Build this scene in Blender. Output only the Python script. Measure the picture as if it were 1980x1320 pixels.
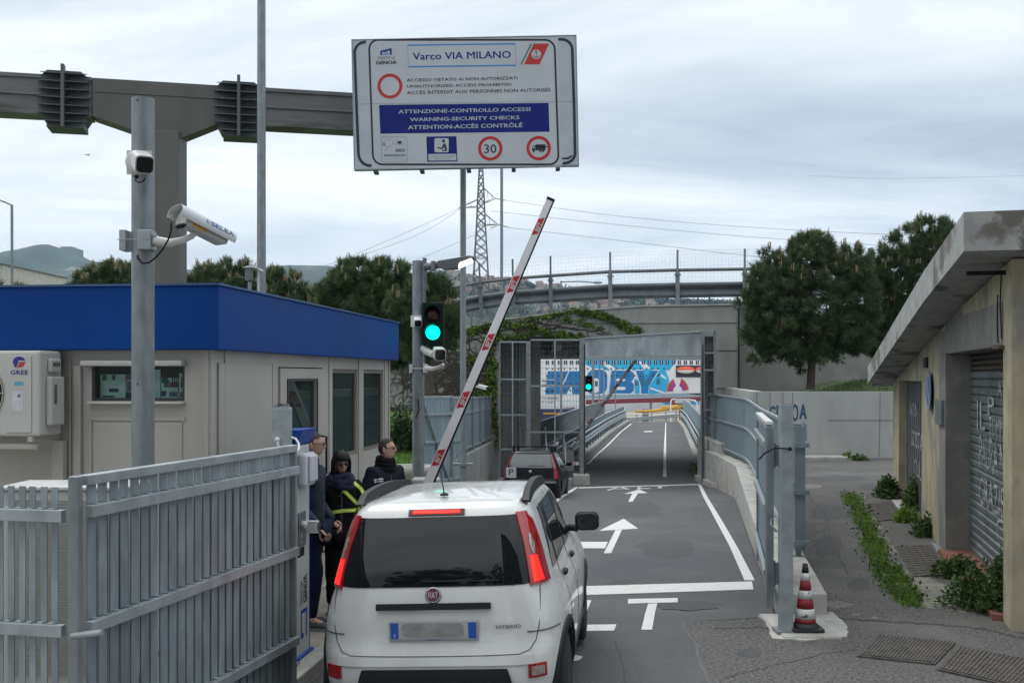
import bpy, bmesh, math, random
import numpy as np
from mathutils import Vector, Matrix, noise
from mathutils.bvhtree import BVHTree
for _o in list(bpy.data.objects): bpy.data.objects.remove(_o)
SC = bpy.context.scene
COL = SC.collection
R = math.radians
random.seed(7)
# ------------------------------------------------------------------ camera
F = 2100.0; CH = 2.4
cd = bpy.data.cameras.new('camera'); cam = bpy.data.objects.new('camera', cd); COL.objects.link(cam)
cam.location = (0, 0, CH); cam.rotation_euler = (R(90), 0, 0)
cd.sensor_width = 36; cd.lens = 36 * F / 1980; cd.shift_y = 65 / 1980.0
cd.clip_start = 0.1; cd.clip_end = 20000
SC.camera = cam
# ------------------------------------------------------------------ world: overcast sky
SUN_EL, SUN_AZ = R(48), R(-25)
W = bpy.data.worlds.new('World'); SC.world = W; W.use_nodes = True
nt = W.node_tree; nt.nodes.clear()
def N(t, **k):
    n = nt.nodes.new(t)
    for a, b in k.items(): setattr(n, a, b)
    return n
L = nt.links.new
out = N('ShaderNodeOutputWorld'); bg = N('ShaderNodeBackground'); bg.inputs[1].default_value = 0.13
sky = N('ShaderNodeTexSky', sky_type='NISHITA', sun_disc=False, sun_elevation=SUN_EL, sun_rotation=SUN_AZ)
tc = N('ShaderNodeTexCoord'); sep = N('ShaderNodeSeparateXYZ'); L(tc.outputs['Generated'], sep.inputs[0])
mx = N('ShaderNodeMath', operation='MAXIMUM'); L(sep.outputs[2], mx.inputs[0]); mx.inputs[1].default_value = 0.0
ad = N('ShaderNodeMath', operation='ADD'); L(mx.outputs[0], ad.inputs[0]); ad.inputs[1].default_value = 0.16
dx = N('ShaderNodeMath', operation='DIVIDE'); L(sep.outputs[0], dx.inputs[0]); L(ad.outputs[0], dx.inputs[1])
dy = N('ShaderNodeMath', operation='DIVIDE'); L(sep.outputs[1], dy.inputs[0]); L(ad.outputs[0], dy.inputs[1])
cb = N('ShaderNodeCombineXYZ'); L(dx.outputs[0], cb.inputs[0]); L(dy.outputs[0], cb.inputs[1])
mp = N('ShaderNodeMapping'); L(cb.outputs[0], mp.inputs[0]); mp.inputs['Location'].default_value = (1.7, 4.2, 0.3); mp.inputs['Scale'].default_value = (0.6, 1.25, 1)
mp.inputs['Rotation'].default_value = (0, 0, R(80))
n1 = N('ShaderNodeTexNoise'); L(mp.outputs[0], n1.inputs['Vector']); n1.inputs['Scale'].default_value = 0.8; n1.inputs['Detail'].default_value = 7; n1.inputs['Roughness'].default_value = 0.58; n1.inputs['Distortion'].default_value = 0.5
r1 = N('ShaderNodeValToRGB'); L(n1.outputs[0], r1.inputs[0])
e = r1.color_ramp.elements; e[0].position = 0.36; e[0].color = (3.05, 3.5, 3.95, 1); e[1].position = 0.63; e[1].color = (7.3, 7.4, 7.4, 1)
m_ = r1.color_ramp.elements.new(0.47); m_.color = (4.8, 5.2, 5.45, 1)
# brighter veil low over the horizon
hz = N('ShaderNodeMapRange'); L(mx.outputs[0], hz.inputs[0]); hz.inputs[1].default_value = 0.0; hz.inputs[2].default_value = 0.2; hz.inputs[3].default_value = 0.35; hz.inputs[4].default_value = 0.0
mh = N('ShaderNodeMix', data_type='RGBA'); L(hz.outputs[0], mh.inputs[0]); L(r1.outputs[0], mh.inputs[6]); mh.inputs[7].default_value = (7.5, 8.0, 8.3, 1)
ms = N('ShaderNodeMix', data_type='RGBA'); ms.inputs[0].default_value = 0.92; L(sky.outputs[0], ms.inputs[6]); L(mh.outputs[2], ms.inputs[7])
zb = N('ShaderNodeMapRange'); L(mx.outputs[0], zb.inputs[0]); zb.inputs[1].default_value = 0.32; zb.inputs[2].default_value = 0.95; zb.inputs[3].default_value = 1.0; zb.inputs[4].default_value = 1.75
vm = N('ShaderNodeVectorMath', operation='SCALE'); L(ms.outputs[2], vm.inputs[0]); L(zb.outputs[0], vm.inputs['Scale'])      # an overcast sky is brighter towards the zenith
L(vm.outputs[0], bg.inputs[0]); L(bg.outputs[0], out.inputs[0])
# ------------------------------------------------------------------ weak veiled sun
sd = bpy.data.lights.new('sun', 'SUN'); sd.energy = 0.75; sd.angle = R(25); sd.color = (1.0, 0.97, 0.92)
so = bpy.data.objects.new('sun', sd); COL.objects.link(so)
_d = Vector((math.sin(SUN_AZ) * math.cos(SUN_EL), math.cos(SUN_AZ) * math.cos(SUN_EL), math.sin(SUN_EL)))
so.rotation_euler = _d.to_track_quat('Z', 'Y').to_euler()
SC.view_settings.view_transform = 'Standard'; SC.view_settings.look = 'None'; SC.view_settings.gamma = 1; SC.view_settings.exposure = 0.38
SC.render.engine = 'CYCLES'
SC.cycles.use_denoising = True; SC.cycles.max_bounces = 6; SC.cycles.diffuse_bounces = 3; SC.cycles.glossy_bounces = 3
SC.cycles.transparent_max_bounces = 12; SC.cycles.volume_bounces = 0; SC.cycles.sample_clamp_indirect = 4

# ------------------------------------------------------------------ projection helpers (photo pixel at a chosen distance -> world)
def V(*a): return Vector(a)
def P(px, py, Y): return V((px - 990) / F * Y, Y, CH + (725 - py) / F * Y)
def PX(px, Y): return (px - 990) / F * Y
def PZ(py, Y): return CH + (725 - py) / F * Y
def rz(Y):                       # road profile: level, then down to the underpass, level bridge, falling away
    if Y < 11: return 0.0
    if Y < 40: return -0.055 * (Y - 11)
    if Y < 90: return -1.595
    return -1.595 - (Y - 90) ** 2 * 0.0035 if Y < 104 else -2.281 - (Y - 104) * 0.098
def G(px, py, dz=0.0):           # point of the road seen at a pixel
    lo, hi = 1.0, 95.0
    for _ in range(50):
        m = (lo + hi) / 2
        if (CH - rz(m)) * F / m + 725 > py: lo = m
        else: hi = m
    return V((px - 990) / F * lo, lo, rz(lo) + dz)

# ------------------------------------------------------------------ mesh builder
class MB:
    def __init__(s): s.v = []; s.f = []; s.m = []; s.s = []; s.M = None
    def add(s, vs, fs, mi=0, sm=False):
        b = len(s.v)
        if s.M is not None: vs = [s.M @ Vector(v) for v in vs]
        s.v += [tuple(v) for v in vs]
        for f in fs: s.f.append(tuple(b + i for i in f)); s.m.append(mi); s.s.append(sm)
        return s
    def box(s, x0, x1, y0, y1, z0, z1, mi=0):
        return s.add([(x0,y0,z0),(x1,y0,z0),(x1,y1,z0),(x0,y1,z0),(x0,y0,z1),(x1,y0,z1),(x1,y1,z1),(x0,y1,z1)],
                     [(0,3,2,1),(4,5,6,7),(0,1,5,4),(1,2,6,5),(2,3,7,6),(3,0,4,7)], mi)
    def hexa(s, p, mi=0):        # 8 points: bottom 4 ccw, top 4 ccw
        return s.add(p, [(0,3,2,1),(4,5,6,7),(0,1,5,4),(1,2,6,5),(2,3,7,6),(3,0,4,7)], mi)
    def bar(s, p, q, w, h, up=(0,0,1), mi=0):
        p = Vector(p); q = Vector(q); d = (q - p).normalized(); up = Vector(up)
        if abs(d.dot(up)) > 0.98: up = Vector((0,1,0))
        r = d.cross(up).normalized() * (w / 2); u = r.cross(d).normalized() * (h / 2)
        return s.add([p-r-u,p+r-u,p+r+u,p-r+u,q-r-u,q+r-u,q+r+u,q-r+u],
                     [(0,1,2,3),(4,7,6,5),(0,4,5,1),(1,5,6,2),(2,6,7,3),(3,7,4,0)], mi)
    def tube(s, pts, r, n=10, mi=0, sm=True, caps=True):
        pts = [Vector(p) for p in pts]; k = len(pts)
        rr = r if isinstance(r, (list, tuple)) else [r] * k
        d0 = (pts[1] - pts[0]).normalized(); a = Vector((0,0,1)) if abs(d0.z) < 0.9 else Vector((1,0,0))
        u = d0.cross(a).normalized(); vs = []
        for i, p in enumerate(pts):
            d = (pts[min(i+1,k-1)] - pts[max(i-1,0)]).normalized()
            u = (u - d * u.dot(d)).normalized(); w = d.cross(u)
            for j in range(n):
                t = 2*math.pi*j/n; vs.append(p + (u*math.cos(t) + w*math.sin(t)) * rr[i])
        fs = [(i*n+j, i*n+(j+1)%n, (i+1)*n+(j+1)%n, (i+1)*n+j) for i in range(k-1) for j in range(n)]
        s.add(vs, fs, mi, sm)
        if caps: s.add(vs[:n], [tuple(range(n))[::-1]], mi); s.add(vs[-n:], [tuple(range(n))], mi)
        return s
    def lathe(s, prof, c=(0,0,0), n=24, mi=0, sm=True, axis=None):   # prof: (r,z)
        m = Matrix.Identity(4) if axis is None else Vector(axis).to_track_quat('Z','Y').to_matrix().to_4x4()
        c = Vector(c); vs = []
        for r, z in prof:
            for j in range(n):
                t = 2*math.pi*j/n; vs.append(c + m @ Vector((r*math.cos(t), r*math.sin(t), z)))
        k = len(prof)
        fs = [(i*n+j, i*n+(j+1)%n, (i+1)*n+(j+1)%n, (i+1)*n+j) for i in range(k-1) for j in range(n)]
        if prof[0][0] > 1e-4: fs.append(tuple(range(n))[::-1])
        if prof[-1][0] > 1e-4: fs.append(tuple((k-1)*n+j for j in range(n)))
        return s.add(vs, fs, mi, sm)
    def prism(s, poly, a, b, mi=0, axis='y'):     # poly 2d extruded between a and b along an axis
        def q(u, v, w): return {'y': (u, w, v), 'x': (w, u, v), 'z': (u, v, w)}[axis]
        n = len(poly)
        vs = [q(u, v, a) for u, v in poly] + [q(u, v, b) for u, v in poly]
        return s.add(vs, [tuple(range(n)), tuple(range(2*n-1, n-1, -1))] + [(i, i+n, (i+1)%n+n, (i+1)%n) for i in range(n)], mi)
    def ell(s, c, r, n=12, mi=0, rot=None):
        c = Vector(c); vs = []; fs = []
        for i in range(n+1):
            a = math.pi*i/n
            for j in range(2*n):
                b = math.pi*j/n; p = Vector((r[0]*math.sin(a)*math.cos(b), r[1]*math.sin(a)*math.sin(b), r[2]*math.cos(a)))
                vs.append(c + (rot @ p if rot else p))
        m = 2*n
        fs = [(i*m+j, (i+1)*m+j, (i+1)*m+(j+1)%m, i*m+(j+1)%m) for i in range(n) for j in range(m)]
        return s.add(vs, fs, mi, True)
    def grid(s, fn, nu, nv, mi=0, sm=True, closed=False):
        vs = [fn(i/nu, j/nv) for j in range(nv+1) for i in range(nu+1)]; w = nu+1
        return s.add(vs, [(j*w+i, j*w+i+1, (j+1)*w+i+1, (j+1)*w+i) for j in range(nv) for i in range(nu)], mi, sm)
    # flat drawing in the current frame (x right, y up, z out)
    def poly(s, pts, z=0, mi=0): return s.add([(x, y, z) for x, y in pts], [tuple(range(len(pts)))], mi)
    def rect(s, x0, x1, y0, y1, z=0, mi=0): return s.poly([(x0,y0),(x1,y0),(x1,y1),(x0,y1)], z, mi)
    def ring(s, cx, cy, r0, r1, z=0, mi=0, n=40, a0=0, a1=360, asp=1):
        vs = []
        for i in range(n+1):
            t = R(a0 + (a1-a0)*i/n)
            for r in (r0, r1): vs.append((cx + r*math.cos(t), cy + r*asp*math.sin(t), z))
        return s.add(vs, [(2*i, 2*i+1, 2*i+3, 2*i+2) for i in range(n)], mi)
    def disc(s, cx, cy, r, z=0, mi=0, n=32): return s.poly([(cx+r*math.cos(2*math.pi*i/n), cy+r*math.sin(2*math.pi*i/n)) for i in range(n)], z, mi)
    def path(s, pts, w, z=0, mi=0, closed=False):   # flat stroke
        k = len(pts); A = []; B = []
        for i in range(k):
            p0 = Vector(pts[(i-1) % k] if (closed or i) else pts[i]); p2 = Vector(pts[(i+1) % k] if (closed or i < k-1) else pts[i])
            d = (p2 - p0).normalized(); nn = Vector((-d.y, d.x)) * w/2; c = Vector(pts[i]); A.append(c+nn); B.append(c-nn)
        vs = [(p.x, p.y, z) for p in A + B]
        m = k if closed else k-1
        return s.add(vs, [(i, k+i, k+(i+1) % k, (i+1) % k) for i in range(m)], mi)
def rrect(x0, x1, y0, y1, r, n=6):
    o = []
    for cx, cy, a in ((x1-r,y1-r,0),(x0+r,y1-r,90),(x0+r,y0+r,180),(x1-r,y0+r,270)):
        for i in range(n+1):
            t = R(a + 90*i/n); o.append((cx+r*math.cos(t), cy+r*math.sin(t)))
    return o
_tcache = {}
def text_geo(txt, bold=0.02, sp=1.0):
    k = (txt, bold, sp)
    if k not in _tcache:
        c = bpy.data.curves.new('t', 'FONT'); c.body = txt; c.size = 1; c.offset = 0; c.space_character = sp; c.resolution_u = 2
        o = bpy.data.objects.new('t', c); COL.objects.link(o); bpy.context.view_layer.update()
        m = bpy.data.meshes.new_from_object(o.evaluated_get(bpy.context.evaluated_depsgraph_get()))
        vs = [(v.co.x, v.co.y) for v in m.vertices]; fs = [tuple(p.vertices) for p in m.polygons]
        bpy.data.objects.remove(o); bpy.data.curves.remove(c); bpy.data.meshes.remove(m)
        xs = [a for a, _ in vs]; ys = [b for _, b in vs]
        x0, x1, y0, y1 = min(xs), max(xs), min(ys), max(ys)
        _tcache[k] = ([((a-x0)/(x1-x0), (b-y0)/(y1-y0)) for a, b in vs], fs)
    return _tcache[k]
def text(mb, txt, x0, x1, y0, y1, z=0, mi=0, bold=0.02, fn=None, sp=1.0):   # lettering fitted to a box (bounding box of the glyphs)
    vs, fs = text_geo(txt, 0, sp); k = bold*0.55; asp = max(1e-6, len(txt)*0.62)     # stroke weight from slightly shifted copies
    sh = [(0,0)] if k <= 0 else [(-k/asp*1.5,0),(k/asp*1.5,0),(0,k),(0,-k)]
    for i, (u, v) in enumerate(sh):
        if fn: mb.add([fn(a+u, b+v) for a, b in vs], fs, mi)
        else: mb.add([(x0+(a+u)*(x1-x0), y0+(b+v)*(y1-y0), z+i*0.0003) for a, b in vs], fs, mi)
    return mb
def frame(o, fwd, up=(0,0,1)):    # columns: right, forward, up
    f = Vector(fwd).normalized(); r = f.cross(Vector(up)).normalized(); u = r.cross(f)
    m = Matrix.Identity(4)
    for i, c in enumerate((r, f, u)): m.col[i][:3] = c
    m.col[3][:3] = Vector(o); return m
def face_frame(o, right, up):     # columns: right, up, out
    r = Vector(right).normalized(); u = Vector(up); u = (u - r*u.dot(r)).normalized(); n = r.cross(u)
    m = Matrix.Identity(4)
    for i, c in enumerate((r, u, n)): m.col[i][:3] = c
    m.col[3][:3] = Vector(o); return m
# ------------------------------------------------------------------ scene objects
def rootmat(o):
    m = Matrix.Identity(4)
    while o is not None:
        m = Matrix.LocRotScale(o.location, o.rotation_euler, o.scale) @ m; o = o.parent
    return m
def props(o, label=None, cat=None, group=None, kind=None):
    for k, v in (('label', label), ('category', cat), ('group', group), ('kind', kind)):
        if v: o[k] = v
    return o
def thing(name, label, cat, loc=(0,0,0), rot=0, group=None):
    o = bpy.data.objects.new(name, None); COL.objects.link(o); o.empty_display_size = 0.1
    o.location = loc; o.rotation_euler = (0, 0, rot); return props(o, label, cat, group)
def mk(name, mb, mats, bev=0, recalc=True):
    me = bpy.data.meshes.new(name); me.from_pydata(mb.v, [], mb.f)
    for m in (mats if isinstance(mats, (list, tuple)) else [mats]): me.materials.append(m)
    me.polygons.foreach_set('material_index', mb.m); me.polygons.foreach_set('use_smooth', mb.s)
    if recalc:
        bm = bmesh.new(); bm.from_mesh(me); bmesh.ops.recalc_face_normals(bm, faces=bm.faces); bm.to_mesh(me); bm.free()
    me.update()
    o = bpy.data.objects.new(name, me); COL.objects.link(o)
    if bev:
        b = o.modifiers.new('bevel', 'BEVEL'); b.width = bev; b.segments = 2; b.limit_method = 'ANGLE'; b.angle_limit = R(40)
    return o
def part(name, mb, mats, parent, bev=0, label=None, recalc=True):    # builder is in world space; goes under its parent
    inv = rootmat(parent).inverted(); mb.v = [tuple(inv @ Vector(v)) for v in mb.v]
    o = mk(name, mb, mats, bev, recalc); o.parent = parent
    if label: o['label'] = label
    return o
def solo(name, mb, mats, label, cat, loc, group=None, bev=0, kind=None, recalc=True):
    l = Vector(loc); mb.v = [tuple(Vector(v) - l) for v in mb.v]
    o = mk(name, mb, mats, bev, recalc); o.location = l
    return props(o, label, cat, group, kind)
def struct(name, mb, mats, bev=0, recalc=True): return props(mk(name, mb, mats, bev, recalc), kind='structure')
def dup(root, loc, rotz=None, label=None, scale=None):
    r = root.copy(); COL.objects.link(r); r.location = loc
    if rotz is not None: r.rotation_euler = (0, 0, rotz)
    if scale: r.scale = scale
    if label: r['label'] = label
    for ch in list(root.children):
        c = ch.copy(); COL.objects.link(c); c.parent = r
        for g in list(ch.children):
            d = g.copy(); COL.objects.link(d); d.parent = c
    return r
# ------------------------------------------------------------------ materials
_mats = {}
def M(name, col, rough=0.6, metal=0.0, var=0.12, vs=3.0, bump=0.0, bs=60.0, col2=None, c2s=1.2, c2t=0.55, c2w=0.12, emit=0, coat=0, spec=0.5, stretch=None, trans=0, det=5):
    """principled material: base colour with fine value variation, optional second colour in noise-shaped patches, optional bump"""
    if name in _mats: return _mats[name]
    m = bpy.data.materials.new(name); m.use_nodes = True; t = m.node_tree; b = t.nodes['Principled BSDF']
    _mats[name] = m
    b.inputs['Roughness'].default_value = rough; b.inputs['Metallic'].default_value = metal
    b.inputs['Specular IOR Level'].default_value = spec
    if coat: b.inputs['Coat Weight'].default_value = coat; b.inputs['Coat Roughness'].default_value = 0.06
    if emit:
        b.inputs['Emission Color'].default_value = (*col, 1); b.inputs['Emission Strength'].default_value = emit
    def n(k): return t.nodes.new(k)
    lk = t.links.new
    co = n('ShaderNodeTexCoord').outputs['Object']
    if stretch:
        mpn = n('ShaderNodeMapping'); mpn.inputs['Scale'].default_value = stretch; lk(co, mpn.inputs[0]); co = mpn.outputs[0]
    base = None
    c = (*col, 1)
    if var:
        nz = n('ShaderNodeTexNoise'); nz.inputs['Scale'].default_value = vs; nz.inputs['Detail'].default_value = det; lk(co, nz.inputs['Vector'])
        mr = n('ShaderNodeMapRange'); mr.inputs[1].default_value = 0.34; mr.inputs[2].default_value = 0.66; mr.inputs[3].default_value = 1-var; mr.inputs[4].default_value = 1+var; lk(nz.outputs[0], mr.inputs[0])
        mm = n('ShaderNodeVectorMath'); mm.operation = 'SCALE'; mm.inputs[0].default_value = col; lk(mr.outputs[0], mm.inputs['Scale']); base = mm.outputs[0]
        rr = n('ShaderNodeMapRange'); rr.inputs[1].default_value = 0.3; rr.inputs[2].default_value = 0.7; rr.inputs[3].default_value = max(0, rough-0.07); rr.inputs[4].default_value = min(1, rough+0.07); lk(nz.outputs[0], rr.inputs[0]); lk(rr.outputs[0], b.inputs['Roughness'])
    if col2:
        n2 = n('ShaderNodeTexNoise'); n2.inputs['Scale'].default_value = c2s; n2.inputs['Detail'].default_value = 8; n2.inputs['Roughness'].default_value = 0.62; lk(co, n2.inputs['Vector'])
        m2 = n('ShaderNodeMapRange'); m2.inputs[1].default_value = c2t; m2.inputs[2].default_value = c2t + c2w; lk(n2.outputs[0], m2.inputs[0])
        mi = n('ShaderNodeMix'); mi.data_type = 'RGBA'; lk(m2.outputs[0], mi.inputs[0])
        if base: lk(base, mi.inputs[6])
        else: mi.inputs[6].default_value = c
        mi.inputs[7].default_value = (*col2, 1); base = mi.outputs[2]
    if base: lk(base, b.inputs['Base Color'])
    else: b.inputs['Base Color'].default_value = c
    if bump:
        n3 = n('ShaderNodeTexNoise'); n3.inputs['Scale'].default_value = bs; n3.inputs['Detail'].default_value = 4; lk(co, n3.inputs['Vector'])
        bp = n('ShaderNodeBump'); bp.inputs['Strength'].default_value = min(1, bump); bp.inputs['Distance'].default_value = 0.01; lk(n3.outputs[0], bp.inputs['Height']); lk(bp.outputs[0], b.inputs['Normal'])
    return m
def leafmat(name, c1, c2, sc=1.5, rough=0.6):
    if name in _mats: return _mats[name]
    m = M(name, c1, rough, 0, 0.3, sc*6, col2=c2, c2s=sc, c2t=0.48, c2w=0.12, spec=0.25)
    t = m.node_tree; b = t.nodes['Principled BSDF']; tr = t.nodes.new('ShaderNodeBsdfTranslucent'); ad = t.nodes.new('ShaderNodeMixShader'); ad.inputs[0].default_value = 0.2
    t.links.new(b.inputs['Base Color'].links[0].from_socket, tr.inputs[0])
    t.links.new(b.outputs[0], ad.inputs[1]); t.links.new(tr.outputs[0], ad.inputs[2]); t.links.new(ad.outputs[0], t.nodes['Material Output'].inputs[0])
    return m
def glassmat(name, tint=(0.55, 0.75, 0.72), alpha=0.5):    # tinted pane: mirror-like reflection over partly see-through tint
    if name in _mats: return _mats[name]
    m = bpy.data.materials.new(name); m.use_nodes = True; _mats[name] = m; t = m.node_tree; b = t.nodes['Principled BSDF']
    b.inputs['Base Color'].default_value = (*[c*0.12 for c in tint], 1); b.inputs['Roughness'].default_value = 0.03; b.inputs['IOR'].default_value = 1.6
    tr = t.nodes.new('ShaderNodeBsdfTransparent'); tr.inputs[0].default_value = (*tint, 1)
    mxs = t.nodes.new('ShaderNodeMixShader'); mxs.inputs[0].default_value = alpha
    t.links.new(b.outputs[0], mxs.inputs[1]); t.links.new(tr.outputs[0], mxs.inputs[2]); t.links.new(mxs.outputs[0], t.nodes['Material Output'].inputs[0])
    return m
galv = M('galvanised_steel', (0.23, 0.255, 0.27), 0.5, 0.35, 0.16, 14, bump=0.15, bs=25, stretch=(1,1,0.35))
galv_l = M('galvanised_light', (0.33, 0.365, 0.385), 0.45, 0.3, 0.14, 9)
galv_d = M('galvanised_dark', (0.16, 0.18, 0.19), 0.5, 0.4, 0.2, 10)
slatm = M('fence_slat_steel', (0.27, 0.315, 0.34), 0.5, 0.3, 0.2, 10, stretch=(1,1,0.3), col2=(0.20,0.235,0.255), c2s=3, c2t=0.5, c2w=0.15)
slatr = M('fence_blue_grey', (0.27, 0.335, 0.375), 0.5, 0.25, 0.10, 5, stretch=(1,1,0.3))
asph = M('asphalt_new', (0.078, 0.079, 0.085), 0.85, 0, 0.30, 34, bump=0.7, bs=110, col2=(0.108,0.107,0.11), c2s=0.5, c2t=0.46, c2w=0.22, det=6)
asph_o = M('asphalt_old', (0.090, 0.088, 0.084), 0.9, 0, 0.6, 32, bump=1.0, bs=55, col2=(0.128,0.124,0.115), c2s=0.7, c2t=0.52, c2w=0.16, det=8)
white_p = M('road_paint', (0.62, 0.62, 0.60), 0.7, 0, 0.10, 14, col2=(0.34,0.34,0.34), c2s=14, c2t=0.60, c2w=0.08, bump=0.3, bs=90)
conc = M('concrete', (0.30, 0.305, 0.29), 0.85, 0, 0.14, 1.4, bump=0.35, bs=30, col2=(0.21,0.215,0.205), c2s=0.6, c2t=0.52, c2w=0.22, stretch=(1,1,0.45), det=9)
conc_l = M('concrete_light', (0.40, 0.395, 0.365), 0.88, 0, 0.18, 3, bump=0.5, bs=35, col2=(0.26,0.25,0.225), c2s=1.6, c2t=0.54, c2w=0.12, det=9)
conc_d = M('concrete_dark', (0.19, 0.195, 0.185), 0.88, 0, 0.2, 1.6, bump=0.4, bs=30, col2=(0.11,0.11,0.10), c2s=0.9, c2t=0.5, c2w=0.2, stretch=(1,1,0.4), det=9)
blackm = M('black_plastic', (0.012, 0.013, 0.015), 0.6, 0, 0.1, spec=0.2)
blackg = M('black_glossy', (0.008, 0.009, 0.011), 0.12, 0, 0)
whitem = M('white_plastic', (0.62, 0.62, 0.61), 0.4, 0, 0.05)
rubber = M('rubber', (0.02, 0.02, 0.02), 0.8, 0, 0.2, 20)
# ================================================================== THE SETTING
def interp(tab, t):
    if t <= tab[0][0]: return tab[0][1]
    for (a, b), (c, d) in zip(tab, tab[1:]):
        if t <= c: return b + (d-b)*(t-a)/(c-a)
    return tab[-1][1]
XL = [(-12,-4.23),(17,-0.46),(18.6,-0.9),(19.6,-1.85),(24,-1.86),(41.5,-0.62),(42,1.2),(43,1.95),(54,3.7),(73,6.6),(91,9.7),(100,11.2),(110,12.6),(130,14),(165,14)]
XR = [(-12,1.5),(8,1.55),(10.6,1.7),(10.8,2.62),(31.4,6.43),(38,6.95),(41,7.1),(54,9.0),(80,12.6),(93,14.2),(100,15.2),(110,16.6),(130,18),(165,18)]
def xl(Y): return interp(XL, Y)
def xr(Y): return interp(XR, Y)
b = MB(); b.grid(lambda u, v: (-9000+18000*u, -3000+15000*v, -9.0), 8, 8); struct('ground', b, M('ground_earth', (0.09,0.105,0.06), 0.95, 0, 0.3, 0.02))
ys = [-12,-6,0,4,8,10.6,10.8] + [10.8+i*0.6 for i in range(1,12)] + [18+i*1.0 for i in range(24)] + [42,43]
ys = sorted(set([y for y in ys if y <= 43] + [44+i*1.5 for i in range(30)] + [88+i*1.5 for i in range(20)] + [118+i*5 for i in range(8)]))
b = MB(); b.v = [(xl(y) + (xr(y)-xl(y))*k/6, y, rz(y)) for y in ys for k in range(7)]
b.f = [(j*7+i, j*7+i+1, j*7+i+8, j*7+i+7) for j in range(len(ys)-1) for i in range(6)]; b.m = [0]*len(b.f); b.s = [False]*len(b.f)
struct('road', b, asph)
# bridge deck body and piers under the ramp
b = MB()
for y0, y1 in zip(ys, ys[1:]):
    if y0 < 43: continue
    b.hexa([(xl(y0)-1.9,y0,rz(y0)-0.9),(xr(y0)+0.9,y0,rz(y0)-0.9),(xr(y1)+0.9,y1,rz(y1)-0.9),(xl(y1)-1.9,y1,rz(y1)-0.9),
            (xl(y0)-1.9,y0,rz(y0)-0.03),(xr(y0)+0.9,y0,rz(y0)-0.03),(xr(y1)+0.9,y1,rz(y1)-0.03),(xl(y1)-1.9,y1,rz(y1)-0.03)])
for y in (60, 80, 100, 120): b.box((xl(y)+xr(y))/2-1.2, (xl(y)+xr(y))/2+1.2, y-0.6, y+0.6, -9.2, rz(y)-0.8)
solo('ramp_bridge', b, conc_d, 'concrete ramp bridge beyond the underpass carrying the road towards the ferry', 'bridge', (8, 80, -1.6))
# yard to the right, one sheet
b = MB(); yy = [-12,0,5,8,9.5,10.6,10.8,12,14,16,18,20,23,26,29,32,36,42]
for y0, y1 in zip(yy, yy[1:]):
    e0 = 0 if y0 < 10.7 else 0.50; e1 = 0 if y1 < 10.7 else 0.50
    b.add([(xr(y0)+e0,y0,0),(40,y0,0),(40,y1,0),(xr(y1)+e1,y1,0)], [(0,1,2,3)])
struct('yard_pavement', b, asph_o)
b = MB(); b.add([(xr(10.8),10.805,-0.003),(3.6,10.805,-0.003),(3.6,10.55,-0.003),(xr(10.55),10.55,-0.003)],[(0,1,2,3)]); struct('yard_joint', b, asph_o)
# left side: pavement by the booth, ground behind, grass bank
b = MB()
yk = [-12,2,8,12,17,18.6,19.6]
for y0, y1 in zip(yk, yk[1:]):
    b.hexa([(-9,y0,-1.0),(xl(y0)-0.16,y0,-1.0),(xl(y1)-0.16,y1,-1.0),(-9,y1,-1.0),(-9,y0,0.118),(xl(y0)-0.16,y0,0.118),(xl(y1)-0.16,y1,0.118),(-9,y1,0.118)])
struct('pavement_left', b, M('pavement_concrete', (0.30,0.28,0.245), 0.9, 0, 0.2, 4, bump=0.5, bs=50, col2=(0.19,0.18,0.16), c2s=2.5, c2t=0.55, c2w=0.12))
b = MB()
for y0, y1 in zip(yk, yk[1:]):
    n = max(1, int((y1-y0)/1.0))
    for i in range(n):
        a = y0+(y1-y0)*i/n+0.006; c = y0+(y1-y0)*(i+1)/n-0.006
        b.hexa([(xl(a)-0.16,a,-1.2),(xl(a),a,-1.2),(xl(c),c,-1.2),(xl(c)-0.16,c,-1.2),(xl(a)-0.16,a,0.122),(xl(a)-0.004,a,0.122),(xl(c)-0.004,c,0.122),(xl(c)-0.16,c,0.122)])
struct('kerb_left', b, conc_l, bev=0.012)
def bankz(x, y): return 0.05 + 0.95*max(0, min(1, (y-19)/12.0)) + 0.05*noise.noise(Vector((x*0.4, y*0.4, 0)))
b = MB(); b.grid(lambda u, v: (-60 + (60+interp([(19.62,-1.87),(24,-2.12),(41.9,-0.86)], 19.62+22.3*v)-0.02)*u, 19.62+22.3*v, bankz(-40+38*u, 19.62+22.3*v)), 60, 40)
struct('grass_bank', b, M('grass_ground', (0.075,0.14,0.028), 0.95, 0, 0.35, 6, col2=(0.045,0.09,0.02), c2s=1.2))
b = MB(); b.add([(-60,-12,0.1),(-9,-12,0.1),(-9,19.6,0.1),(-60,19.6,0.1)], [(0,1,2,3)]); struct('ground_left', b, M('ground_gravel', (0.20,0.19,0.17), 0.95, 0, 0.3, 8))
# quay and water beyond
b = MB(); b.box(-120, 260, 108, 284, -9.4, -7.0); struct('quay', b, M('quay_concrete', (0.36,0.32,0.25), 0.9, 0, 0.15, 0.05, col2=(0.42,0.40,0.36), c2s=0.04))
b = MB(); b.add([(-500,284,-8.5),(900,284,-8.5),(900,1500,-8.5),(-500,1500,-8.5)], [(0,1,2,3)])
struct('harbour_water', b, M('water', (0.03,0.055,0.06), 0.12, 0, 0.1, 0.3, bump=0.3, bs=1.5))
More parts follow.
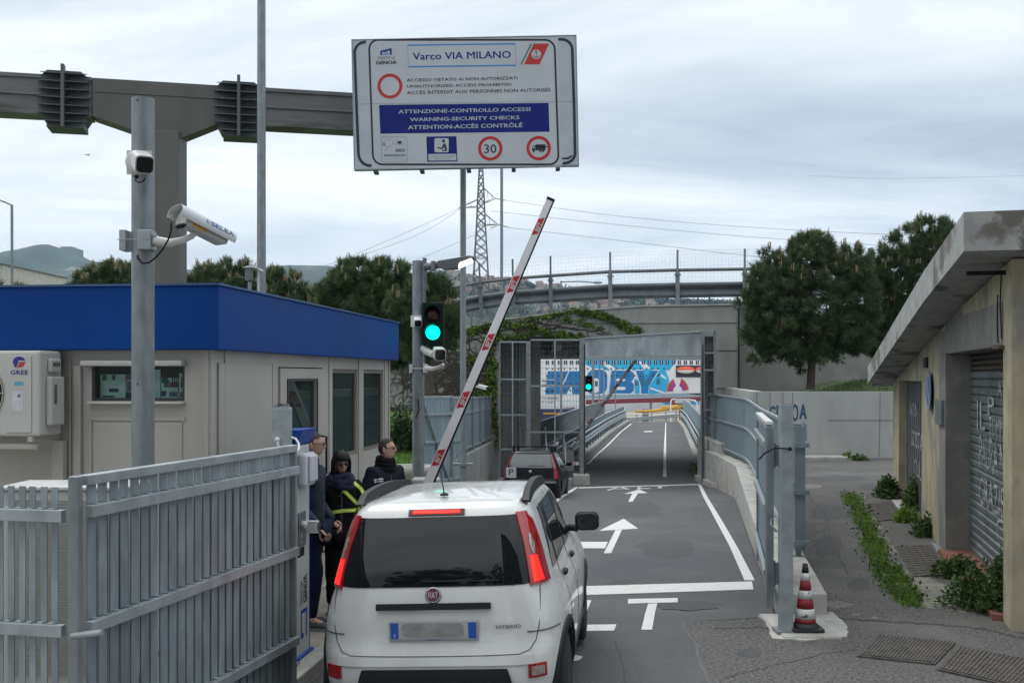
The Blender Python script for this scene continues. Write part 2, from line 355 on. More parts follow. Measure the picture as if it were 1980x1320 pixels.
# ---- painted road markings (each a thin sheet following the road, 4 mm above it)
def mark(polys, name, label, cat, dz=0.004, group=None):
    b = MB()
    for pl in polys:
        pts = [G(x, y) for x, y in pl]
        # subdivide four-sided marks along their length so they follow the slope
        if len(pl) == 4:
            n = 10
            for i in range(n):
                q = [pts[0].lerp(pts[3], i/n), pts[1].lerp(pts[2], i/n), pts[1].lerp(pts[2], (i+1)/n), pts[0].lerp(pts[3], (i+1)/n)]
                b.add([(p.x, p.y, rz(p.y)+dz) for p in q], [(0,1,2,3)])
        else: b.add([(p.x, p.y, rz(p.y)+dz) for p in pts], [tuple(range(len(pts)))])
    o = struct(name, b, white_p); return props(o, label, None)
def strip(Ls, Rs): return [[Ls[i], Rs[i], Rs[i+1], Ls[i+1]] for i in range(len(Ls)-1)]
zz = lambda l: [(1080+x/3.143, 900+y/3.143) for x, y in l]
mark(strip(zz([(845,112),(880,190),(960,340),(1040,490),(1130,696)]), zz([(865,112),(905,190),(1000,345),(1090,500),(1192,696)])), 'edge_line', 'white edge line curving along the right side of the lane', 'marking')
mark([zz([(60,735),(1175,703),(1185,752),(50,790)])], 'stop_line', 'broad white stop line across the lane beside the white car', 'marking')
mark([zz([(422,810),(724,804),(724,830),(422,838)]), zz([(545,838),(600,836),(568,996),(503,997)]), zz([(90,968),(352,964),(338,1002),(80,1006)]), zz([(150,815),(200,818),(150,960),(85,960)])], 'alt_lettering', 'white ALT lettering painted before the broad stop line', 'marking')
mark([zz([(395,322),(484,382),(245,396)]), zz([(345,392),(385,389),(320,531),(275,532)])], 'lane_arrow', 'large white arrow in the middle of the lane', 'marking')
mark([zz([(110,462),(300,463),(282,503),(110,501)])], 'short_line', 'short white bar on the asphalt left of the large arrow', 'marking')
mark([zz([(490,143),(540,166),(400,171)]), zz([(448,170),(482,169),(450,218),(424,219)])], 'lane_arrow', 'small far arrow just before the gateway', 'marking')
mark([zz([(122,131),(845,111),(866,116),(122,138)])], 'stop_line', 'thin white stop line across the foot of the gateway', 'marking')
# far A L T
def qd(l): return [(1000+x/4.95, 760+y/4.95) for x, y in l]
mark([qd([(852,928),(880,930),(985,894),(960,894)]), qd([(1040,920),(1078,918),(1000,894),(975,894)]), qd([(915,913),(1030,909),(1035,914),(905,918)])], 'alt_lettering', 'far ALT lettering, letter A by the gateway', 'marking')
mark([qd([(1160,886),(1190,886),(1175,918),(1143,918)]), qd([(1150,908),(1280,907),(1275,914),(1148,915)])], 'alt_lettering', 'far ALT lettering, letter L by the gateway', 'marking')
mark([qd([(1285,886),(1445,881),(1440,889),(1285,893)]), qd([(1350,889),(1390,889),(1380,909),(1343,909)])], 'alt_lettering', 'far ALT lettering, letter T by the gateway', 'marking')
mark([zz([(104,130),(122,131),(2,210),(-30,210)]), [(1071,967),(1081,967),(1015,1030),(995,1030)]], 'edge_line', 'white line along the parking place of the black car', 'marking')
mark([zz([(105,1150),(148,1160),(130,1180),(60,1195)])], 'arrow_tip', 'white arrow tip showing beside the white car rear wheel', 'marking')
mark([[(1282,922),(1288.5,922),(1288,870),(1283.5,870)], [(1283.5,870),(1288,870),(1288,817),(1286.5,817)]], 'lane_line', 'long white line up the ramp beyond the gateway', 'marking', 0.012)
mark(strip([(1133,898),(1152,879),(1172,862),(1186,848),(1200,834),(1219,819)], [(1138,898),(1156,879),(1175.5,862),(1189,848),(1203,834),(1223,819)]), 'edge_line', 'white line curving up the left side of the ramp', 'marking', 0.012)
mark([[(1246,833.4),(1262,833.2),(1261,835),(1245,835.2)]], 'faded_mark', 'small faded white dash high on the ramp', 'marking', 0.012)
# dark joint bands across the ramp
b = MB()
for y in (46.0, 58.5): b.add([(xl(y)+0.3,y,rz(y)+0.005),(xr(y)-0.2,y+0.5,rz(y)+0.005),(xr(y)-0.2,y+0.85,rz(y)+0.005),(xl(y)+0.3,y+0.22,rz(y)+0.005)], [(0,1,2,3)])
struct('ramp_joint', b, M('joint_asphalt', (0.045,0.045,0.045), 0.8))
# kerbs of the ramp
for nm, fx, w in (('kerb_ramp_left', xl, -0.45), ('kerb_ramp_right', xr, 0.45)):
    b = MB(); yy = [43+i*1.6 for i in range(42)] if w < 0 else [39.8+i*1.6 for i in range(44)]
    for y0, y1 in zip(yy, yy[1:]):
        a0, a1 = sorted((fx(y0), fx(y0)+w)); c0, c1 = sorted((fx(y1), fx(y1)+w))
        b.hexa([(a0,y0,rz(y0)-0.1),(a1,y0,rz(y0)-0.1),(c1,y1,rz(y1)-0.1),(c0,y1,rz(y1)-0.1),(a0,y0,rz(y0)+0.15),(a1,y0,rz(y0)+0.15),(c1,y1,rz(y1)+0.15),(c0,y1,rz(y1)+0.15)])
    struct(nm, b, conc_l)
# ================================================================== OVERPASS
ov = thing('overpass', 'concrete overpass with ivy on its face spanning the lane behind the gateway', 'bridge', (4.5, 42, -1.6))
top = [(-34,3.2),(-14,3.3),(PX(760,42),3.62),(PX(890,42),4.12),(PX(965,42),4.5),(PX(1100,42),4.84),(PX(1240,42),5.04),(8.72,5.1)]
b = MB(); b.prism(top[:] + [(8.72,-2.5),(7.9,-2.5),(7.9,3.9),(-0.44,3.9),(-0.44,-2.5),(-34,-2.5)], 42.0, 42.5); part('face_wall', b, conc, ov)
b = MB()
b.hexa([(-0.44,42.5,3.9),(8.7,42.5,3.9),(12,56,3.22),(-0.44,56,3.22),(-0.44,42.5,4.35),(8.7,42.5,4.35),(12,56,4.3),(-0.44,56,4.3)])
for i in range(5): b.box(1.6+i*1.5, 1.95+i*1.5, 42.55, 55.5, 3.35, 3.9)
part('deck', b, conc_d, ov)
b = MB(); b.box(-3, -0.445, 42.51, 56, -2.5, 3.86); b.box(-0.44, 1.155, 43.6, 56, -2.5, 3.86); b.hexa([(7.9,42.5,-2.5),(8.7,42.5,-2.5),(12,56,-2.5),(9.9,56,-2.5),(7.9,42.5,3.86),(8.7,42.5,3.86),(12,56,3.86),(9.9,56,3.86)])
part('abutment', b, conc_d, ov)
# formwork lines and joint on the face, and the pale top edge
b = MB()
for z in (1.9, 3.35): b.bar((7.92,41.985,z),(8.7,41.985,z),0.02,0.02)
b.bar((2.0,41.985,4.38),(8.7,41.985,4.42),0.02,0.015)
for x in (-4.2,-9.2): b.bar((x,41.985,-0.5),(x,41.985,3.4),0.03,0.02)
part('formwork_joint', b, M('joint_dark', (0.10,0.10,0.095), 0.9), ov)
b = MB()
for (x0,z0),(x1,z1) in zip(top, top[1:]): b.bar((x0,42.2,z0+0.03),(x1,42.2,z1+0.03),0.5,0.06)
part('coping', b, conc_l, ov)
b = MB(); b.tube([(8.76,41.96,5.0),(8.76,41.96,1.2)],0.035,8); part('drain_pipe', b, M('cable_black',(0.02,0.02,0.022),0.6), ov)
for x_ in (0.05,0.28):
    b = MB(); b.tube([(x_,43.5,3.8),(x_,43.5,-1.5)],0.05,8); part('drain_pipe', b, galv_d, ov)
# low wing wall recessed behind the pine, and planter wall with graffiti
b = MB(); b.box(8.8, 34, 46, 46.6, -2, 5.15); b.box(8.73,9.3,42.55,45.99,-2,5.06)
solo('retaining_wall', b, conc, 'tall grey concrete wall in the shade behind the round pine', 'wall', (9.6, 46, 0))
pw = thing('planter_wall', 'low grey concrete wall with blue GENOA graffiti under the round pine', 'wall', (10, 31.5, 0))
b = MB(); b.box(7.0, 34, 31.5, 31.85, -1.5, 1.92); b.hexa([(7.0,31.86,-1.5),(7.35,31.86,-1.5),(9.1,46,-1.5),(8.75,46,-1.5),(7.0,31.86,1.92),(7.35,31.86,1.92),(9.1,46,1.92),(8.75,46,1.92)])
part('wall_body', b, M('planter_concrete', (0.37,0.375,0.36), 0.85, 0, 0.12, 1.5, bump=0.3, bs=30, col2=(0.29,0.295,0.28), c2s=0.8, c2t=0.52, c2w=0.2, stretch=(1,1,0.35)), pw)
b = MB(); b.M = face_frame((0,31.496,0),(1,0,0),(0,0,1))
gx = [PX(p,31.5) for p in (1487,1502,1517,1531,1546,1562)]; gz0, gz1 = PZ(813,31.5), PZ(783,31.5)
for i, ch in enumerate('GENOA'):
    text(b, ch, gx[i], gx[i+1]-0.04, gz0+0.05*math.sin(i*2), gz1-0.03*math.cos(i), 0.002, 0, 0.045)
b.poly([(PX(1551,31.5),PZ(850,31.5)),(PX(1560,31.5),PZ(851,31.5)),(PX(1560,31.5),PZ(822,31.5)),(PX(1553,31.5),PZ(815,31.5))],0.002,1)
part('graffiti', b, [M('graffiti_blue', (0.03,0.085,0.17), 0.8, 0, 0.3, 8), M('graffiti_wash', (0.17,0.25,0.33), 0.8)], pw)
b = MB()
for px in (1462,1487,1512,1531,1700): b.bar((PX(px,31.5),31.496,0.05),(PX(px,31.5)+0.03,31.496,1.9),0.02,0.012)
b.bar((PX(1600,31.5),31.496,PZ(812,31.5)),(PX(1735,31.5),31.496,PZ(812,31.5)),0.012,0.02)
part('formwork_joint', b, M('joint_mid', (0.22,0.22,0.21), 0.9), pw)
def SOILZ(x, y): return 1.62+0.55*max(0,min(1,(x-9.8-(y-32)*0.12)/2.2))*max(0.15,min(1,(y-32)/5))
b = MB(); b.grid(lambda u, v: (7.3+27*u, 31.86+14.1*v, SOILZ(7.3+27*u, 31.86+14.1*v)), 60, 14); struct('planter_soil', b, M('soil_grass', (0.05,0.075,0.025), 0.95, 0, 0.4, 3, col2=(0.10,0.08,0.05), c2s=1.0))
b = MB(); b.box(8.1, 9.5, 30.7, 31.45, -0.2, 0.09); solo('drain_slab', b, conc_l, 'low concrete slab with an iron plate at the foot of the graffiti wall', 'slab', (8.8,31,0), bev=0.02)
# ---- retaining wall of the lane, under the right fence
def wtop(Y): return 0.22 - (Y-10.8)*0.0195
b = MB(); yy = [10.85,13,16,19,22,25,28,31,34,37,39.4]
for y0, y1 in zip(yy, yy[1:]):
    b.hexa([(xr(y0),y0,-2),(xr(y0)+0.52,y0,-2),(xr(y1)+0.52,y1,-2),(xr(y1),y1,-2),(xr(y0)+0.02,y0,wtop(y0)),(xr(y0)+0.52,y0,wtop(y0)),(xr(y1)+0.52,y1,wtop(y1)),(xr(y1)+0.02,y1,wtop(y1))])
b.box(7.15,7.9,37.2,41.9,-2,0.05)
b.hexa([(6.75,37.0,-2),(7.1,35.5,-2),(7.3,41.5,-2),(6.95,41.5,-2),(6.85,37.0,-1.28),(7.1,35.5,-1.2),(7.3,41.5,-1.4),(6.98,41.5,-1.4)])
solo('lane_wall', b, conc_l, 'pale concrete retaining wall along the right side of the descending lane', 'wall', (4.5,22,-0.5), bev=0.015)
# ---- left lane wall
def lwx(Y): return interp([(21.8,-2.05),(41.6,-0.72)], Y)
b = MB(); yy = [21.8,25,28,31,34,37,40,41.9]
for y0, y1 in zip(yy, yy[1:]):
    t0, t1 = 0.22-(y0-21.8)*0.018, 0.22-(y1-21.8)*0.018
    b.hexa([(lwx(y0)-0.35,y0,-2),(lwx(y0),y0,-2),(lwx(y1)-0.004,y1-0.01,-2),(lwx(y1)-0.35,y1-0.01,-2),(lwx(y0)-0.35,y0,t0),(lwx(y0),y0,t0),(lwx(y1)-0.004,y1-0.01,t1),(lwx(y1)-0.35,y1-0.01,t1)])
solo('lane_wall', b, conc, 'grey concrete retaining wall on the left by the black car', 'wall', (-1.5,32,-0.5), bev=0.01)
# ================================================================== OVERPASS GUARDRAIL
gr = thing('overpass_guardrail', 'galvanised guardrail with tall posts and wire screen on top of the overpass', 'guardrail', (4.5, 42.2, 5))
gp = [(800,58),(868,40),(931,33),(993,14),(1065,5),(1180,2),(1310,0),(1440,0),(1560,0),(1680,0)]   # pixel of the post, outward lean
gb = {800:650,868:628,931:615,993:606,1065:602,1180:595,1310:593,1440:591,1560:590,1680:590}
gt = {800:536,868:519,931:508,993:501,1065:495,1180:487,1310:483,1440:481,1560:480,1680:480}
Yg = 42.3
pl = []
for px, ln in gp:
    base = P(px, gb[px], Yg); topp = P(px-ln*0.14, gt[px], Yg); pl.append((base, topp))
    b = MB(); mid = base.lerp(topp, 0.62); b.bar(base, mid, 0.15, 0.15, mi=0); b.bar(mid, topp, 0.075, 0.075); b.box(base.x-0.16,base.x+0.16,Yg-0.14,Yg+0.14,base.z-0.02,base.z+0.05)
    b.box(mid.x-0.11,mid.x+0.11,Yg-0.12,Yg+0.1,mid.z-0.16,mid.z-0.1)
    part('post', b, galv_d if px % 2 else galv, gr)
def ralong(frac_bot, frac_top, prof, nm, m):
    b = MB()
    for (b0,t0),(b1,t1) in zip(pl, pl[1:]):
        vs = []; k = len(prof)
        for bb, tt in ((b0,t0),(b1,t1)):
            for fz, oy in prof:
                q = bb.lerp(tt, frac_bot + (frac_top-frac_bot)*fz); vs.append((q.x, Yg+0.13-oy, q.z))
        b.add(vs, [(i, i+1, k+i+1, k+i) for i in range(k-1)], 0, True)
    part(nm, b, m, gr, recalc=False)
wave = [(0,0.0),(0.06,0.05),(0.12,0.07),(0.2,0.08),(0.30,0.05),(0.36,0.0),(0.42,-0.02),(0.5,-0.02),(0.58,-0.02),(0.64,0.0),(0.70,0.05),(0.8,0.08),(0.88,0.07),(0.94,0.05),(1,0.0),(1.0,-0.03)]
ralong(0.16, 0.43, wave, 'rail_beam', M('rail_steel', (0.10,0.115,0.125), 0.45, 0.4, 0.15, 3))
ralong(0.62, 0.675, [(0,0),(0,0.09),(1,0.09),(1,-0.02),(0.4,-0.02)], 'top_rail', galv_d)
b = MB()
for (b0,t0),(b1,t1) in zip(pl, pl[1:]):
    n = max(4, int((b1-b0).length/0.14))
    for i in range(n): b.bar(b0.lerp(b1,i/n)+V(0,0.18,0), t0.lerp(t1,i/n)+V(0,0.18,0), 0.004, 0.004)
    for j in range(15): f = 0.05+0.95*j/14; b.bar(b0.lerp(t0,f)+V(0,0.18,0), b1.lerp(t1,f)+V(0,0.18,0), 0.004, 0.004)
part('wire_screen', b, galv_l, gr, recalc=False)
# ================================================================== GATEWAY (frame, header sheet, mesh cages)
YG = 39.5
def gx_(px): return PX(px, YG)
def gz_(py): return PZ(py, YG)
gw = thing('gateway', 'grey steel gateway frame with mesh cage sides under the overpass', 'gateway', (5,YG,-1.6))
for x0, x1, yt, yb in ((1120.5,1131.5,654,925),(1355,1362,640,938),(1017,1026,660,925),(964.5,968,660,925),(1380,1384,638,872)):
    b = MB(); b.box(gx_(x0), gx_(x1), YG-0.09, YG+0.09, gz_(yb), gz_(yt)); part('post', b, galv, gw, bev=0.008)
b = MB(); b.hexa([(gx_(1131.5),YG-0.05,gz_(689)),(gx_(1355),YG-0.05,gz_(688)),(gx_(1355),YG+0.02,gz_(688)),(gx_(1131.5),YG+0.02,gz_(689)),(gx_(1131.5),YG-0.05,gz_(655)),(gx_(1355),YG-0.05,gz_(642)),(gx_(1355),YG+0.02,gz_(642)),(gx_(1131.5),YG+0.02,gz_(655))])
for px in (1187,1241,1297): b.box(gx_(px)-0.012, gx_(px)+0.012, YG-0.06, YG-0.05, gz_(688), gz_(651)+0.0)
part('header_sheet', b, M('sheet_steel', (0.34,0.375,0.40), 0.45, 0.3, 0.3, 1.2, stretch=(1,1,0.5), col2=(0.50,0.53,0.56), c2s=1.8, c2t=0.52, c2w=0.12), gw)
b = MB(); b.box(gx_(1131.5), gx_(1355), YG-0.1, YG+0.06, gz_(696), gz_(689)); b.bar((gx_(1131),YG-0.06,gz_(654)),(gx_(1355),YG-0.06,gz_(641)),0.08,0.06)
part('lintel_beam', b, galv_l, gw, bev=0.006)
def meshpanel(x0, x1, z0, z1, dx=0.11, dz=0.2, horiz=(), verts=(), yo=0.0, parent=gw):
    b = MB(); n = int((x1-x0)/dx)
    for i in range(n+1): x = x0+(x1-x0)*i/n; b.box(x-0.0045,x+0.0045,YG-0.03+yo,YG-0.018+yo,z0,z1)
    n = int((z1-z0)/dz)
    for i in range(n+1): z = z0+(z1-z0)*i/n; b.box(x0,x1,YG-0.018+yo,YG-0.008+yo,z-0.0045,z+0.0045)
    part('mesh_panel', b, galv_d, parent)
    b = MB()
    for z in horiz: b.box(x0,x1,YG-0.03+yo,YG+0.03+yo,z-0.03,z+0.03)
    for x in verts: b.box(x-0.025,x+0.025,YG-0.032+yo,YG+0.032+yo,z0,z1)
    part('cage_frame', b, galv_l, parent)
meshpanel(gx_(968), gx_(1018), gz_(924), gz_(662), horiz=(gz_(661),gz_(733),gz_(802),gz_(868),gz_(924)), verts=(gx_(991),))
meshpanel(gx_(1026), gx_(1120), gz_(924), gz_(658), horiz=(gz_(657),gz_(746),gz_(835)), verts=(gx_(1073),))
meshpanel(gx_(1362), gx_(1380), gz_(872), gz_(641), horiz=(gz_(640),gz_(682),gz_(715),gz_(792),gz_(869)))
b = MB(); b.box(gx_(1108), gx_(1139), YG-0.35, YG+0.35, -1.75, gz_(916)); b.box(gx_(962), gx_(1108), YG-0.15, YG+0.15, -1.75, gz_(924))
part('plinth', b, conc_l, gw, bev=0.02)
b = MB(); b.M = face_frame((0,YG-0.13,0),(1,0,0),(0,0,1)); b.rect(gx_(1108),gx_(1119),gz_(898),gz_(892),0,0); b.ring(gx_(1111),gz_(895),0.02,0.045,0.002,1); part('notice_plate', b, [whitem, M('sign_red',(0.45,0.02,0.03),0.5)], gw)
b = MB(); b.bar((gx_(1131.5)-0.03,YG-0.11,-1.4),(gx_(1131.5)-0.03,YG-0.11,3.5),0.03,0.03); b.bar((gx_(1358),YG-0.11,-1.5),(gx_(1358),YG-0.11,3.5),0.03,0.03); part('gasket', b, blackm, gw)

# cracks, seams and stains of the asphalt (each a thin sheet following the ground)
def crack(pts, w, name, label, m, seed, onroad=True):
    r_ = random.Random(seed); q = []
    for a, c in zip(pts, pts[1:]):
        n = max(2, int(math.dist(a, c)/9))
        for i in range(n): t_ = i/n; q.append((a[0]+(c[0]-a[0])*t_+r_.uniform(-2.2,2.2), a[1]+(c[1]-a[1])*t_+r_.uniform(-1.2,1.2)))
    q.append(pts[-1]); g_ = [G(*p) if onroad else V((p[0]-990)/F*(CH*F/(p[1]-725)), CH*F/(p[1]-725), 0) for p in q]; b = MB(); vs = []
    for i, p in enumerate(g_):
        d = (g_[min(i+1,len(g_)-1)]-g_[max(0,i-1)]); n_ = Vector((-d.y,d.x,0)).normalized()*w*(0.5+r_.random()*0.7)
        z = (rz(p.y) if onroad else 0)+0.0025; vs += [(p.x+n_.x,p.y+n_.y,z),(p.x-n_.x,p.y-n_.y,z)]
    b.add(vs, [(2*i,2*i+1,2*i+3,2*i+2) for i in range(len(g_)-1)]); o = struct(name, b, m, recalc=False); return props(o, label)
crk = M('crack_dark', (0.048,0.047,0.045), 0.95); crl = M('crack_pale', (0.115,0.115,0.112), 0.95); tar = M('tar_patch', (0.045,0.045,0.046), 0.8, 0, 0.2, 10)
crack([(1314,1192),(1324,1216),(1346,1246),(1353,1278),(1378,1330)], 0.014, 'seam', 'pale seam between old and new asphalt', crl, 1)
crack([(1380,1215),(1470,1212),(1495,1216)], 0.008, 'crack', 'fine crack by the footing', crk, 2)
crack([(1575,905),(1640,912),(1725,908)], 0.02, 'crack', 'crack across the far yard', crk, 3, False)
crack([(1560,955),(1600,1000),(1605,1050),(1640,1110)], 0.008, 'crack', 'long crack in the yard', crk, 4, False)
crack([(1545,1040),(1578,1032),(1600,1020)], 0.012, 'crack', 'short crack in the yard', crk, 5, False)
crack([(1120,1100),(1230,1092),(1340,1088)], 0.005, 'scuff', 'faint scuff across the lane', crl, 6)
crack([(1330,960),(1345,990),(1350,1010)], 0.006, 'crack', 'fine curved crack in the lane', crk, 7)
crack([(1350,1060),(1420,1055)], 0.010, 'scuff', 'dark tyre scuff in the lane', tar, 8)
crack([(1190,1235),(1205,1290),(1212,1340)], 0.004, 'crack', 'fine crack beside the white car', crk, 9)
crack([(1620,1195),(1700,1200),(1800,1206),(1900,1215),(1985,1235)], 0.03, 'seam', 'rough seam across the yard entrance', crk, 10, False)
crack([(1400,1310),(1500,1285),(1600,1262),(1660,1255)], 0.006, 'crack', 'crack in the foreground asphalt', crk, 11, False)
def stain(cx, cy, rx, ry, m, seed, nm='stain', lb='dark stain', onroad=True, dz=0.0015):
    r_ = random.Random(seed); pts = [(cx+rx*math.cos(2*math.pi*i/22)*r_.uniform(0.75,1.15), cy+ry*math.sin(2*math.pi*i/22)*r_.uniform(0.75,1.15)) for i in range(22)]
    b = MB(); g_ = [G(*p) if onroad else V((p[0]-990)/F*(CH*F/(p[1]-725)), CH*F/(p[1]-725), 0) for p in pts]
    b.add([(p.x,p.y,(rz(p.y) if onroad else 0)+dz) for p in g_], [tuple(range(22))]); props(struct(nm, b, m), lb)
st1 = M('stain_dark', (0.062,0.062,0.065), 0.85, 0, 0.3, 30, bump=0.6, bs=100)
for i, a in enumerate(((1605,990,38,16),(1690,940,30,8),(1600,1055,30,22),(1450,1262,26,9),(1620,925,60,6),(1660,1130,22,12))): stain(*a, st1, i, lb='darker worn patch in the yard', onroad=False)
st2 = M('gravel_pale', (0.17,0.165,0.155), 0.95, 0, 0.5, 40, bump=1.0, bs=60)
for i, a in enumerate(((1615,1168,30,8),(1565,940,26,5),(1655,1188,8,3),(1690,1194,7,3))): stain(*a, st2, 20+i, nm='gravel_patch', lb='pale gravelly patch in the yard', onroad=False)
rsx = np.random.RandomState(77); b = MB()
for i in range(420):
    px = rsx.uniform(1400,1980) if i % 2 else rsx.normal(1630,35); py = rsx.uniform(1190,1318) if i % 2 else rsx.normal(1170,14)
    if py < 1120: continue
    Y_ = CH*F/(py-725); b.ell(((px-990)/F*Y_,Y_,0.004),(rsx.uniform(0.004,0.011),rsx.uniform(0.004,0.010),rsx.uniform(0.003,0.006)),3)
o = mk('gravel', b, M('pebble', (0.25,0.245,0.23), 0.9, 0, 0.4, 30)); props(o, 'loose pebbles scattered over the asphalt by the yard', 'gravel', kind='stuff')

st3 = M('lane_worn', (0.058,0.058,0.063), 0.8, 0, 0.25, 20, bump=0.5, bs=100)
for i, a in enumerate(((1235,985,50,14),(1290,1060,60,20),(1205,1130,30,10),(1330,1170,70,9),(1240,905,40,6))): stain(*a, st3, 40+i, nm='lane_stain', lb='slightly darker worn patch in the lane')
# ================================================================== FENCES AND GATES
def slats(b, p0, p1, zb, zt, sp, w, d, mi=0, off=0.0, clips=(), zb1=None, zt1=None):
    p0 = Vector(p0); p1 = Vector(p1); L_ = (p1-p0).length; u = (p1-p0)/L_; nrm = Vector((-u.y, u.x)); n = int(L_/sp)
    zb1 = zb if zb1 is None else zb1; zt1 = zt if zt1 is None else zt1
    for i in range(n):
        t = (i+0.5)/n; c = p0 + u*(t*L_) + nrm*off; a = zb+(zb1-zb)*t; e = zt+(zt1-zt)*t
        tw = random.uniform(-0.004, 0.004)
        b.bar((c.x, c.y, a), (c.x+tw, c.y, e), d, w, up=(u.x,u.y,0), mi=mi)
        for z in clips: b.bar((c.x-u.x*0.018+nrm.x*-0.02, c.y-u.y*0.018-nrm.y*0.02, z), (c.x+u.x*0.018-nrm.x*0.02, c.y+u.y*0.018-nrm.y*0.02, z), 0.04, 0.008, mi=mi)
def leaf(name, label, p0, p1, zb, zt, rails, sp=0.093, w=0.072, d=0.008, side=1, cat='gate', m=slatm, posts=(0.07,0.05), slat_over=0.0):
    p0 = Vector(p0); p1 = Vector(p1); u = (p1-p0).normalized(); nr = Vector((-u.y,u.x))*side
    t = thing(name, label, cat, (p0.x, p0.y, zb))
    b = MB(); slats(b, p0+u*0.05, p1-u*0.04, zb+0.03, zt-0.03+slat_over, sp, w, d, clips=[z+0.032 for z in rails]); part('slat_panel', b, m, t)
    if w == 0.072:
        b = MB(); slats(b, p0+u*0.10, p1-u*0.02, zb+0.02, rails[0]-0.02, sp, w, d, off=-side*0.028); part('rear_slat_panel', b, m, t)
    for p, ww in ((p0,posts[0]),(p1,posts[1])):
        if ww: b = MB(); b.box(p.x-ww/2,p.x+ww/2,p.y-ww/2,p.y+ww/2,zb,zt+0.01); part('frame_post', b, galv, t, bev=0.004)
    for z in rails:
        o = nr*0.035; b = MB(); b.bar((p0.x+o.x+u.x*0.03,p0.y+o.y+u.y*0.03,z),(p1.x+o.x,p1.y+o.y,z),0.04,0.06); part('rail', b, galv_l, t, bev=0.003)
    if not slat_over:
        b = MB(); b.bar((p0.x+u.x*0.03,p0.y+u.y*0.03,zt),(p1.x+u.x*0.02,p1.y+u.y*0.02,zt),0.06,0.05); part('top_rail', b, galv_l, t, bev=0.004)
    return t
g1 = leaf('gate_leaf', 'long foreground gate leaf of grey steel slats swung open at the left of the picture', (-2.15,5.4), (-1.575,7.8), 0.18, 1.875, (1.72,1.14,0.5), side=-1, m=slatm, posts=(0,0.05))
b = MB(); b.tube([(-2.16,5.33,1.12),(-2.0,5.3,1.145)],0.017,12); part('bolt_sleeve', b, galv_l, g1)
b = MB(); b.bar((-2.165,5.385,0.1),(-2.165,5.385,1.9),0.055,0.055); part('corner_post', b, galv, g1, bev=0.006)
leaf('slat_fence', 'foreground steel slat fence running off the left edge in front of the white cabinet', (-4.2,5.85), (-2.22,5.43), 0.05, 1.83, (1.70,1.13,0.5), sp=0.062, w=0.036, d=0.006, side=-1, cat='fence', posts=(0,0), slat_over=0.04)
g2 = leaf('gate_leaf', 'open gate leaf of grey steel slats folded against the right wall with white cap', (2.44,10.3), (2.93,12.9), 0.2, 1.90, (1.74,1.14,0.52), side=1, m=slatr)
b = MB(); b.bar((2.44,10.3,1.945),(2.93,12.9,1.945),0.07,0.03); part('cap', b, whitem, g2)
b = MB(); b.tube([(2.45,10.25,1.05),(2.42,10.15,1.0),(2.46,10.1,0.95)],0.012,6); b.box(2.9,2.94,12.86,12.9,0.98,1.12); part('padlock', b, galv_d, g2)
# gate posts
def gatepost(x, y, zb, zt, w, label):
    t = thing('gate_post', label, 'post', (x,y,zb))
    b = MB(); b.box(x-w/2,x+w/2,y-w/2,y+w/2,zb,zt); part('post', b, galv_l, t, bev=0.006)
    b = MB(); b.box(x-w/2+0.006,x+w/2-0.006,y-w/2+0.006,y+w/2-0.006,zt+0.001,zt+0.006); part('cap_plate', b, galv_d, t)
    b = MB(); b.box(x-w*0.9,x+w*0.9,y-w*0.9,y+w*0.9,zb-0.01,zb+0.012); part('base_plate', b, galv, t)
    return t
gp1 = gatepost(2.545,10.1,0.03,2.13,0.115,'square galvanised gate post beside the traffic cone')
for z in (0.55, 1.65):
    b = MB(); b.box(2.46,2.487,10.13,10.17,z-0.1,z+0.1); b.tube([(2.45,10.16,z-0.12),(2.45,10.16,z+0.12)],0.014,8); part('hinge', b, galv_d, gp1)
b = MB(); b.tube([(2.56,10.03,1.72),(2.42,10.0,1.73),(2.33,10.02,1.68),(2.30,10.1,1.62)],0.008,6); b.ell((2.57,10.035,1.72),(0.018,0.018,0.018),6); part('cable', b, blackm, gp1)
gp2 = gatepost(-1.80,8.50,0.12,2.145,0.134,'square galvanised gate post with a white cable beside the blue kiosk')
b = MB(); b.ell((-1.82,8.42,1.90),(0.022,0.03,0.022),8); b.tube([(-1.82,8.41,1.90),(-1.80,8.40,1.82),(-1.785,8.40,1.72),(-1.78,8.40,1.6)],0.012,8); part('cable_outlet', b, whitem, gp2)
# right fence on the lane wall
ft = thing('slat_fence', 'long blue-grey steel slat fence on the right lane wall up to the underpass', 'fence', (5.5,25,0))
fy = [13.4,15.6,17.8,20,22.4,24.8,27.2,29.6,32,34.4,36.8,39.2,41.6]
fp = [(xr(y)+0.40, y) for y in fy]; ftop = [1.79,1.76,1.74,1.72,1.70,1.70,1.70,1.70,1.70,1.70,1.70,1.70,1.69]
for i, ((x0,y0),(x1,y1)) in enumerate(zip(fp, fp[1:])):
    b = MB(); slats(b, (x0,y0), (x1,y1), wtop(y0)+0.06, ftop[i]-0.02, 0.10, 0.055, 0.022, zb1=wtop(y1)+0.06, zt1=ftop[i+1]-0.02); part('slat_panel', b, slatr, ft)
for f in (1.0, 0.55, 0.09):
    for i, ((x0,y0),(x1,y1)) in enumerate(zip(fp, fp[1:])):
        z0 = wtop(y0)+(ftop[i]-wtop(y0))*f; z1 = wtop(y1)+(ftop[i+1]-wtop(y1))*f
        b = MB(); b.bar((x0-0.035,y0,z0),(x1-0.035,y1,z1),0.05,0.045); part('rail', b, galv_l, ft)
for i, (x,y) in enumerate(fp):
    b = MB(); b.box(x-0.03+0.03,x+0.03+0.03,y-0.03,y+0.03,wtop(y)-0.01,ftop[i]+0.01); b.box(x-0.08,x+0.1,y-0.06,y+0.06,wtop(y)-0.005,wtop(y)+0.012); part('post', b, galv, ft)
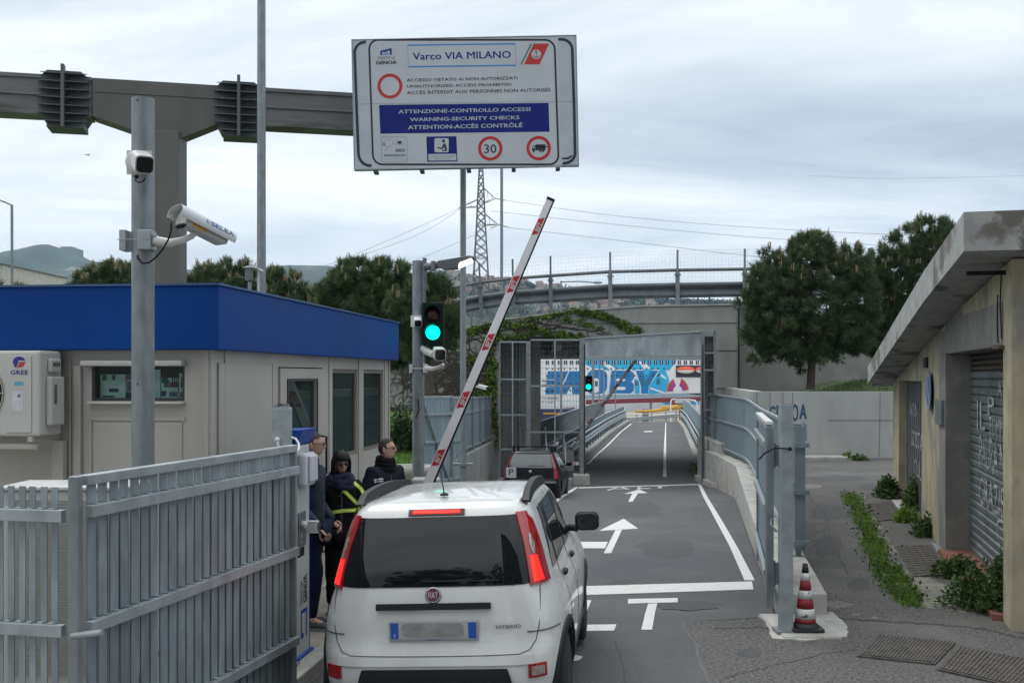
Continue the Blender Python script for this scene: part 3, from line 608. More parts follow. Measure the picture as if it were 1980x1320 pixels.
b = MB(); b.box(3.44,3.57,13.22,13.24,0.27,1.78)
for z in (1.55,0.98,0.36): b.box(3.40,3.61,13.17,13.21,z-0.03,z+0.03)
part('end_panel', b, slatr, ft)
# left far fence on wall and open leaf
fl = thing('slat_fence', 'blue-grey slat fence on the left lane wall behind the barrier arm', 'fence', (-1.6,33,0))
fy2 = [25,27.5,30,32.5,35,37.5,40,41.8]
for y0, y1 in zip(fy2, fy2[1:]):
    z0, z1 = 0.22-(y0-21.8)*0.018, 0.22-(y1-21.8)*0.018
    a = MB(); slats(a, (lwx(y0)-0.15,y0), (lwx(y1)-0.15,y1), z0+0.05, 1.86-(y0-25)*0.016, 0.10, 0.075, 0.022, zb1=z1+0.05, zt1=1.86-(y1-25)*0.016); part('slat_panel', a, slatr, fl)
for f in (0.98, 0.72, 0.08):
    a = MB()
    y0, y1 = fy2[0], fy2[-1]; z0, z1 = 0.16, -0.14; a.bar((lwx(y0)-0.115,y0,z0+(1.86-z0)*f),(lwx(y1)-0.115,y1,z1+(1.6-z1)*f),0.04,0.05); part('rail', a, galv_l, fl)
for y in fy2: a = MB(); a.box(lwx(y)-0.13,lwx(y)-0.07,y-0.03,y+0.03,0.1-(y-21.8)*0.018,1.88-(y-25)*0.016); part('post', a, galv, fl)
g3 = leaf('gate_leaf', 'open gate leaf with diagonal brace standing between barrier arm and left fence', (-1.93,23.4), (-1.35,24.1), 0.0, 1.92, (1.55,0.95,0.1), side=-1, m=slatr, sp=0.1, w=0.085)
b = MB(); b.bar((-1.93,23.33,1.85),(-1.4,23.98,0.05),0.03,0.05,up=(1,0,0)); part('brace', b, galv, g3)
g4 = leaf('gate_leaf', 'second narrow open gate leaf just right of the traffic light pole', (-1.35,24.15), (-1.05,24.5), 0.0, 1.9, (1.55,0.95,0.1), side=-1, m=slatr, sp=0.1, w=0.085)
# ================================================================== BLUE KIOSK (access terminal)
ks = thing('access_terminal', 'white and blue access terminal post with intercom beside the foreground gate', 'terminal', (-1.83,8.87,0.12))
KF = face_frame((-1.727,8.70,0), (0.11,1,0), (0,0,1))
def kb(x0,x1,y0,y1,z0,z1,mi=0,b=None):
    b = b or MB(); b.M = KF; b.box(x0,x1,y0,y1,z0,z1,mi); return b
blue_k = M('blue_paint_kiosk', (0.01,0.055,0.33), 0.4, 0, 0.08)
part('column', kb(0,0.35,0.12,1.83,-0.12,0), M('kiosk_white', (0.52,0.54,0.52), 0.35, 0, 0.05), ks, bev=0.008)
b = kb(-0.02,-0.002,0.10,1.88,-0.13,0.0); kb(0.352,0.37,0.10,1.88,-0.13,0.0,0,b); b.box(-0.03,0.38,0.10,0.135,-0.14,0.03); part('side_panel', b, blue_k, ks, bev=0.004)
b = MB(); b.M = KF; b.prism([(-0.02,1.84),(0.37,1.84),(0.37,1.965),(-0.02,1.965)], -0.25, -0.23, 0, 'y') if False else None
b.add([(-0.02,1.83,-0.13),(0.37,1.83,-0.13),(0.37,1.96,-0.13),(-0.02,1.96,-0.13),(-0.02,1.84,0.0),(0.37,1.84,0.0),(0.37,1.965,0.06),(-0.02,1.965,0.06)], [(0,1,2,3),(4,5,6,7),(0,1,5,4),(1,2,6,5),(2,3,7,6),(3,0,4,7)])
part('hood', b, blue_k, ks, bev=0.004)
ib = part('intercom', kb(0.02,0.30,1.50,1.77,0.0,0.075), M('intercom_white', (0.60,0.60,0.66), 0.35, 0, 0.03), ks, bev=0.025)
part('intercom_lid', kb(0.07,0.27,1.535,1.75,0.075,0.10), _mats['intercom_white'], ib, bev=0.012)
pn = part('reader_plate', kb(0.03,0.22,1.01,1.29,0.0,0.012), galv_d, ks, bev=0.003)
b = MB(); b.M = KF; b.lathe([(0.03,0),(0.03,0.03),(0.018,0.045),(0,0.045)], (0.1,1.19,0.012), 14); b.disc(0.1,1.1,0.012,0.0135); b.disc(0.1,1.05,0.008,0.0135); part('button', b, whitem, pn)
b = kb(0.24,0.30,1.1,1.2,0.0,0.10); part('camera_bracket', b, whitem, ks, bev=0.004)
part('camera_lens_panel', kb(0.245,0.295,1.115,1.185,0.1,0.104), blackg, ks)
part('card_slot', kb(0.03,0.2,0.93,1.0,0.0,0.004), blackm, ks)
b = MB(); b.M = KF @ Matrix.Translation((0.12,0.36,0.003)) @ Matrix.Rotation(R(90),4,'Z')
text(b, 'GENOA', 0.18, 0.40, -0.16, -0.06, 0, 0, 0.04); text(b, 'PORTS OF', 0.18, 0.37, -0.03, 0.02, 0, 0, 0.01)
b.rect(-0.10,0.12,-0.16,-0.135,0,1); b.rect(-0.10,0.13,-0.02,0.0,0,1); b.rect(0.10,0.13,-0.16,0.0,0,1); b.rect(-0.1,-0.06,-0.07,0,0,1)
part('lettering', b, [M('text_dark', (0.03,0.03,0.04), 0.5), M('text_blue', (0.02,0.06,0.42), 0.5)], ks)
b = MB(); b.tube([P(563,845,8.35),P(572,848,8.35),P(578,858,8.3),P(578,868,8.2),P(572,875,8.1),P(560,877,8.0)],0.009,8); solo('white_cable', b, whitem, 'curved white cable looping over the end of the foreground gate', 'cable', (-1.83,8.6,1.7))
# ================================================================== GANTRY AND SIGN
gm = M('gantry_steel', (0.115,0.114,0.106), 0.55, 0.2, 0.1, 2, stretch=(1,1,0.3)); gm2 = M('gantry_flange', (0.075,0.09,0.095), 0.55, 0.3, 0.15, 4)
gm3 = M('gantry_weathered', (0.15,0.155,0.155), 0.55, 0.3, 0.25, 1.5, stretch=(0.3,1,2), col2=(0.085,0.085,0.08), c2s=1.5, c2t=0.5)
ga = thing('gantry', 'huge grey steel T gantry rising behind the guard booth and carrying the sign', 'gantry', (-6.65,21.1,0.1))
b = MB(); b.box(-6.93,-6.41,20.88,21.42,0.1,7.1); part('column', b, gm, ga, bev=0.012)
dv = Vector((6.45,1.55,0)).normalized()
GF = face_frame((-6.67,20.98,0), dv, (0,0,1))     # x along beam, y up, z towards camera
b = MB(); b.M = GF
b.add([(x,y,z) for z in (-0.5,0.02) for x,y in ((-1.35,7.32),(-0.27,6.98),(0.27,6.98),(1.0,7.32),(1.0,8.05),(-1.35,8.05))], [(0,1,2,3,4,5),(11,10,9,8,7,6)]+[(i,i+6,(i+1)%6+6,(i+1)%6) for i in range(6)])
b.box(-1.3,0.95,7.78,7.80,0.02,0.035)
part('beam_head', b, gm, ga, bev=0.01)
for x0, x1 in ((-9.5,-1.36),(1.01,6.2)):
    b = MB(); b.M = GF; b.box(x0,x1,7.36,8.05,-0.45,0.0); b.box(x0,x1,7.30,7.36,-0.5,0.04); b.box(x0,x1,7.98,8.06,-0.5,0.03); b.box(x0,x1,7.66,7.70,0.0,0.03); part('beam', b, gm3, ga, bev=0.008)
for xc in (-1.85, 1.35):
    b = MB(); b.M = GF
    pr = [(-0.40,7.30),(-0.33,7.16),(0.33,7.16),(0.42,7.30),(0.42,8.04),(0.30,8.14),(-0.30,8.14),(-0.40,8.04)]
    b.add([(xc+x,y,z) for z in (-0.56,0.05) for x,y in pr],[tuple(range(8)),tuple(range(15,7,-1))]+[(i,i+8,(i+1)%8+8,(i+1)%8) for i in range(8)])
    for i in range(7):
        z = 7.2+i*0.15; hw_ = 0.46-0.05*(i in (0,6)); pr = [(-hw_,0.02),(-hw_,0.08),(-hw_*0.6,0.19),(0,0.22),(hw_*0.6,0.19),(hw_,0.08),(hw_,0.02)]
        b.add([(xc+x,z+dz-0.25*y_,y_) for dz in (0,0.018) for x,y_ in pr],[tuple(range(7)),tuple(range(13,6,-1))]+[(j,j+7,(j+1)%7+7,(j+1)%7) for j in range(7)])
    b.box(xc-0.03,xc+0.03,7.05,8.22,0.05,0.25,1)
    for i in range(6): b.ell((xc+0.055,7.27+i*0.15,0.16),(0.018,0.02,0.018),5,1)
    b.box(xc-0.30,xc+0.36,7.06,7.16,-0.50,0.10)
    part('flange_joint', b, [gm2, gm], ga)
TH = R(1.15); YS = 21.15; SS = F/YS
SF = face_frame(P(899.5,198.5,YS), (math.cos(TH),0,math.sin(TH)), (-math.sin(TH),0,math.cos(TH)))
def S_(zx, zy, k=1/(4.125*SS)):
    dx_, dy_ = (zx-992)*k, (zy-611)*k
    return (dx_*math.cos(TH) - dy_*math.sin(TH), -dx_*math.sin(TH) - dy_*math.cos(TH))
sg = thing('access_sign', 'large white port access sign hanging from the steel gantry over the lane', 'sign', tuple(P(899.5,198.5,YS)))
hw, hh = 433/SS/2, 250/SS/2
b = MB(); b.M = SF; b.box(-hw,hw,-hh,hh,-0.14,0.0); part('panel', b, M('sign_white', (0.42,0.46,0.50), 0.45, 0.1, 0.05, 2), sg, bev=0.01)
b = MB(); b.M = SF; b.box(-hw-0.012,hw+0.012,hh,hh+0.012,-0.15,0.01); b.box(-hw-0.012,hw+0.012,-hh-0.012,-hh,-0.15,0.01); b.box(-hw-0.012,-hw,-hh,hh,-0.15,0.01); b.box(hw,hw+0.012,-hh,hh,-0.15,0.01); part('edge_trim', b, galv_l, sg)
SMAT = [M('sign_black',(0.02,0.02,0.035),0.5,0,0), M('sign_blue',(0.010,0.018,0.17),0.6,0,0.05,spec=0.2), M('sign_skyblue',(0.03,0.22,0.55),0.5,0,0), _mats.get('sign_red') , M('sign_green',(0.0,0.16,0.11),0.5,0,0), M('sign_text_blue',(0.02,0.03,0.2),0.6,0,0,spec=0.2), _mats['sign_white'], M('sign_grey_line',(0.2,0.21,0.24),0.6,0,0), M('sign_panel_white',(0.46,0.49,0.52),0.5,0,0.04,2)]
b = MB(); b.M = SF
def sl(pts): return [S_(*p) for p in pts]
def ST(tx, x0, x1, y0, y1, mi, z=0.004, bold=0.02): A = S_(x0,y1); B = S_(x1,y0); text(b, tx, A[0], B[0], A[1], B[1], z, mi, bold)
def RR(x0,x1,y0,y1,r,dx0=0,dx1=0):   # rounded rect in sign pixels, bottom shifted sideways
    pts = rrect(x0,x1,y0,y1,r); return [S_(px+(dx0+(dx1-dx0)*(py-y0)/(y1-y0)), py) for px,py in pts]
b.poly(sl([(205,112),(1730,90),(1758,1128),(245,1136)]), 0.0015, 8)
b.path(RR(232,1712,112,1105,75,-8,26), 0.038, 0.003, 0, True)
# side brackets of the outer border
def arc(cx,cy,r,a0,a1,n=10): return [(cx+r*math.cos(R(a0+(a1-a0)*i/n)), cy-r*math.sin(R(a0+(a1-a0)*i/n))) for i in range(n+1)]
b.path(sl([(200,130)]+arc(195,215,85,95,180)+[(128,700),(140,1010)]+arc(235,1022,92,185,268)+[(245,1115)]), 0.055, 0.003, 0)
b.path(sl([(1735,108)]+arc(1762,192,84,85,0)+[(1862,700),(1868,1000)]+arc(1785,1010,84,-5,-88)+[(1770,1098)]), 0.055, 0.003, 0)
b.path(sl([(110,626),(228,622),(1730,604),(1885,603)]), 0.008, 0.0025, 7)
b.path(sl([(532,155),(1392,143),(1397,315),(540,326)]), 0.026, 0.004, 2, True)
ST('Varco VIA MILANO', 575, 1355, 200, 272, 5, bold=0.025)
b.poly(sl([(1538,142),(1662,142),(1585,308),(1462,308)]),0.004,3); b.poly(sl([(1512,146),(1525,145),(1443,308),(1432,309)]),0.004,4)
c = S_(1559,228); k = 1/(4.125*SS); b.disc(c[0],c[1],38*k,0.005,8,24)
b.ring(c[0],c[1]-1*k,22*k,28*k,0.006,0,20,200,340); b.rect(c[0]-2*k,c[0]+2*k,c[1]-27*k,c[1]+22*k,0.006,0); b.rect(c[0]-13*k,c[0]+13*k,c[1]+12*k,c[1]+16*k,0.006,0); b.ring(c[0],c[1]+25*k,3*k,7*k,0.006,0,12)
# port logo
b.poly(sl([(315,200),(405,178),(407,230),(392,232),(390,196),(330,210),(330,232),(315,234)]),0.004,5); b.rect(S_(335,225)[0],S_(385,225)[0],S_(335,231)[1],S_(335,222)[1],0.004,2); b.rect(S_(342,225)[0],S_(375,225)[0],S_(335,212)[1],S_(335,206)[1],0.004,5)
ST('PORTS of', 297, 430, 244, 268, 0, bold=0.0); ST('GENOA', 282, 444, 277, 308, 0, bold=0.045)
c = S_(392,481); b.ring(c[0],c[1],75*k,100*k,0.004,3)
ST('ACCESSO VIETATO AI NON AUTORIZZATI', 527, 1408, 404, 445, 0); ST('UNAUTHORIZED ACCESS PROHIBITED', 529, 1362, 455, 494, 0); ST('ACCÈS INTERDIT AUX PERSONNES NON AUTORISÉS', 529, 1672, 490, 546, 0)
b.poly(sl([(305,631),(1657,614),(1664,844),(316,859)]),0.004,1)
ST('ATTENZIONE-CONTROLLO ACCESSI', 461, 1510, 650, 700, 6, 0.006, 0.028); ST('WARNING-SECURITY CHECKS', 553, 1423, 716, 762, 6, 0.006, 0.028); ST('ATTENTION-ACCÈS CONTRÔLÉ', 537, 1447, 768, 826, 6, 0.006, 0.028)
b.path(RR(322,527,886,1088,16,0,4), 0.008, 0.004, 7, True)
b.path(sl([(340,925),(352,912),(385,905),(412,915),(418,940),(400,960),(362,965),(340,950),(340,925)]),0.006,0.004,7); c = S_(345,943); b.ring(c[0],c[1],6*k,13*k,0.005,7); b.path(sl([(418,933),(437,930)]),0.005,0.004,7); b.path(sl([(437,915),(505,915),(505,945),(437,945)]),0.005,0.004,7,True); b.rect(S_(452,930)[0],S_(485,930)[0],S_(452,940)[1],S_(452,921)[1],0.004,0)
b.path(sl([(375,965),(368,990),(350,992)]),0.006,0.004,7)
ST('AREA', 435, 512, 978, 1006, 0, bold=0.02); ST('VIDEOSORVEGLIATA', 342, 518, 1022, 1043, 5); ST('informativa videosorveglianza', 345, 512, 1056, 1067, 7, bold=0)
b.poly(sl([(682,883),(922,880),(930,1080),(690,1084)]),0.004,1); b.poly(sl([(698,1022),(920,1020),(922,1072),(700,1075)]),0.005,8)
pp = RR(747,860,896,1008,12); b.poly(pp,0.005,8)
b.poly(sl([(805,910),(830,905),(832,930),(812,932)]),0.006,0); b.poly(sl([(815,942),(835,938),(848,985),(845,998),(808,998),(806,990),(832,988),(826,965),(812,985),(768,975),(772,966),(806,972)]),0.006,0)
ST('CONTROLLO ELETTRONICO', 708, 912, 1034, 1048, 7, 0.006, 0.01); ST('DELLA VELOCITÀ', 748, 872, 1050, 1066, 7, 0.006, 0.01)
for cx, cy in ((1192,977),(1578,975)): c = S_(cx,cy); b.ring(c[0],c[1],73*k,98*k,0.004,3)
ST('30', 1145, 1240, 944, 1016, 0, bold=0.02)
b.poly(sl([(1553,945),(1633,945),(1633,992),(1553,992)]),0.005,0); b.poly(sl([(1526,962),(1532,955),(1550,953),(1550,992),(1524,994)]),0.005,0); b.poly(sl([(1532,962),(1545,960),(1545,974),(1530,976)]),0.006,8); b.rect(S_(1524,0)[0],S_(1633,0)[0],S_(0,1000)[1],S_(0,993)[1],0.005,0)
for cx in (1540,1592,1613): c = S_(cx,998); b.disc(c[0],c[1],9*k,0.0055,0,12)
b.poly(sl([(1760,1052),(1810,1048),(1845,1028),(1848,1040),(1815,1066),(1762,1062)]),0.004,0)
ST('segnaletica', 1630, 1675, 1108, 1117, 7, bold=0)
part('sign_face', b, SMAT, sg, recalc=False)
for zx in (270,640,1015,1375,1730):
    b = MB(); b.M = SF; c = S_(zx,1140); b.box(c[0]-0.03,c[0]+0.05,-hh-0.06,-hh-0.012,-0.3,-0.02); part('bracket', b, gm2, sg)
# ================================================================== POLES, LIGHTS, CAMERAS
grn = M('green_signal', (0.0,0.85,0.55), 0.3, 0, 0, emit=2.0)
def traffic_light(px, py, Y, Zg, label, pole=True, k=1.0):
    c = P(px, py, Y); x, z = c.x, c.z
    t = thing('traffic_light', label, 'traffic light', (x, Y, Zg))
    bm_ = M('signal_body', (0.006,0.018,0.016), 0.6, 0, 0.1, spec=0.15)
    b = MB(); b.box(x-0.155,x+0.155,Y-0.1,Y+0.08,z-0.30,z+0.32); part('housing', b, bm_, t, bev=0.015)
    for dz, mt, nm in ((0.145, M('red_lens_dark',(0.05,0.012,0.01),0.25,0,0), 'red_lens'), (-0.115, grn, 'green_lens')):
        b = MB(); b.lathe([(0.105,0),(0.095,0.02),(0.05,0.03),(0,0.032)], (x,Y-0.1,z+dz), 24, axis=(0,-1,0)); ln = part(nm, b, mt, t)
        b = MB(); b.grid(lambda u, v: (x+0.118*math.cos(R(-20+220*u)), Y-0.1-0.2*v*(0.35+0.65*math.sin(R(max(0,min(180,-20+220*u))))), z+dz+0.118*math.sin(R(-20+220*u))), 20, 2); part('visor', b, bm_, ln, recalc=False)
    return t
t = traffic_light(838, 628, 15.8, -0.26, 'traffic light showing green on the near pole behind the guards')
x0 = PX(809,15.9)
b = MB(); b.tube([(x0,15.9,0.1),(x0,15.9,4.07)],0.088,20); part('pole', b, galv, t)
b = MB(); b.box(x0+0.09,x0+0.16,15.86,15.9,3.35,3.39); b.box(x0+0.09,x0+0.16,15.86,15.9,2.82,2.86); b.tube([(x0+0.1,15.8,4.1),(x0+0.1,15.8,3.65)],0.03,8); b.bar((x0+0.105,15.83,2.7),(x0+0.105,15.83,3.7),0.02,0.04); part('bracket', b, galv_d, t)
b = MB(); b.tube([(x0,15.81,2.05),(x0+0.02,15.80,1.9),(x0-0.03,15.8,1.78)],0.01,6); part('cable', b, blackm, t)
# lamp arm of that pole
t = thing('street_lamp', 'lit flat street lamp head on an arm above the green traffic light', 'lamp', (x0,15.9,4.0))
s = 15.9/F
b = MB(); b.tube([P(822,516,15.8),P(838,514,15.75),P(852,511,15.7)],[0.055,0.06,0.055],10); b.box(P(838,0,15.7).x-0.03,P(838,0,15.7).x+0.03,15.65,15.8,PZ(523,15.7),PZ(505,15.7)); part('arm', b, galv_d, t)
hd = MB(); A = P(846,511,15.7); B_ = P(918,496,15.6)
hd.hexa([A+V(0,-0.06,-0.06),P(880,511,15.6)+V(0,-0.1,-0.02),B_+V(0,-0.07,-0.03),A+V(0,0.06,-0.06),A+V(0,-0.05,0.04),P(880,503,15.6)+V(0,-0.1,0.05),B_+V(0,-0.05,0.02),A+V(0,0.06,0.04)]) if False else None
for (p,w,h0,h1) in (): pass
prof = [(846,0.06,517,503),(862,0.10,520,501),(884,0.14,519,498),(905,0.13,508,494),(918,0.06,500,495)]
vs = []
for px, w, yb, yt in prof:
    for dy_, py in ((-w,yb),(w,yb),(w,yt+2),(w*0.5,yt),(-w*0.5,yt),(-w,yt+2)): q = P(px,py,15.6); vs.append((q.x,15.65+dy_,q.z))
hd.add(vs, [(i*6+j,i*6+(j+1)%6,(i+1)*6+(j+1)%6,(i+1)*6+j) for i in range(4) for j in range(6)]+[(0,1,2,3,4,5),(24,25,26,27,28,29)],0,False)
part('lamp_head', hd, M('lamp_grey',(0.10,0.105,0.11),0.5,0.2), t)
b = MB(); q = [P(886,516,15.5),P(914,503,15.5),P(911,499,15.5),P(888,508,15.5)]; b.add([(p.x,15.50,p.z) for p in q]+[(p.x,15.70,p.z-0.01) for p in q],[(0,1,2,3),(7,6,5,4),(0,4,5,1),(1,5,6,2),(2,6,7,3),(3,7,4,0)]); part('led_panel', b, M('led_white',(1.0,0.9,0.82),0.3,0,0,emit=1.7), t)
# cameras on the signal pole
def bullet(label, back, fwd, ln, w, h, cat='camera', plate=None, nm='security_camera', bodym=None):
    t = thing(nm, label, cat, tuple(back))
    fr = frame(back, fwd)
    b = MB(); b.M = fr; pr = rrect(-w/2,w/2,-h/2,h/2,min(w,h)*0.22,4); n = len(pr)
    sc = [(0,0.72),(0.08,0.9),(0.3,1.0),(0.97,1.02),(1.0,0.99)]; vs = [(x*k, ln*f, z*k) for f,k in sc for x,z in pr]
    b.add(vs, [(i*n+j,i*n+(j+1)%n,(i+1)*n+(j+1)%n,(i+1)*n+j) for i in range(len(sc)-1) for j in range(n)]+[tuple(range(n)),tuple((len(sc)-1)*n+j for j in range(n))],0,False); part('housing', b, bodym or whitem, t)
    b = MB(); b.M = fr; pr = rrect(-w*0.44,w*0.44,-h*0.43,h*0.43,min(w,h)*0.2,4); vs = [(x, ln*f, z) for f in (1.001,1.03) for x,z in pr]
    b.add(vs, [(j,(j+1)%n,n+(j+1)%n,n+j) for j in range(n)]+[tuple(range(n,2*n))]); part('lens_window', b, blackg, t)
    return t
t = bullet('small white box camera on the traffic light pole beside the signal head', P(807,618,15.75), (0.15,-1,-0.35), 0.2, 0.11, 0.11)
b = MB(); b.box(x0-0.1,x0+0.06,15.76,15.82,PZ(632,15.8),PZ(610,15.8)); part('mount', b, whitem, t)
t = bullet('white dome bullet camera on an arm below the green signal', P(838,682,15.5)+V(0.05,0.1,0.02), (0.22,-1,-0.2), 0.28, 0.16, 0.17)
b = MB(); b.tube([(x0+0.08,15.8,PZ(672,15.8)),(x0+0.14,15.75,PZ(680,15.8)),(x0+0.24,15.65,PZ(686,15.8))],[0.06,0.055,0.045],10); part('arm', b, whitem, t)
t = thing('camera_bracket', 'empty white curved bracket clamped low on the traffic light pole', 'bracket', tuple(P(826,712,15.8)))
b = MB(); b.tube([P(824,712,15.7),P(838,713,15.6),P(850,709,15.55),P(857,704,15.5)],[0.045,0.03,0.025,0.025],8); part('arm', b, whitem, t)
b = MB(); b.box(x0-0.13,x0-0.08,15.83,15.97,PZ(720,15.8),PZ(704,15.8)); b.box(x0+0.08,x0+0.13,15.75,15.95,PZ(720,15.8),PZ(703,15.8)); b.box(x0-0.12,x0+0.12,15.8,15.81,PZ(713,15.8),PZ(711,15.8)); part('clamp', b, whitem, t)
# camera on fence pole
def pole(px, Y, z0, z1, r, label, r1=None, name='light_pole', m=galv, base=None):
    x = PX(px, Y); t = thing(name, label, 'pole', (x,Y,z0))
    b = MB(); b.tube([(x,Y,z0),(x,Y,z1)],[r,r1 or r],16); part('shaft', b, m, t)
    if base: b = MB(); b.box(x-base,x+base,Y-base,Y+base,z0-0.01,z0+0.03); part('base_plate', b, galv_d, t)
    return t
t = pole(895.5, 22, -0.62, 8.9, 0.06, 'slender grey pole rising from the left lane wall to the sign', base=0.15)
b = MB(); b.box(PX(895.5,22)-0.2,PX(895.5,22)+0.2,21.9,22.1,PZ(900,22),PZ(895,22)); part('bracket', b, galv, t)
t = bullet('tiny white camera on the slender pole by the ivy', P(925,746,21.9), (1,-0.6,-0.25), 0.22, 0.09, 0.08); b = MB(); b.bar(P(900,748,21.95),P(925,747,21.9),0.03,0.03); part('arm', b, whitem, t)
pole(970, 60, -1.7, 17.0, 0.09, 'thin grey pole seen through the pylon beyond the overpass', 0.08)
t = pole(505.5, 19.6, 0.1, 13, 0.085, 'tall round grey pole behind the booth roof crossing the gantry', 0.07)
pp_ = 45; t = thing('street_lamp', 'distant lamp post with short arm at the far left edge', 'lamp', (PX(23,pp_),pp_,0))
b = MB(); b.tube([(PX(24,pp_),pp_,0),(PX(23,pp_),pp_,PZ(396,pp_))],0.055,10); part('post', b, galv, t)
b = MB(); b.tube([P(23,397,pp_),P(10,391,pp_),P(-12,383,pp_)],0.035,8); b.box(PX(-40,pp_),PX(-12,pp_),pp_-0.1,pp_+0.1,PZ(384,pp_),PZ(380,pp_)); part('arm', b, galv, t)
t = thing('street_lamp', 'lamp with long arm glimpsed behind the overpass guardrail', 'lamp', (PX(1085,90),90,-7))
b = MB(); b.tube([(PX(1085,90),90,-7),P(1085,543,90)],0.07,8); part('post', b, galv, t)
b = MB(); b.tube([P(1085,545,90),P(1120,544,90),P(1147,546,90)],0.05,8); part('arm', b, galv, t)
b = MB(); b.ell(P(1155,546,90),(0.42,0.15,0.13),8); part('lamp_head', b, galv_l, t)
t = thing('garden_lamp', 'low modern lantern with curved white top behind the booth roof', 'lamp', (PX(483,17),17,0.1))
b = MB(); b.tube([(PX(483,17),17,0.1),P(483,545,17)],0.03,10); part('post', b, galv, t)
b = MB(); b.box(PX(475,17),PX(488,17),16.95,17.05,PZ(543,17),PZ(520,17)); part('lantern', b, galv_d, t, bev=0.01)
b = MB(); vs = [P(x,y,17) for x,y in ((473,518),(480,515),(492,515),(502,519),(508,524),(503,521),(492,518),(480,518))]; b.add([(v.x,16.9,v.z) for v in vs]+[(v.x,17.1,v.z) for v in vs],[(0,1,2,3,4,5,6,7)]+[tuple(range(15,7,-1))]+[(i,i+8,(i+1)%8+8,(i+1)%8) for i in range(8)]); b.tube([P(500,519,17),P(500,560,17),(PX(500,17),17,0.1)],0.012,6); part('canopy', b, whitem, t)
# big pole with two cameras
YP = 7.9; xp = PX(276.5,YP)
t = thing('camera_pole', 'thick galvanised steel pole with two cameras in front of the guard booth', 'pole', (xp,YP,0.1))
b = MB(); b.tube([(xp,YP,0.1),(xp,YP,PZ(192,YP))],0.081,28); part('shaft', b, galv, t)
b = MB(); b.tube([(xp,YP,PZ(192,YP)),(xp,YP,PZ(190.5,YP))],0.078,28); part('cap', b, galv_d, t)
b = MB()
for px, py in ((265,193.5),(266,494),(265,742)): b.lathe([(0.012,0),(0.012,0.004),(0,0.004)], (PX(px,YP-0.075),YP-0.0745,PZ(py,YP-0.075)), 12, axis=(-0.45,-1,0))
part('cable_hole', b, blackg, t)
# camera 1
t = bullet('white box camera with dark front near the top of the thick pole', P(268,306,7.80), (0.46,-0.9,-0.34), 0.3, 0.125, 0.125, bodym=M('camera_white',(0.58,0.58,0.56),0.35,0,0.04))
b = MB(); b.lathe([(0.083,0),(0.083,0.02),(0.07,0.03),(0,0.03)], (xp-0.01,YP-0.085,PZ(318,YP)), 24, axis=(0,-1,0)); b.box(xp-0.088,xp+0.088,YP-0.09,YP-0.07,PZ(341,YP),PZ(296,YP)); part('junction_plate', b, _mats['camera_white'], t)
b = MB(); q=[P(264,342,7.75),P(262,349,7.72),P(268,353,7.7),P(276,351,7.65),P(280,346,7.6)]; b.tube(q,0.006,6); b.ell(q[0],(0.018,0.015,0.015),6); part('cable', b, blackm, t)
# camera 2: long housing with sunshield, seen from behind
t = thing('shielded_camera', 'long white shielded camera with blue lettering angled away from the thick pole', 'camera', tuple(P(375,455,7.8)))
O = P(352,420,7.72); fw = (P(432,461,8.0)-O); LN = 0.42; fr = frame(O, fw)
sh = M('shield_white',(0.62,0.64,0.66),0.3,0,0.03); body = M('housing_cream',(0.45,0.45,0.42),0.4,0,0.05)
b = MB(); b.M = fr; pr = [(-0.062,-0.045),(-0.05,-0.06),(0.05,-0.06),(0.062,-0.045),(0.066,0.0),(0.055,0.035),(0.03,0.055),(-0.03,0.055),(-0.055,0.035),(-0.066,0.0)]; n = 10
sc = [(0.0,0.98),(0.36,0.98),(0.385,0.75)]; b.add([(x*k,f,z*k) for f,k in sc for x,z in pr],[(i*n+j,i*n+(j+1)%n,(i+1)*n+(j+1)%n,(i+1)*n+j) for i in range(2) for j in range(n)]+[tuple(range(n)),tuple(range(20,30))]); part('housing', b, body, t)
b = MB(); b.M = fr
def shf(u, v, k=1.0): a = R(-22+224*u); return (0.088*k*math.cos(a), -0.045+0.47*v - 0.02*abs(math.cos(a))*(1-v), 0.005+0.075*k*math.sin(a))
b.grid(lambda u,v: shf(u,v), 18, 4); b.grid(lambda u,v: shf(u,v,0.955), 18, 4)
b.grid(lambda u,v: shf(u,0,0.955+0.045*v), 18, 1); b.grid(lambda u,v: shf(u,1,0.955+0.045*v), 18, 1); part('sunshield', b, sh, t, recalc=False)
b = MB(); b.M = fr
def onsh(a, c): ang = 8+26*c; p = Vector((0.0895*math.cos(R(ang)), 0.0, 0.005+0.0765*math.sin(R(ang)))); return (p.x, 0.19+0.21*a, p.z)
text(b, 'SELEA', 0,1,0,1,0,0,0.04, fn=onsh)
def onsh2(x, y): ang = 8+26*y; return (0.0895*math.cos(R(ang)), 0.19+0.21*x, 0.005+0.0765*math.sin(R(ang)))
for q in ([(-0.22,0.5),(-0.16,1.1),(-0.13,1.0),(-0.18,0.5)],[(-0.22,0.5),(-0.16,-0.1),(-0.13,0.0),(-0.18,0.5)],[(-0.10,0.5),(-0.16,1.1),(-0.13,1.0),(-0.07,0.5)],[(-0.10,0.5),(-0.16,-0.1),(-0.13,0.0),(-0.07,0.5)]): b.add([onsh2(*p) for p in q],[(0,1,2,3)])
part('lettering', b, M('lettering_blue',(0.03,0.12,0.35),0.5), t, recalc=False)
b = MB(); b.M = fr; b.box(0.0615,0.0675,0.06,0.18,-0.044,-0.015); part('warning_label', b, M('label_orange',(0.55,0.28,0.03),0.5), t)
b = MB(); b.M = fr; 
for x in (-0.03,0.0,0.03): b.lathe([(0.014,0),(0.014,0.03),(0.009,0.035),(0,0.035)], (x+0.01,0.012,-0.052), 10, axis=(0,-0.6,-1))
part('cable_gland', b, blackm, t)
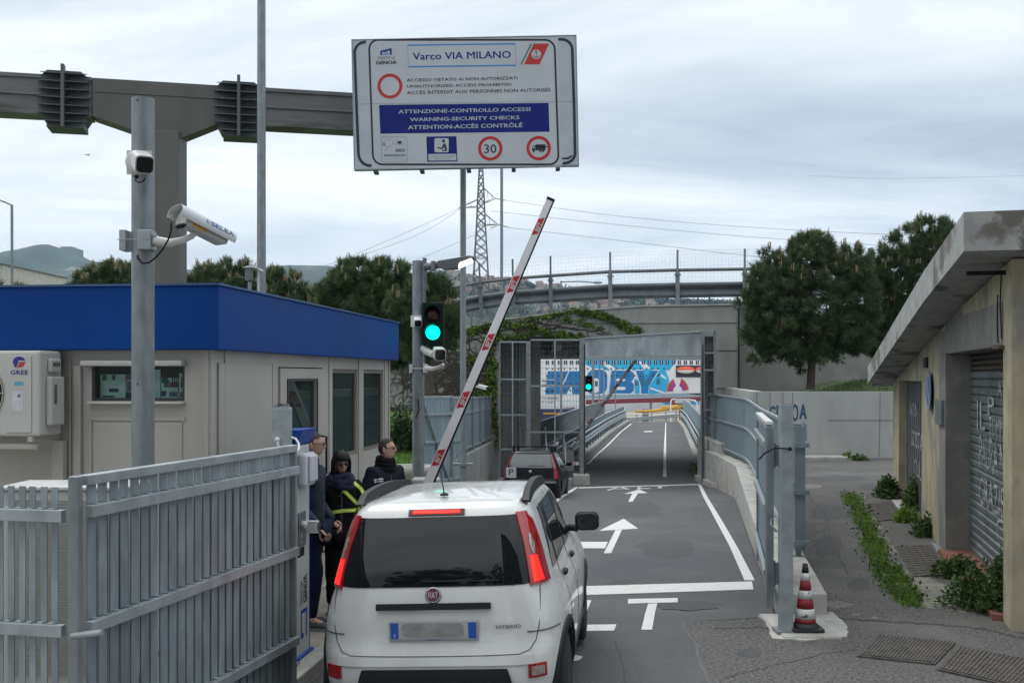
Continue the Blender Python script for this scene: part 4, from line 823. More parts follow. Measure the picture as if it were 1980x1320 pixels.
b = MB(); q = [P(331,431,7.7),P(331,445,7.7),P(326,462,7.72),P(316,480,7.74),P(303,496,7.77),P(288,508,7.79),P(275,509,7.80),P(267,500,7.81),P(265,494,7.83)]; b.tube(q,0.0065,8); part('cable', b, blackm, t)
b = MB(); b.tube([P(300,466,7.82),P(330,470,7.8),P(355,464,7.79),P(372,456,7.8),P(376,450,7.82)],[0.036,0.03,0.024,0.022,0.02],12); b.ell(P(378,450,7.83),(0.028,0.028,0.025),8); part('arm', b, _mats['camera_white'], t)
b = MB(); b.box(PX(277,YP),PX(303,YP),7.77,7.90,PZ(486,YP),PZ(448,YP)); b.box(PX(303,YP),PX(311,YP),7.79,7.86,PZ(478,YP),PZ(456,YP)); part('mount', b, galv_l, t, bev=0.008)
b = MB(); b.box(PX(238,YP),PX(250,YP),7.82,7.95,PZ(486,YP),PZ(447,YP)); b.bar((PX(235,YP),7.81,PZ(466,YP)),(PX(300,YP),7.765,PZ(466,YP)),0.006,0.006); part('clamp', b, galv_l, t)
# ================================================================== BARRIERS
def barrier(p0, p1, wid, Y, zroad, label, n=5, cab=True, tw=0.75):
    t = thing('barrier', label, 'barrier', (p0.x, Y, zroad))
    d = (p1-p0).normalized(); r = Vector((d.z,0,-d.x)); Lb = (p1-p0).length
    def q(s_, w_, y_): return p0 + d*(s_*Lb) + r*(w_*wid*(1-(1-tw)*s_)) + V(0,y_,0)
    def slab(s0,s1,w0,w1,y0,y1,b,mi=0,sk=0):
        b.add([q(s0,w0,y0),q(s0+sk,w1,y0),q(s1+sk,w1,y0),q(s1,w0,y0),q(s0,w0,y1),q(s0+sk,w1,y1),q(s1+sk,w1,y1),q(s1,w0,y1)],[(0,1,2,3),(7,6,5,4),(0,4,5,1),(1,5,6,2),(2,6,7,3),(3,7,4,0)],mi)
    b = MB(); slab(0,1,-0.5,0.33,-0.03,0.03,b); part('arm', b, M('barrier_white',(0.74,0.72,0.74),0.4,0,0.05), t, bev=0.006)
    b = MB(); slab(0,1,0.335,0.5,-0.02,0.02,b); part('rubber_edge', b, blackm, t)
    b = MB(); slab(1,1.008,-0.52,0.5,-0.035,0.035,b); part('end_cap', b, blackm, t)
    for i in range(n):
        s0 = 0.075+i*0.2
        b = MB(); slab(s0,s0+0.055,-0.42,0.2,-0.034,-0.031,b,0,0.012)
        fm = face_frame(q(s0+0.018,-0.30,-0.0355), d, -r); b.M = fm; text(b, 'BFT', 0, 0.10*wid/0.12, -0.05*wid/0.12, 0.0, 0, 1, 0.03); part('red_patch', b, [_mats['sign_red'], whitem], t, recalc=False)
    b = MB(); b.M = None; zc = p0.z
    if cab:
        b.box(p0.x-0.2,p0.x+0.16,Y+0.05,Y+0.4,zroad,zc+0.12); part('cabinet', b, M('cabinet_orange',(0.42,0.42,0.42),0.4), t, bev=0.02)
        b = MB(); b.tube([(p0.x,Y-0.04,zc),(p0.x,Y+0.1,zc)],0.07,14); part('hub', b, galv_d, t)
    return t
barrier(P(824,945,14.1), P(1064,388,14.1), 0.142, 14.1, 0.12, 'raised red and white barrier arm crossing the middle of the picture')
barrier(P(1103,866,45), P(1228,698,45), 0.15, 45, -1.6, 'far raised red and white barrier arm inside the gateway', n=5)
t = traffic_light(1137.5, 742, 43.2, -1.6, 'small far traffic light showing green beside the gateway post')
b = MB(); b.tube([(PX(1128,43.3),43.3,-1.6),(PX(1128,43.3),43.3,2.4)],0.06,10); part('pole', b, galv, t)
# ================================================================== RAMP GUARDRAILS AND FENCES
def wbeam(pts, hb, ht, name, label, side, postsp=2.0, extra=(), fence=None):
    t = thing(name, label, 'guardrail', tuple(pts[0]))
    wv = [(0,0),(0.1,0.05),(0.3,0.06),(0.42,0.0),(0.58,0.0),(0.7,0.06),(0.9,0.05),(1,0)]
    b = MB(); vs = []; k = len(wv)
    for p in pts:
        for fz, oy in wv: vs.append((p.x+side*oy, p.y, p.z+hb+(ht-hb)*fz))
    b.add(vs, [(i*k+j,i*k+j+1,(i+1)*k+j+1,(i+1)*k+j) for i in range(len(pts)-1) for j in range(k-1)],0,True); part('rail_beam', b, galv_l, t, recalc=False)
    for h in extra: b = MB(); b.tube([p+V(0,0,h) for p in pts],0.045,8); part('top_rail', b, M('bright_rail',(0.42,0.45,0.48),0.4,0.4), t)
    for p in pts[:-1]:
        b = MB(); b.bar(p-V(side*0.05,0,0.0), p+V(-side*0.05,0,max([ht]+list(extra))), 0.09, 0.09); part('post', b, galv, t)
    return t
def kline(fx, off, y0, y1, st=2.0, z=0.15):
    n = int((y1-y0)/st); return [V(fx(y0+(y1-y0)*i/n)+off, y0+(y1-y0)*i/n, rz(y0+(y1-y0)*i/n)+z) for i in range(n+1)]
pl_ = kline(xl, -0.22, 43.5, 92)
pl_ += [V(9.2,94.5,rz(94.5)+0.15), V(8.4,97,rz(97)+0.15)]
wbeam(pl_, 0.35, 0.68, 'ramp_guardrail', 'curved bright guardrail on the left edge of the ramp', 1, extra=(0.9,))
wbeam(kline(xr, 0.25, 40.5, 93), 0.35, 0.68, 'ramp_guardrail', 'guardrail on the right edge of the ramp ending at the gateway', -1, extra=(0.95,))
wbeam([V(14.6,95,rz(95)+0.1),V(14.7,97.5,rz(97.5)+0.1),V(14.2,100.5,rz(100.5)+0.1),V(13.2,103,rz(103)+0.1),V(12.0,105,rz(105)+0.1),V(10.5,106.5,rz(106.5)+0.1)], 0.3, 0.62, 'ramp_guardrail', 'guardrail bending across the top of the ramp', -1, extra=(0.85,))
def barfence(pts, h, name, label, sp=0.14, w=0.03, m=galv, top=0.05, z0=0.1):
    t = thing(name, label, 'fence', tuple(pts[0]))
    b = MB()
    for p, q in zip(pts, pts[1:]):
        n = max(1, int((q-p).length/sp))
        for i in range(n): c = p.lerp(q, i/n); b.bar(c+V(0,0,z0), c+V(0,0,h), w, w)
    part('bar_panel', b, m, t, recalc=False)
    for hh_ in (h, z0+0.05):
        b = MB()
        for p, q in zip(pts, pts[1:]): b.bar(p+V(0,0,hh_), q+V(0,0,hh_), top, top)
        part('rail', b, galv_l, t)
    for p in pts: b = MB(); b.bar(p, p+V(0,0,h), 0.07, 0.07); part('post', b, galv, t)
    return t
barfence(kline(xl, -0.42, 46, 92, 3.0), 1.2, 'ramp_fence', 'slatted steel fence behind the left ramp guardrail', 0.2, 0.05, slatr)
barfence([p for p in kline(xl, -1.7, 43.5, 88, 2.6, 0.55)], 1.35, 'walkway_fence', 'grey bar fence of the raised walkway left of the ramp', 0.26, 0.045)
barfence(kline(xr, 0.5, 42.5, 96, 3.0, 0.15), 1.75, 'ramp_fence', 'tall slatted steel fence on the right side of the ramp', 0.16, 0.1, slatr)
b = MB()
for y0, y1 in zip([43.2+i*3 for i in range(15)],[46.2+i*3 for i in range(15)]):
    b.hexa([(xl(y0)-1.75,y0,rz(y0)+0.3),(xl(y0)-0.5,y0,rz(y0)+0.3),(xl(y1)-0.5,y1,rz(y1)+0.3),(xl(y1)-1.75,y1,rz(y1)+0.3),(xl(y0)-1.75,y0,rz(y0)+0.5),(xl(y0)-0.5,y0,rz(y0)+0.5),(xl(y1)-0.5,y1,rz(y1)+0.5),(xl(y1)-1.75,y1,rz(y1)+0.5)])
struct('walkway', b, conc_l)
t = thing('stair', 'small steel stair with handrails behind the black car', 'stair', (1.9,42,-1.6))
b = MB()
for i in range(5): b.box(1.35,2.0,41.0+i*0.3,41.3+i*0.3,-1.6,-1.45+i*0.14)
part('steps', b, galv, t)
for x in (1.32,2.02):
    b = MB(); b.tube([(x,40.9,-1.55),(x,40.9,-0.55),(x,43.0,0.35),(x,43.0,-1.0)],0.028,8); b.tube([(x,40.9,-1.0),(x,43.0,-0.1)],0.018,6); part('handrail', b, galv_l, t)
# ================================================================== PYLON AND WIRES
Yp = 280
py = thing('pylon', 'lattice power pylon rising on the skyline between two thin poles', 'pylon', (PX(930,Yp),Yp,-9))
def pw_(z_px): return interp([(322,5.0),(340,6.5),(387,10.5),(435,13.5),(500,20),(545,23.5),(610,29),(840,48)], z_px)
lv = [300,322,336,350,364,378,392,406,420,435,452,470,486,500,528,560,596,640,700,780,855]
def crn(pyx, i): h = pw_(pyx)*0.62*Yp/F; c = P(930,pyx,Yp); return V(c.x+(h if i in (1,2) else -h), Yp+(h if i > 1 else -h), c.z)
b = MB()
for a, c in zip(lv, lv[1:]):
    for i in range(4): b.bar(crn(a,i), crn(c,i), 0.34, 0.34)
    for i in range(4):
        j = (i+1) % 4; b.bar(crn(a,i), crn(c,j), 0.17, 0.17); b.bar(crn(a,j), crn(c,i), 0.17, 0.17)
        if c in (378,392,435,500): b.bar(crn(c,i), crn(c,j), 0.14, 0.14)
part('lattice_tower', b, M('pylon_steel',(0.11,0.115,0.12),0.6,0.2,0.1), py, recalc=False)
for tip, lo, hi in (((957,383),392,364),((888,402),400,386),((963,434),435,414)):
    b = MB(); T = P(tip[0],tip[1],Yp)
    for i in ((1,2) if tip[0] > 930 else (0,3)): b.bar(crn(lo,i),T,0.16,0.16); b.bar(crn(hi,i),T,0.14,0.14)
    for f in (0.35,0.7): b.bar(crn(lo,1 if tip[0]>930 else 0).lerp(T,f),crn(hi,1 if tip[0]>930 else 0).lerp(T,f),0.09,0.09)
    part('cross_arm', b, _mats['pylon_steel'], py, recalc=False)
insm = M('insulator',(0.5,0.5,0.47),0.3)
for a, c in (((957,383),(975,387)),((957,383),(943,391)),((963,434),(982,439)),((963,434),(950,441)),((888,402),(900,396))):
    b = MB(); b.tube([P(*a,Yp),P(*c,Yp-2)],0.22,6); part('insulator', b, insm, py)
def wire(pts, Ys, r, label):
    q = [P(x,y,Y_) for (x,y),Y_ in zip(pts,Ys)]; out_ = []
    for i in range(len(q)-1):
        p0 = q[max(0,i-1)]; p1 = q[i]; p2 = q[i+1]; p3 = q[min(len(q)-1,i+2)]
        for k_ in range(8): t_ = k_/8; out_.append(0.5*((2*p1)+(p2-p0)*t_+(2*p0-5*p1+4*p2-p3)*t_*t_+(3*p1-p0-3*p2+p3)*t_**3))
    out_.append(q[-1]); b = MB(); b.tube(out_, r, 5); solo('power_line', b, M('wire_grey',(0.22,0.23,0.25),0.6), label, 'cable', tuple(q[0]))
wire([(975,387),(1180,416),(1430,438),(1720,453),(2100,462)], [280]*5, 0.055, 'topmost power line leaving the pylon to the right')
wire([(950,408),(1180,433),(1450,458),(1780,478),(2100,490)], [281]*5, 0.055, 'middle power line leaving the pylon to the right')
wire([(982,440),(1180,463),(1330,481),(1480,497),(1800,520)], [280]*5, 0.055, 'lowest power line leaving the pylon to the right')
wire([(888,403),(800,443),(700,486),(600,524),(400,590)], [280]*5, 0.05, 'upper power line descending left of the pylon over the pines')
wire([(900,397),(820,448),(720,487),(620,522),(420,585)], [284]*5, 0.05, 'power line close beneath the upper left line over the pines')
wire([(916,455),(860,480),(800,505),(700,545)], [280]*4, 0.05, 'short lowest power line left of the pylon')
wire([(2100,338),(1980,340),(1860,343),(1700,345),(1560,340)], [280]*5, 0.03, 'faint high wire at the right of the sky')
# ================================================================== GUARD BOOTH
BC = V(-2.40, 8.63, 0)
BR = face_frame(BC, (0.12,1,0), (0,0,1)); BL = face_frame(BC, (1,-0.12,0), (0,0,1))
def bru(px): k = (px-990)/F; Y = 3.4356/(0.12-k); return (Y-8.63)/0.9929
def brz(px, py): k = (px-990)/F; return CH+(725-py)/F*(3.4356/(0.12-k))
def blu(px): k = (px-990)/F; return (8.63*k+2.40)/(0.9929+0.119*k)
def blz(px, py): u = blu(px); return CH+(725-py)/F*(8.63-0.119*u)
def wall_cells(b, u0, u1, z0, z1, n0, n1, ops, mi=0):
    us = sorted({u0,u1}|{v for o in ops for v in o[:2]}); zs = sorted({z0,z1}|{v for o in ops for v in o[2:]})
    for a, c in zip(us, us[1:]):
        col = [(d,e_) for d, e_ in zip(zs, zs[1:]) if not any(o[0] <= (a+c)/2 <= o[1] and o[2] <= (d+e_)/2 <= o[3] for o in ops)]
        m = []
        for d, e_ in col:
            if m and abs(m[-1][1]-d) < 1e-6: m[-1][1] = e_
            else: m.append([d,e_])
        for d, e_ in m: b.box(a, c, d, e_, n0, n1, mi)
cream = M('booth_cream', (0.42,0.405,0.37), 0.5, 0, 0.07, 1.5, col2=(0.33,0.31,0.27), c2s=1.2, c2t=0.55, c2w=0.3, stretch=(1,1,0.25)); cream2 = M('booth_panel', (0.41,0.395,0.36), 0.5, 0, 0.06, 1.2)
bblue = M('booth_blue', (0.003,0.046,0.235), 0.5, 0, 0.10, 0.8, bump=0.15, bs=200, spec=0.12)
bo = thing('guard_booth', 'cream prefabricated guard booth with a broad blue roof band', 'booth', tuple(BC))
ub = 6.15; ul = -3.3
W1 = (bru(643), bru(691), brz(643,890), brz(643,713)); W2 = (bru(702), bru(741), brz(702,886), brz(702,714))
W2 = (W2[0], W2[1], W1[2], W1[3])
D1 = (bru(538), bru(624), 0.17, brz(538,709))
WL = (blu(176), blu(356), blz(176,775), blz(176,708))
b = MB(); b.M = BR; wall_cells(b, 0.0, ub, 0.15, 2.62, -0.08, 0.0, [W1, W2, D1])
for u0, u1 in ((0.0,0.06),(0.29,0.34),(W1[0]-0.16,W1[0]-0.08),(W1[1]+0.03,W2[0]-0.03),(W2[1]+0.05,W2[1]+0.12),(ub-0.06,ub)): b.box(u0,u1,0.16,2.6,0.0,0.014)
b.M = BL; wall_cells(b, ul, -0.0, 0.15, 2.62, -0.09, -0.01, [WL]); b.box(blu(395),blu(404),0.16,2.6,-0.01,0.01); b.box(blu(176)+0.0,blu(357),blz(176,806),blz(176,812),-0.01,0.004); b.box(blu(174),blu(177),0.2,blz(176,808),-0.01,0.004); b.box(blu(134),blu(138),0.2,2.55,-0.01,0.006)
part('wall', b, cream, bo)
b = MB(); b.M = BR; b.box(bru(421), bru(524), 0.4, brz(421,702), 0.0, 0.012); b.box(bru(421)-0.015, bru(421), 0.4, brz(421,701), 0.0, 0.02); b.box(bru(524), bru(524)+0.02, 0.4, brz(421,701), 0.0, 0.02); part('wall_panel', b, cream2, bo, bev=0.004)
b = MB(); b.M = BL; b.box(blu(181), blu(352), 0.3, blz(176,816), -0.012, 0.0); part('wall_panel', b, cream2, bo, bev=0.004)
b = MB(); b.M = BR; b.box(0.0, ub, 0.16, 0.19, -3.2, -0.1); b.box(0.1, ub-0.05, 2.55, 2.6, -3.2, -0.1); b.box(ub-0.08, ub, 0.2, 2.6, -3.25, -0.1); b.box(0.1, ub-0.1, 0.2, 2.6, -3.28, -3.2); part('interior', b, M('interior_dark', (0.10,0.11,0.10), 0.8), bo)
b = MB(); b.M = BR; b.box(W1[0]+0.2, W1[1]+0.5, 0.2, 0.95, -1.4, -0.7); b.box(W1[0]-1.0, W1[0]-0.3, 0.2, 1.9, -3.0, -2.5); part('desk', b, M('desk_grey', (0.2,0.21,0.2), 0.6), bo)
gl = glassmat('booth_glass', (0.42,0.66,0.62), 0.62)
for i, w in enumerate((W1, W2)):
    b = MB(); b.M = BR; n = 0.045
    for q in ((w[0],w[0]+n,w[2],w[3]),(w[1]-n,w[1],w[2],w[3]),(w[0]+n,w[1]-n,w[2],w[2]+n),(w[0]+n,w[1]-n,w[3]-n,w[3])): b.box(*q, -0.06, -0.02)
    wf = part('window', b, M('frame_brown', (0.20,0.17,0.14), 0.5), bo)
    b = MB(); b.M = BR; b.box(w[0]+n, w[1]-n, w[2]+n, w[3]-n, -0.045, -0.037); part('pane', b, gl, wf)
b = MB(); b.M = BR; g_ = (bru(553), bru(609), 1.30, brz(553,737)); wall_cells(b, D1[0]+0.012, D1[1]-0.012, D1[2]+0.01, D1[3]-0.012, -0.04, 0.018, [g_]); dr = part('door', b, cream, bo)
b = MB(); b.M = BR; b.box(g_[0], g_[1], g_[2], g_[3], -0.02, -0.012); part('pane', b, gl, dr)
b = MB(); b.M = BR; b.box(g_[0]-0.025,g_[0],g_[2],g_[3]+0.025,0.018,0.028); b.box(g_[1],g_[1]+0.025,g_[2],g_[3]+0.025,0.018,0.028); b.box(g_[0],g_[1],g_[3],g_[3]+0.025,0.018,0.028); part('pane_trim', b, M('trim_dark',(0.03,0.03,0.03),0.5), dr)
b = MB(); b.M = BR; hu = bru(618); b.tube([(hu,1.35,0.02),(hu,1.35,0.075),(hu,1.75,0.075),(hu,1.75,0.02)],0.013,8); part('handle', b, blackm, dr)
b = MB(); b.M = BR; hu = bru(538); b.box(hu-0.03,hu+0.05,2.07,2.13,0.02,0.05); b.tube([(hu-0.12,2.1,0.05),(hu+0.08,2.1,0.05)],0.012,8); b.ell((hu+0.09,2.1,0.06),(0.03,0.03,0.02),6); part('hinge', b, galv_d, dr)
# left window with shutter box, sill, papers behind the glass
b = MB(); b.M = BL; w = WL; n = 0.025
for q in ((w[0],w[0]+n,w[2],w[3]),(w[1]-n,w[1],w[2],w[3]),(w[0]+n,w[1]-n,w[2],w[2]+n)): b.box(*q, -0.07, -0.02)
wf = part('window', b, _mats['trim_dark'], bo)
b = MB(); b.M = BL; b.box(w[0]+n,w[1]-n,w[2]+n,w[3],-0.045,-0.04); part('pane', b, glassmat('window_glass', (0.85,0.93,0.91), 0.9), wf)
b = MB(); b.M = BL; b.box(w[0],w[1],w[2]-0.02,w[3]+0.05,-0.30,-0.28,4)
rnd = random.Random(3)
def zpx(x0,x1,y0,y1): return (blu(x0*0.3484), blu(x1*0.3484), blz(x0*0.3484,540+y1*0.3484), blz(x0*0.3484,540+y0*0.3484))
for r_ in ((524,664,527,662),(668,735,530,625),(735,860,500,660),(865,960,545,660),(965,1022,520,660)):
    a = zpx(*r_); b.box(a[0],a[1],a[2],a[3],-0.10,-0.097,0)
for x0,x1,y0,y1,c in ((572,626,606,626,1),(535,560,530,560,2),(590,608,530,558,1),(668,735,532,560,3),(672,730,565,622,5),(665,695,630,650,1),(925,932,540,600,4),(938,945,540,600,4),(950,956,542,600,4),(978,984,540,600,4),(990,997,540,600,1),(868,905,545,575,2),(866,892,620,648,1),(915,960,570,600,3),(975,1010,575,602,1),(700,728,600,618,3),(910,955,625,650,5),(972,1015,625,655,2),(540,600,645,655,2),(880,912,560,600,5)):
    a = zpx(x0,x1,y0,y1); b.box(a[0],a[1],a[2],a[3],-0.097,-0.095,c)
part('posters', b, [M('paper_pale',(0.62,0.70,0.68),0.7,0,0.15,9), M('print_blue',(0.02,0.05,0.16),0.6), M('print_green',(0.05,0.12,0.10),0.6), M('print_red',(0.25,0.08,0.12),0.6), M('print_dark',(0.02,0.02,0.025),0.6), M('print_violet',(0.12,0.10,0.22),0.6)], bo)
b = MB(); b.M = BL; a0, a1 = blu(162), blu(358); z0, z1 = blz(162,708), blz(162,697); b.box(a0,a1,z0,z1,-0.01,0.07); part('shutter_box', b, M('trim_white',(0.50,0.49,0.46),0.4,0,0.03), wf, bev=0.012)
b = MB(); b.M = BL; b.box(blu(173),blu(357),blz(176,780.5),blz(176,775.5),-0.02,0.05); part('sill', b, _mats['trim_white'], wf, bev=0.004)
# roof band with top trim
b = MB(); b.M = BR; b.box(-0.10, ub+0.10, 2.60, 3.105, -3.5, 0.11); part('roof_band', b, bblue, bo, bev=0.008)
b = MB(); b.M = BR; b.box(-0.115, ub+0.115, 3.105, 3.122, -3.515, 0.125); 
for i in range(7): b.lathe([(0.02,0),(0.02,0.012),(0,0.016)], (0.1+i*0.95,3.122,0.06+0*i), 8, axis=(0,1,0))
part('roof_trim', b, M('trim_blue',(0.03,0.09,0.22),0.4), bo)
b = MB(); b.M = BR; b.box(0.0, ub, 0.118, 0.16, -3.3, 0.05); part('base_sill', b, conc_l, bo)
# air conditioner
ac = thing('air_conditioner', 'white wall air conditioner with round red and blue emblem on the booth', 'air conditioner', tuple(BL @ V(-1.4,1.9,0.2)))
acw = M('ac_white', (0.50,0.50,0.47), 0.42, 0, 0.04)
u0, u1, z0, z1, n1_ = -2.10, -1.215, 1.925, 2.59, 0.38
b = MB(); b.M = BL; b.box(u0,u1,z0,z1,0.06,n1_); part('casing', b, acw, ac, bev=0.02)
b = MB(); b.M = BL; b.box(-1.485,u1-0.065,z0+0.03,z1-0.04,n1_+0.001,n1_+0.008); part('front_panel', b, acw, ac, bev=0.006)
b = MB(); b.M = BL; b.box(u1-0.0,u1+0.05,z0+0.08,z1-0.2,0.1,0.30); b.box(u1,u1+0.035,z1-0.17,z1-0.06,0.12,0.28); part('valve_cover', b, acw, ac, bev=0.015)
b = MB(); b.M = BL; b.box(u1+0.036,u1+0.038,z1-0.12,z1-0.09,0.15,0.25); b.box(u1+0.051,u1+0.053,z0+0.25,z0+0.4,0.22,0.26); part('handle_recess', b, galv_d, ac)
b = MB(); b.M = BL
cx = -1.755; cy = 2.26
for i in range(9): b.ring(cx,cy,0.03+i*0.026,0.038+i*0.026,n1_+0.012,0,28)
for i in range(12): a = math.pi*i/6; b.path([(cx+0.02*math.cos(a),cy+0.02*math.sin(a)),(cx+0.25*math.cos(a),cy+0.25*math.sin(a))],0.006,n1_+0.014)
part('fan_grille', b, acw, ac, recalc=False)
b = MB(); b.M = BL; b.disc(cx,cy,0.245,n1_+0.002); part('fan_recess', b, blackm, ac, recalc=False)
b = MB(); b.M = BL; lx, lz = -1.375, 2.50; zf = n1_+0.0095
def s1(px): return (px-990)/250 + 2.40 + 0.0
b.poly([(lx-0.005+0.052*math.cos(R(a)),lz+0.045*math.sin(R(a))) for a in range(0,181,15)],zf,0); b.poly([(lx-0.057,lz),(lx-0.01,lz),(lx-0.03,lz-0.045),(lx-0.045,lz-0.03)],zf,0); b.poly([(lx,lz),(lx+0.047,lz),(lx+0.03,lz-0.035),(lx-0.025,lz-0.045)],zf,1); b.rect(lx-0.01,lx+0.045,lz+0.003,lz+0.012,zf+0.001,2)
text(b, 'GREE', lx-0.075, lx+0.07, lz-0.095, lz-0.062, zf, 0, 0.035)
b.rect(lx-0.045,lx+0.03,lz-0.18,lz-0.15,zf,3); text(b,'Inverter',lx-0.04,lx+0.025,lz-0.175,lz-0.157,zf+0.001,0,0.02) if False else None
b.rect(lx-0.06,lx+0.03,lz-0.38,lz-0.22,zf,4); b.poly([(lx-0.02,lz-0.27),(lx+0.01,lz-0.27),(lx-0.005,lz-0.24)],zf+0.001,5)
part('emblem', b, [M('logo_blue',(0.02,0.03,0.22),0.5,0,0), M('logo_red',(0.5,0.03,0.05),0.5,0,0), acw, M('logo_cyan',(0.12,0.35,0.5),0.5,0,0), M('label_white',(0.55,0.57,0.6),0.5,0,0.1,30), M('label_dark',(0.08,0.08,0.09),0.5)], ac, recalc=False)
b = MB(); b.M = BL; 
for u in (u0+0.1,u1-0.09): b.box(u,u+0.04,z0-0.04,z0-0.001,0.0,0.40); b.box(u,u+0.04,z0-0.35,z0-0.04,0.0,0.04)
b.box(u0,u1-0.05,z0-0.10,z0-0.06,0.3,0.34); part('wall_bracket', b, cream2, ac)
b = MB(); b.M = BL; b.box(u1-0.08,u1+0.02,0.2,z0-0.05,0.0,0.08); b.box(u1+0.08,u1+0.14,1.3,z0+0.55,0.0,0.03); part('pipe_duct', b, cream2, ac, bev=0.006)
# white louvred unit behind the foreground fence
hu_ = thing('heat_pump', 'large white louvred unit standing behind the foreground fence', 'heat pump', (-2.7,6.75,0.1))
b = MB(); b.box(-3.10,-2.36,6.6,7.0,0.5,1.70); part('casing', b, acw, hu_, bev=0.015)
b = MB(); b.box(-3.12,-2.34,6.58,7.02,1.7,1.725); part('lid', b, M('lid_white',(0.55,0.55,0.53),0.35,0,0.03), hu_, bev=0.008)
b = MB()
for i in range(60): b.bar((-3.05,6.594,0.58+i*0.018),(-2.42,6.594,0.575+i*0.018),0.008,0.005)
props(part('louvres', b, cream2, hu_), kind=None)
b = MB(); b.box(-3.08,-3.02,6.62,6.98,0.1,0.5); b.box(-2.44,-2.38,6.62,6.98,0.1,0.5); part('stand', b, galv, hu_)
# planter
pt = thing('planter', 'round pale concrete planter at the end of the booth', 'planter', (PX(792,18),18,0.12))
b = MB(); X0 = PX(792,18); b.lathe([(0.34,0.12),(0.36,0.78),(0.40,0.78),(0.41,0.90),(0.33,0.90),(0.32,0.80)], (X0,18,0), 28); part('bowl', b, conc_l, pt)
b = MB(); b.lathe([(0.325,0.80),(0,0.84)], (X0,18,0), 20); part('soil', b, M('soil_brown',(0.07,0.05,0.035),0.95,0,0.4,20), pt)
# ================================================================== GARAGE BUILDING (right)
GO = V(4.69, 10.19, 0)
GB = face_frame(GO, (-0.2517,-0.968,0), (0,0,1))      # x = -t (towards camera), z outwards to the lane
def gt_(px, d=0.0):    # distance along the wall (away) seen at px on the plane recessed by d
    k = (px-990)/F; X0 = 4.69+0.968*d; Y0 = 10.19-0.2517*d; Y = (X0-0.26*Y0)/(k-0.26); return (Y-Y0)*1.0333
def gz2(px, py, d=0.0): Y = 10.19-0.2517*d + gt_(px, d)/1.0333; return CH+(725-py)/F*Y
plast = M('plaster_yellow', (0.37,0.325,0.225), 0.9, 0, 0.2, 4, bump=0.5, bs=25, col2=(0.235,0.22,0.19), c2s=1.3, c2t=0.50, c2w=0.07, stretch=(1,1,0.6), det=10)
plgrey = M('cement_grey', (0.20,0.195,0.18), 0.9, 0, 0.16, 3, bump=0.4, bs=25, col2=(0.27,0.26,0.24), c2s=1.5, c2t=0.55, c2w=0.1)
ga2 = thing('garage', 'low old garage building with peeling yellow plaster and concrete roof slab', 'building', tuple(GO))
def rtop(t): return interp([(-0.4,3.90),(2.9,3.64),(6.2,3.3),(10.0,2.91),(12.2,2.68),(14.0,2.50)], t)
RT = 0.36
ow = [(-0.0,0),(-0.44,0),(-0.44,2.70),(-4.6,2.70),(-4.6,0),(-7.45,0),(-7.45,2.30),(-11.4,2.30),(-11.4,0),(-12.66,0)]
tp = [(-t, rtop(t)-RT-0.02) for t in (12.66,11,9,7,5,3,1,0)]
b = MB(); b.M = GB; n_ = len(ow)+len(tp); pl2 = ow+tp
b.add([(x,y,0) for x,y in pl2]+[(x,y,-0.33) for x,y in pl2], [tuple(range(n_)), tuple(range(2*n_-1,n_-1,-1))]+[(i,i+n_,(i+1)%n_+n_,(i+1)%n_) for i in range(n_)])
part('wall', b, plast, ga2)
b = MB(); b.M = GB; b.box(-4.602,-4.59,0.0,2.70,-0.33,0.004); b.box(-5.25,-4.6,0,3.0,0.0,0.006); b.box(-4.6,-0.45,2.705,3.12,0.001,0.007); b.box(-4.59,-0.45,2.688,2.70,-0.33,0.0); part('cement_patch', b, plgrey, ga2)
b = MB(); b.box(4.99,9.5,10.19,10.5,0,3.4); b.box(9.5,9.9,10.2,22,0,2.6); b.box(8,11,22.2,22.5,0,2.2); part('end_wall', b, plast, ga2)
b = MB(); b.M = GB
def roofsl(b, a0, a1, dz0, dz1, n0=0.47, n1=-6.5):
    ts = [-0.35,1.5,2.9,4.5,6.2,8,10.0,11.2,12.2,13.2,13.9]
    for t0, t1 in zip(ts, ts[1:]):
        e0 = 1 if t0 < 13 else 0.8; e1 = 1 if t1 < 13.5 else 0.72
        b.add([(-t0,rtop(t0)+dz0,n0*e0),(-t0,rtop(t0)+dz0,n1),(-t1,rtop(t1)+dz0,n1),(-t1,rtop(t1)+dz0,n0*e1),(-t0,rtop(t0)+dz1,n0*e0),(-t0,rtop(t0)+dz1,n1),(-t1,rtop(t1)+dz1,n1),(-t1,rtop(t1)+dz1,n0*e1)],[(4,5,6,7),(0,1,2,3),(0,4,7,3),(1,2,6,5)]+([(0,1,5,4)] if t0 < 0 else [])+([(2,3,7,6)] if t1 > 13.8 else []))
roofsl(b,0,0,-RT,0)
part('roof_slab', b, M('roof_concrete', (0.33,0.335,0.325), 0.88, 0, 0.16, 5, bump=0.6, bs=22, col2=(0.145,0.135,0.115), c2s=0.9, c2t=0.535, c2w=0.05, det=10), ga2)
b = MB(); b.M = GB
for i, t0 in enumerate([0.2+0.5*i for i in range(26)]):
    if False:
        w_ = random.uniform(0.1,0.45); l_ = random.uniform(0.15,0.45); z0 = rtop(t0)-RT-0.003; z1 = rtop(t0+l_)-RT-0.003; nn = random.uniform(0.0,0.3)
        b.add([(-t0,z0,nn),(-t0-l_*0.4,(z0+z1)/2,min(0.44,nn+w_)),(-t0-l_,z1,nn+w_*0.5),(-t0-l_*0.6,(z0+z1)/2,max(0,nn-0.1))],[(0,1,2,3)])
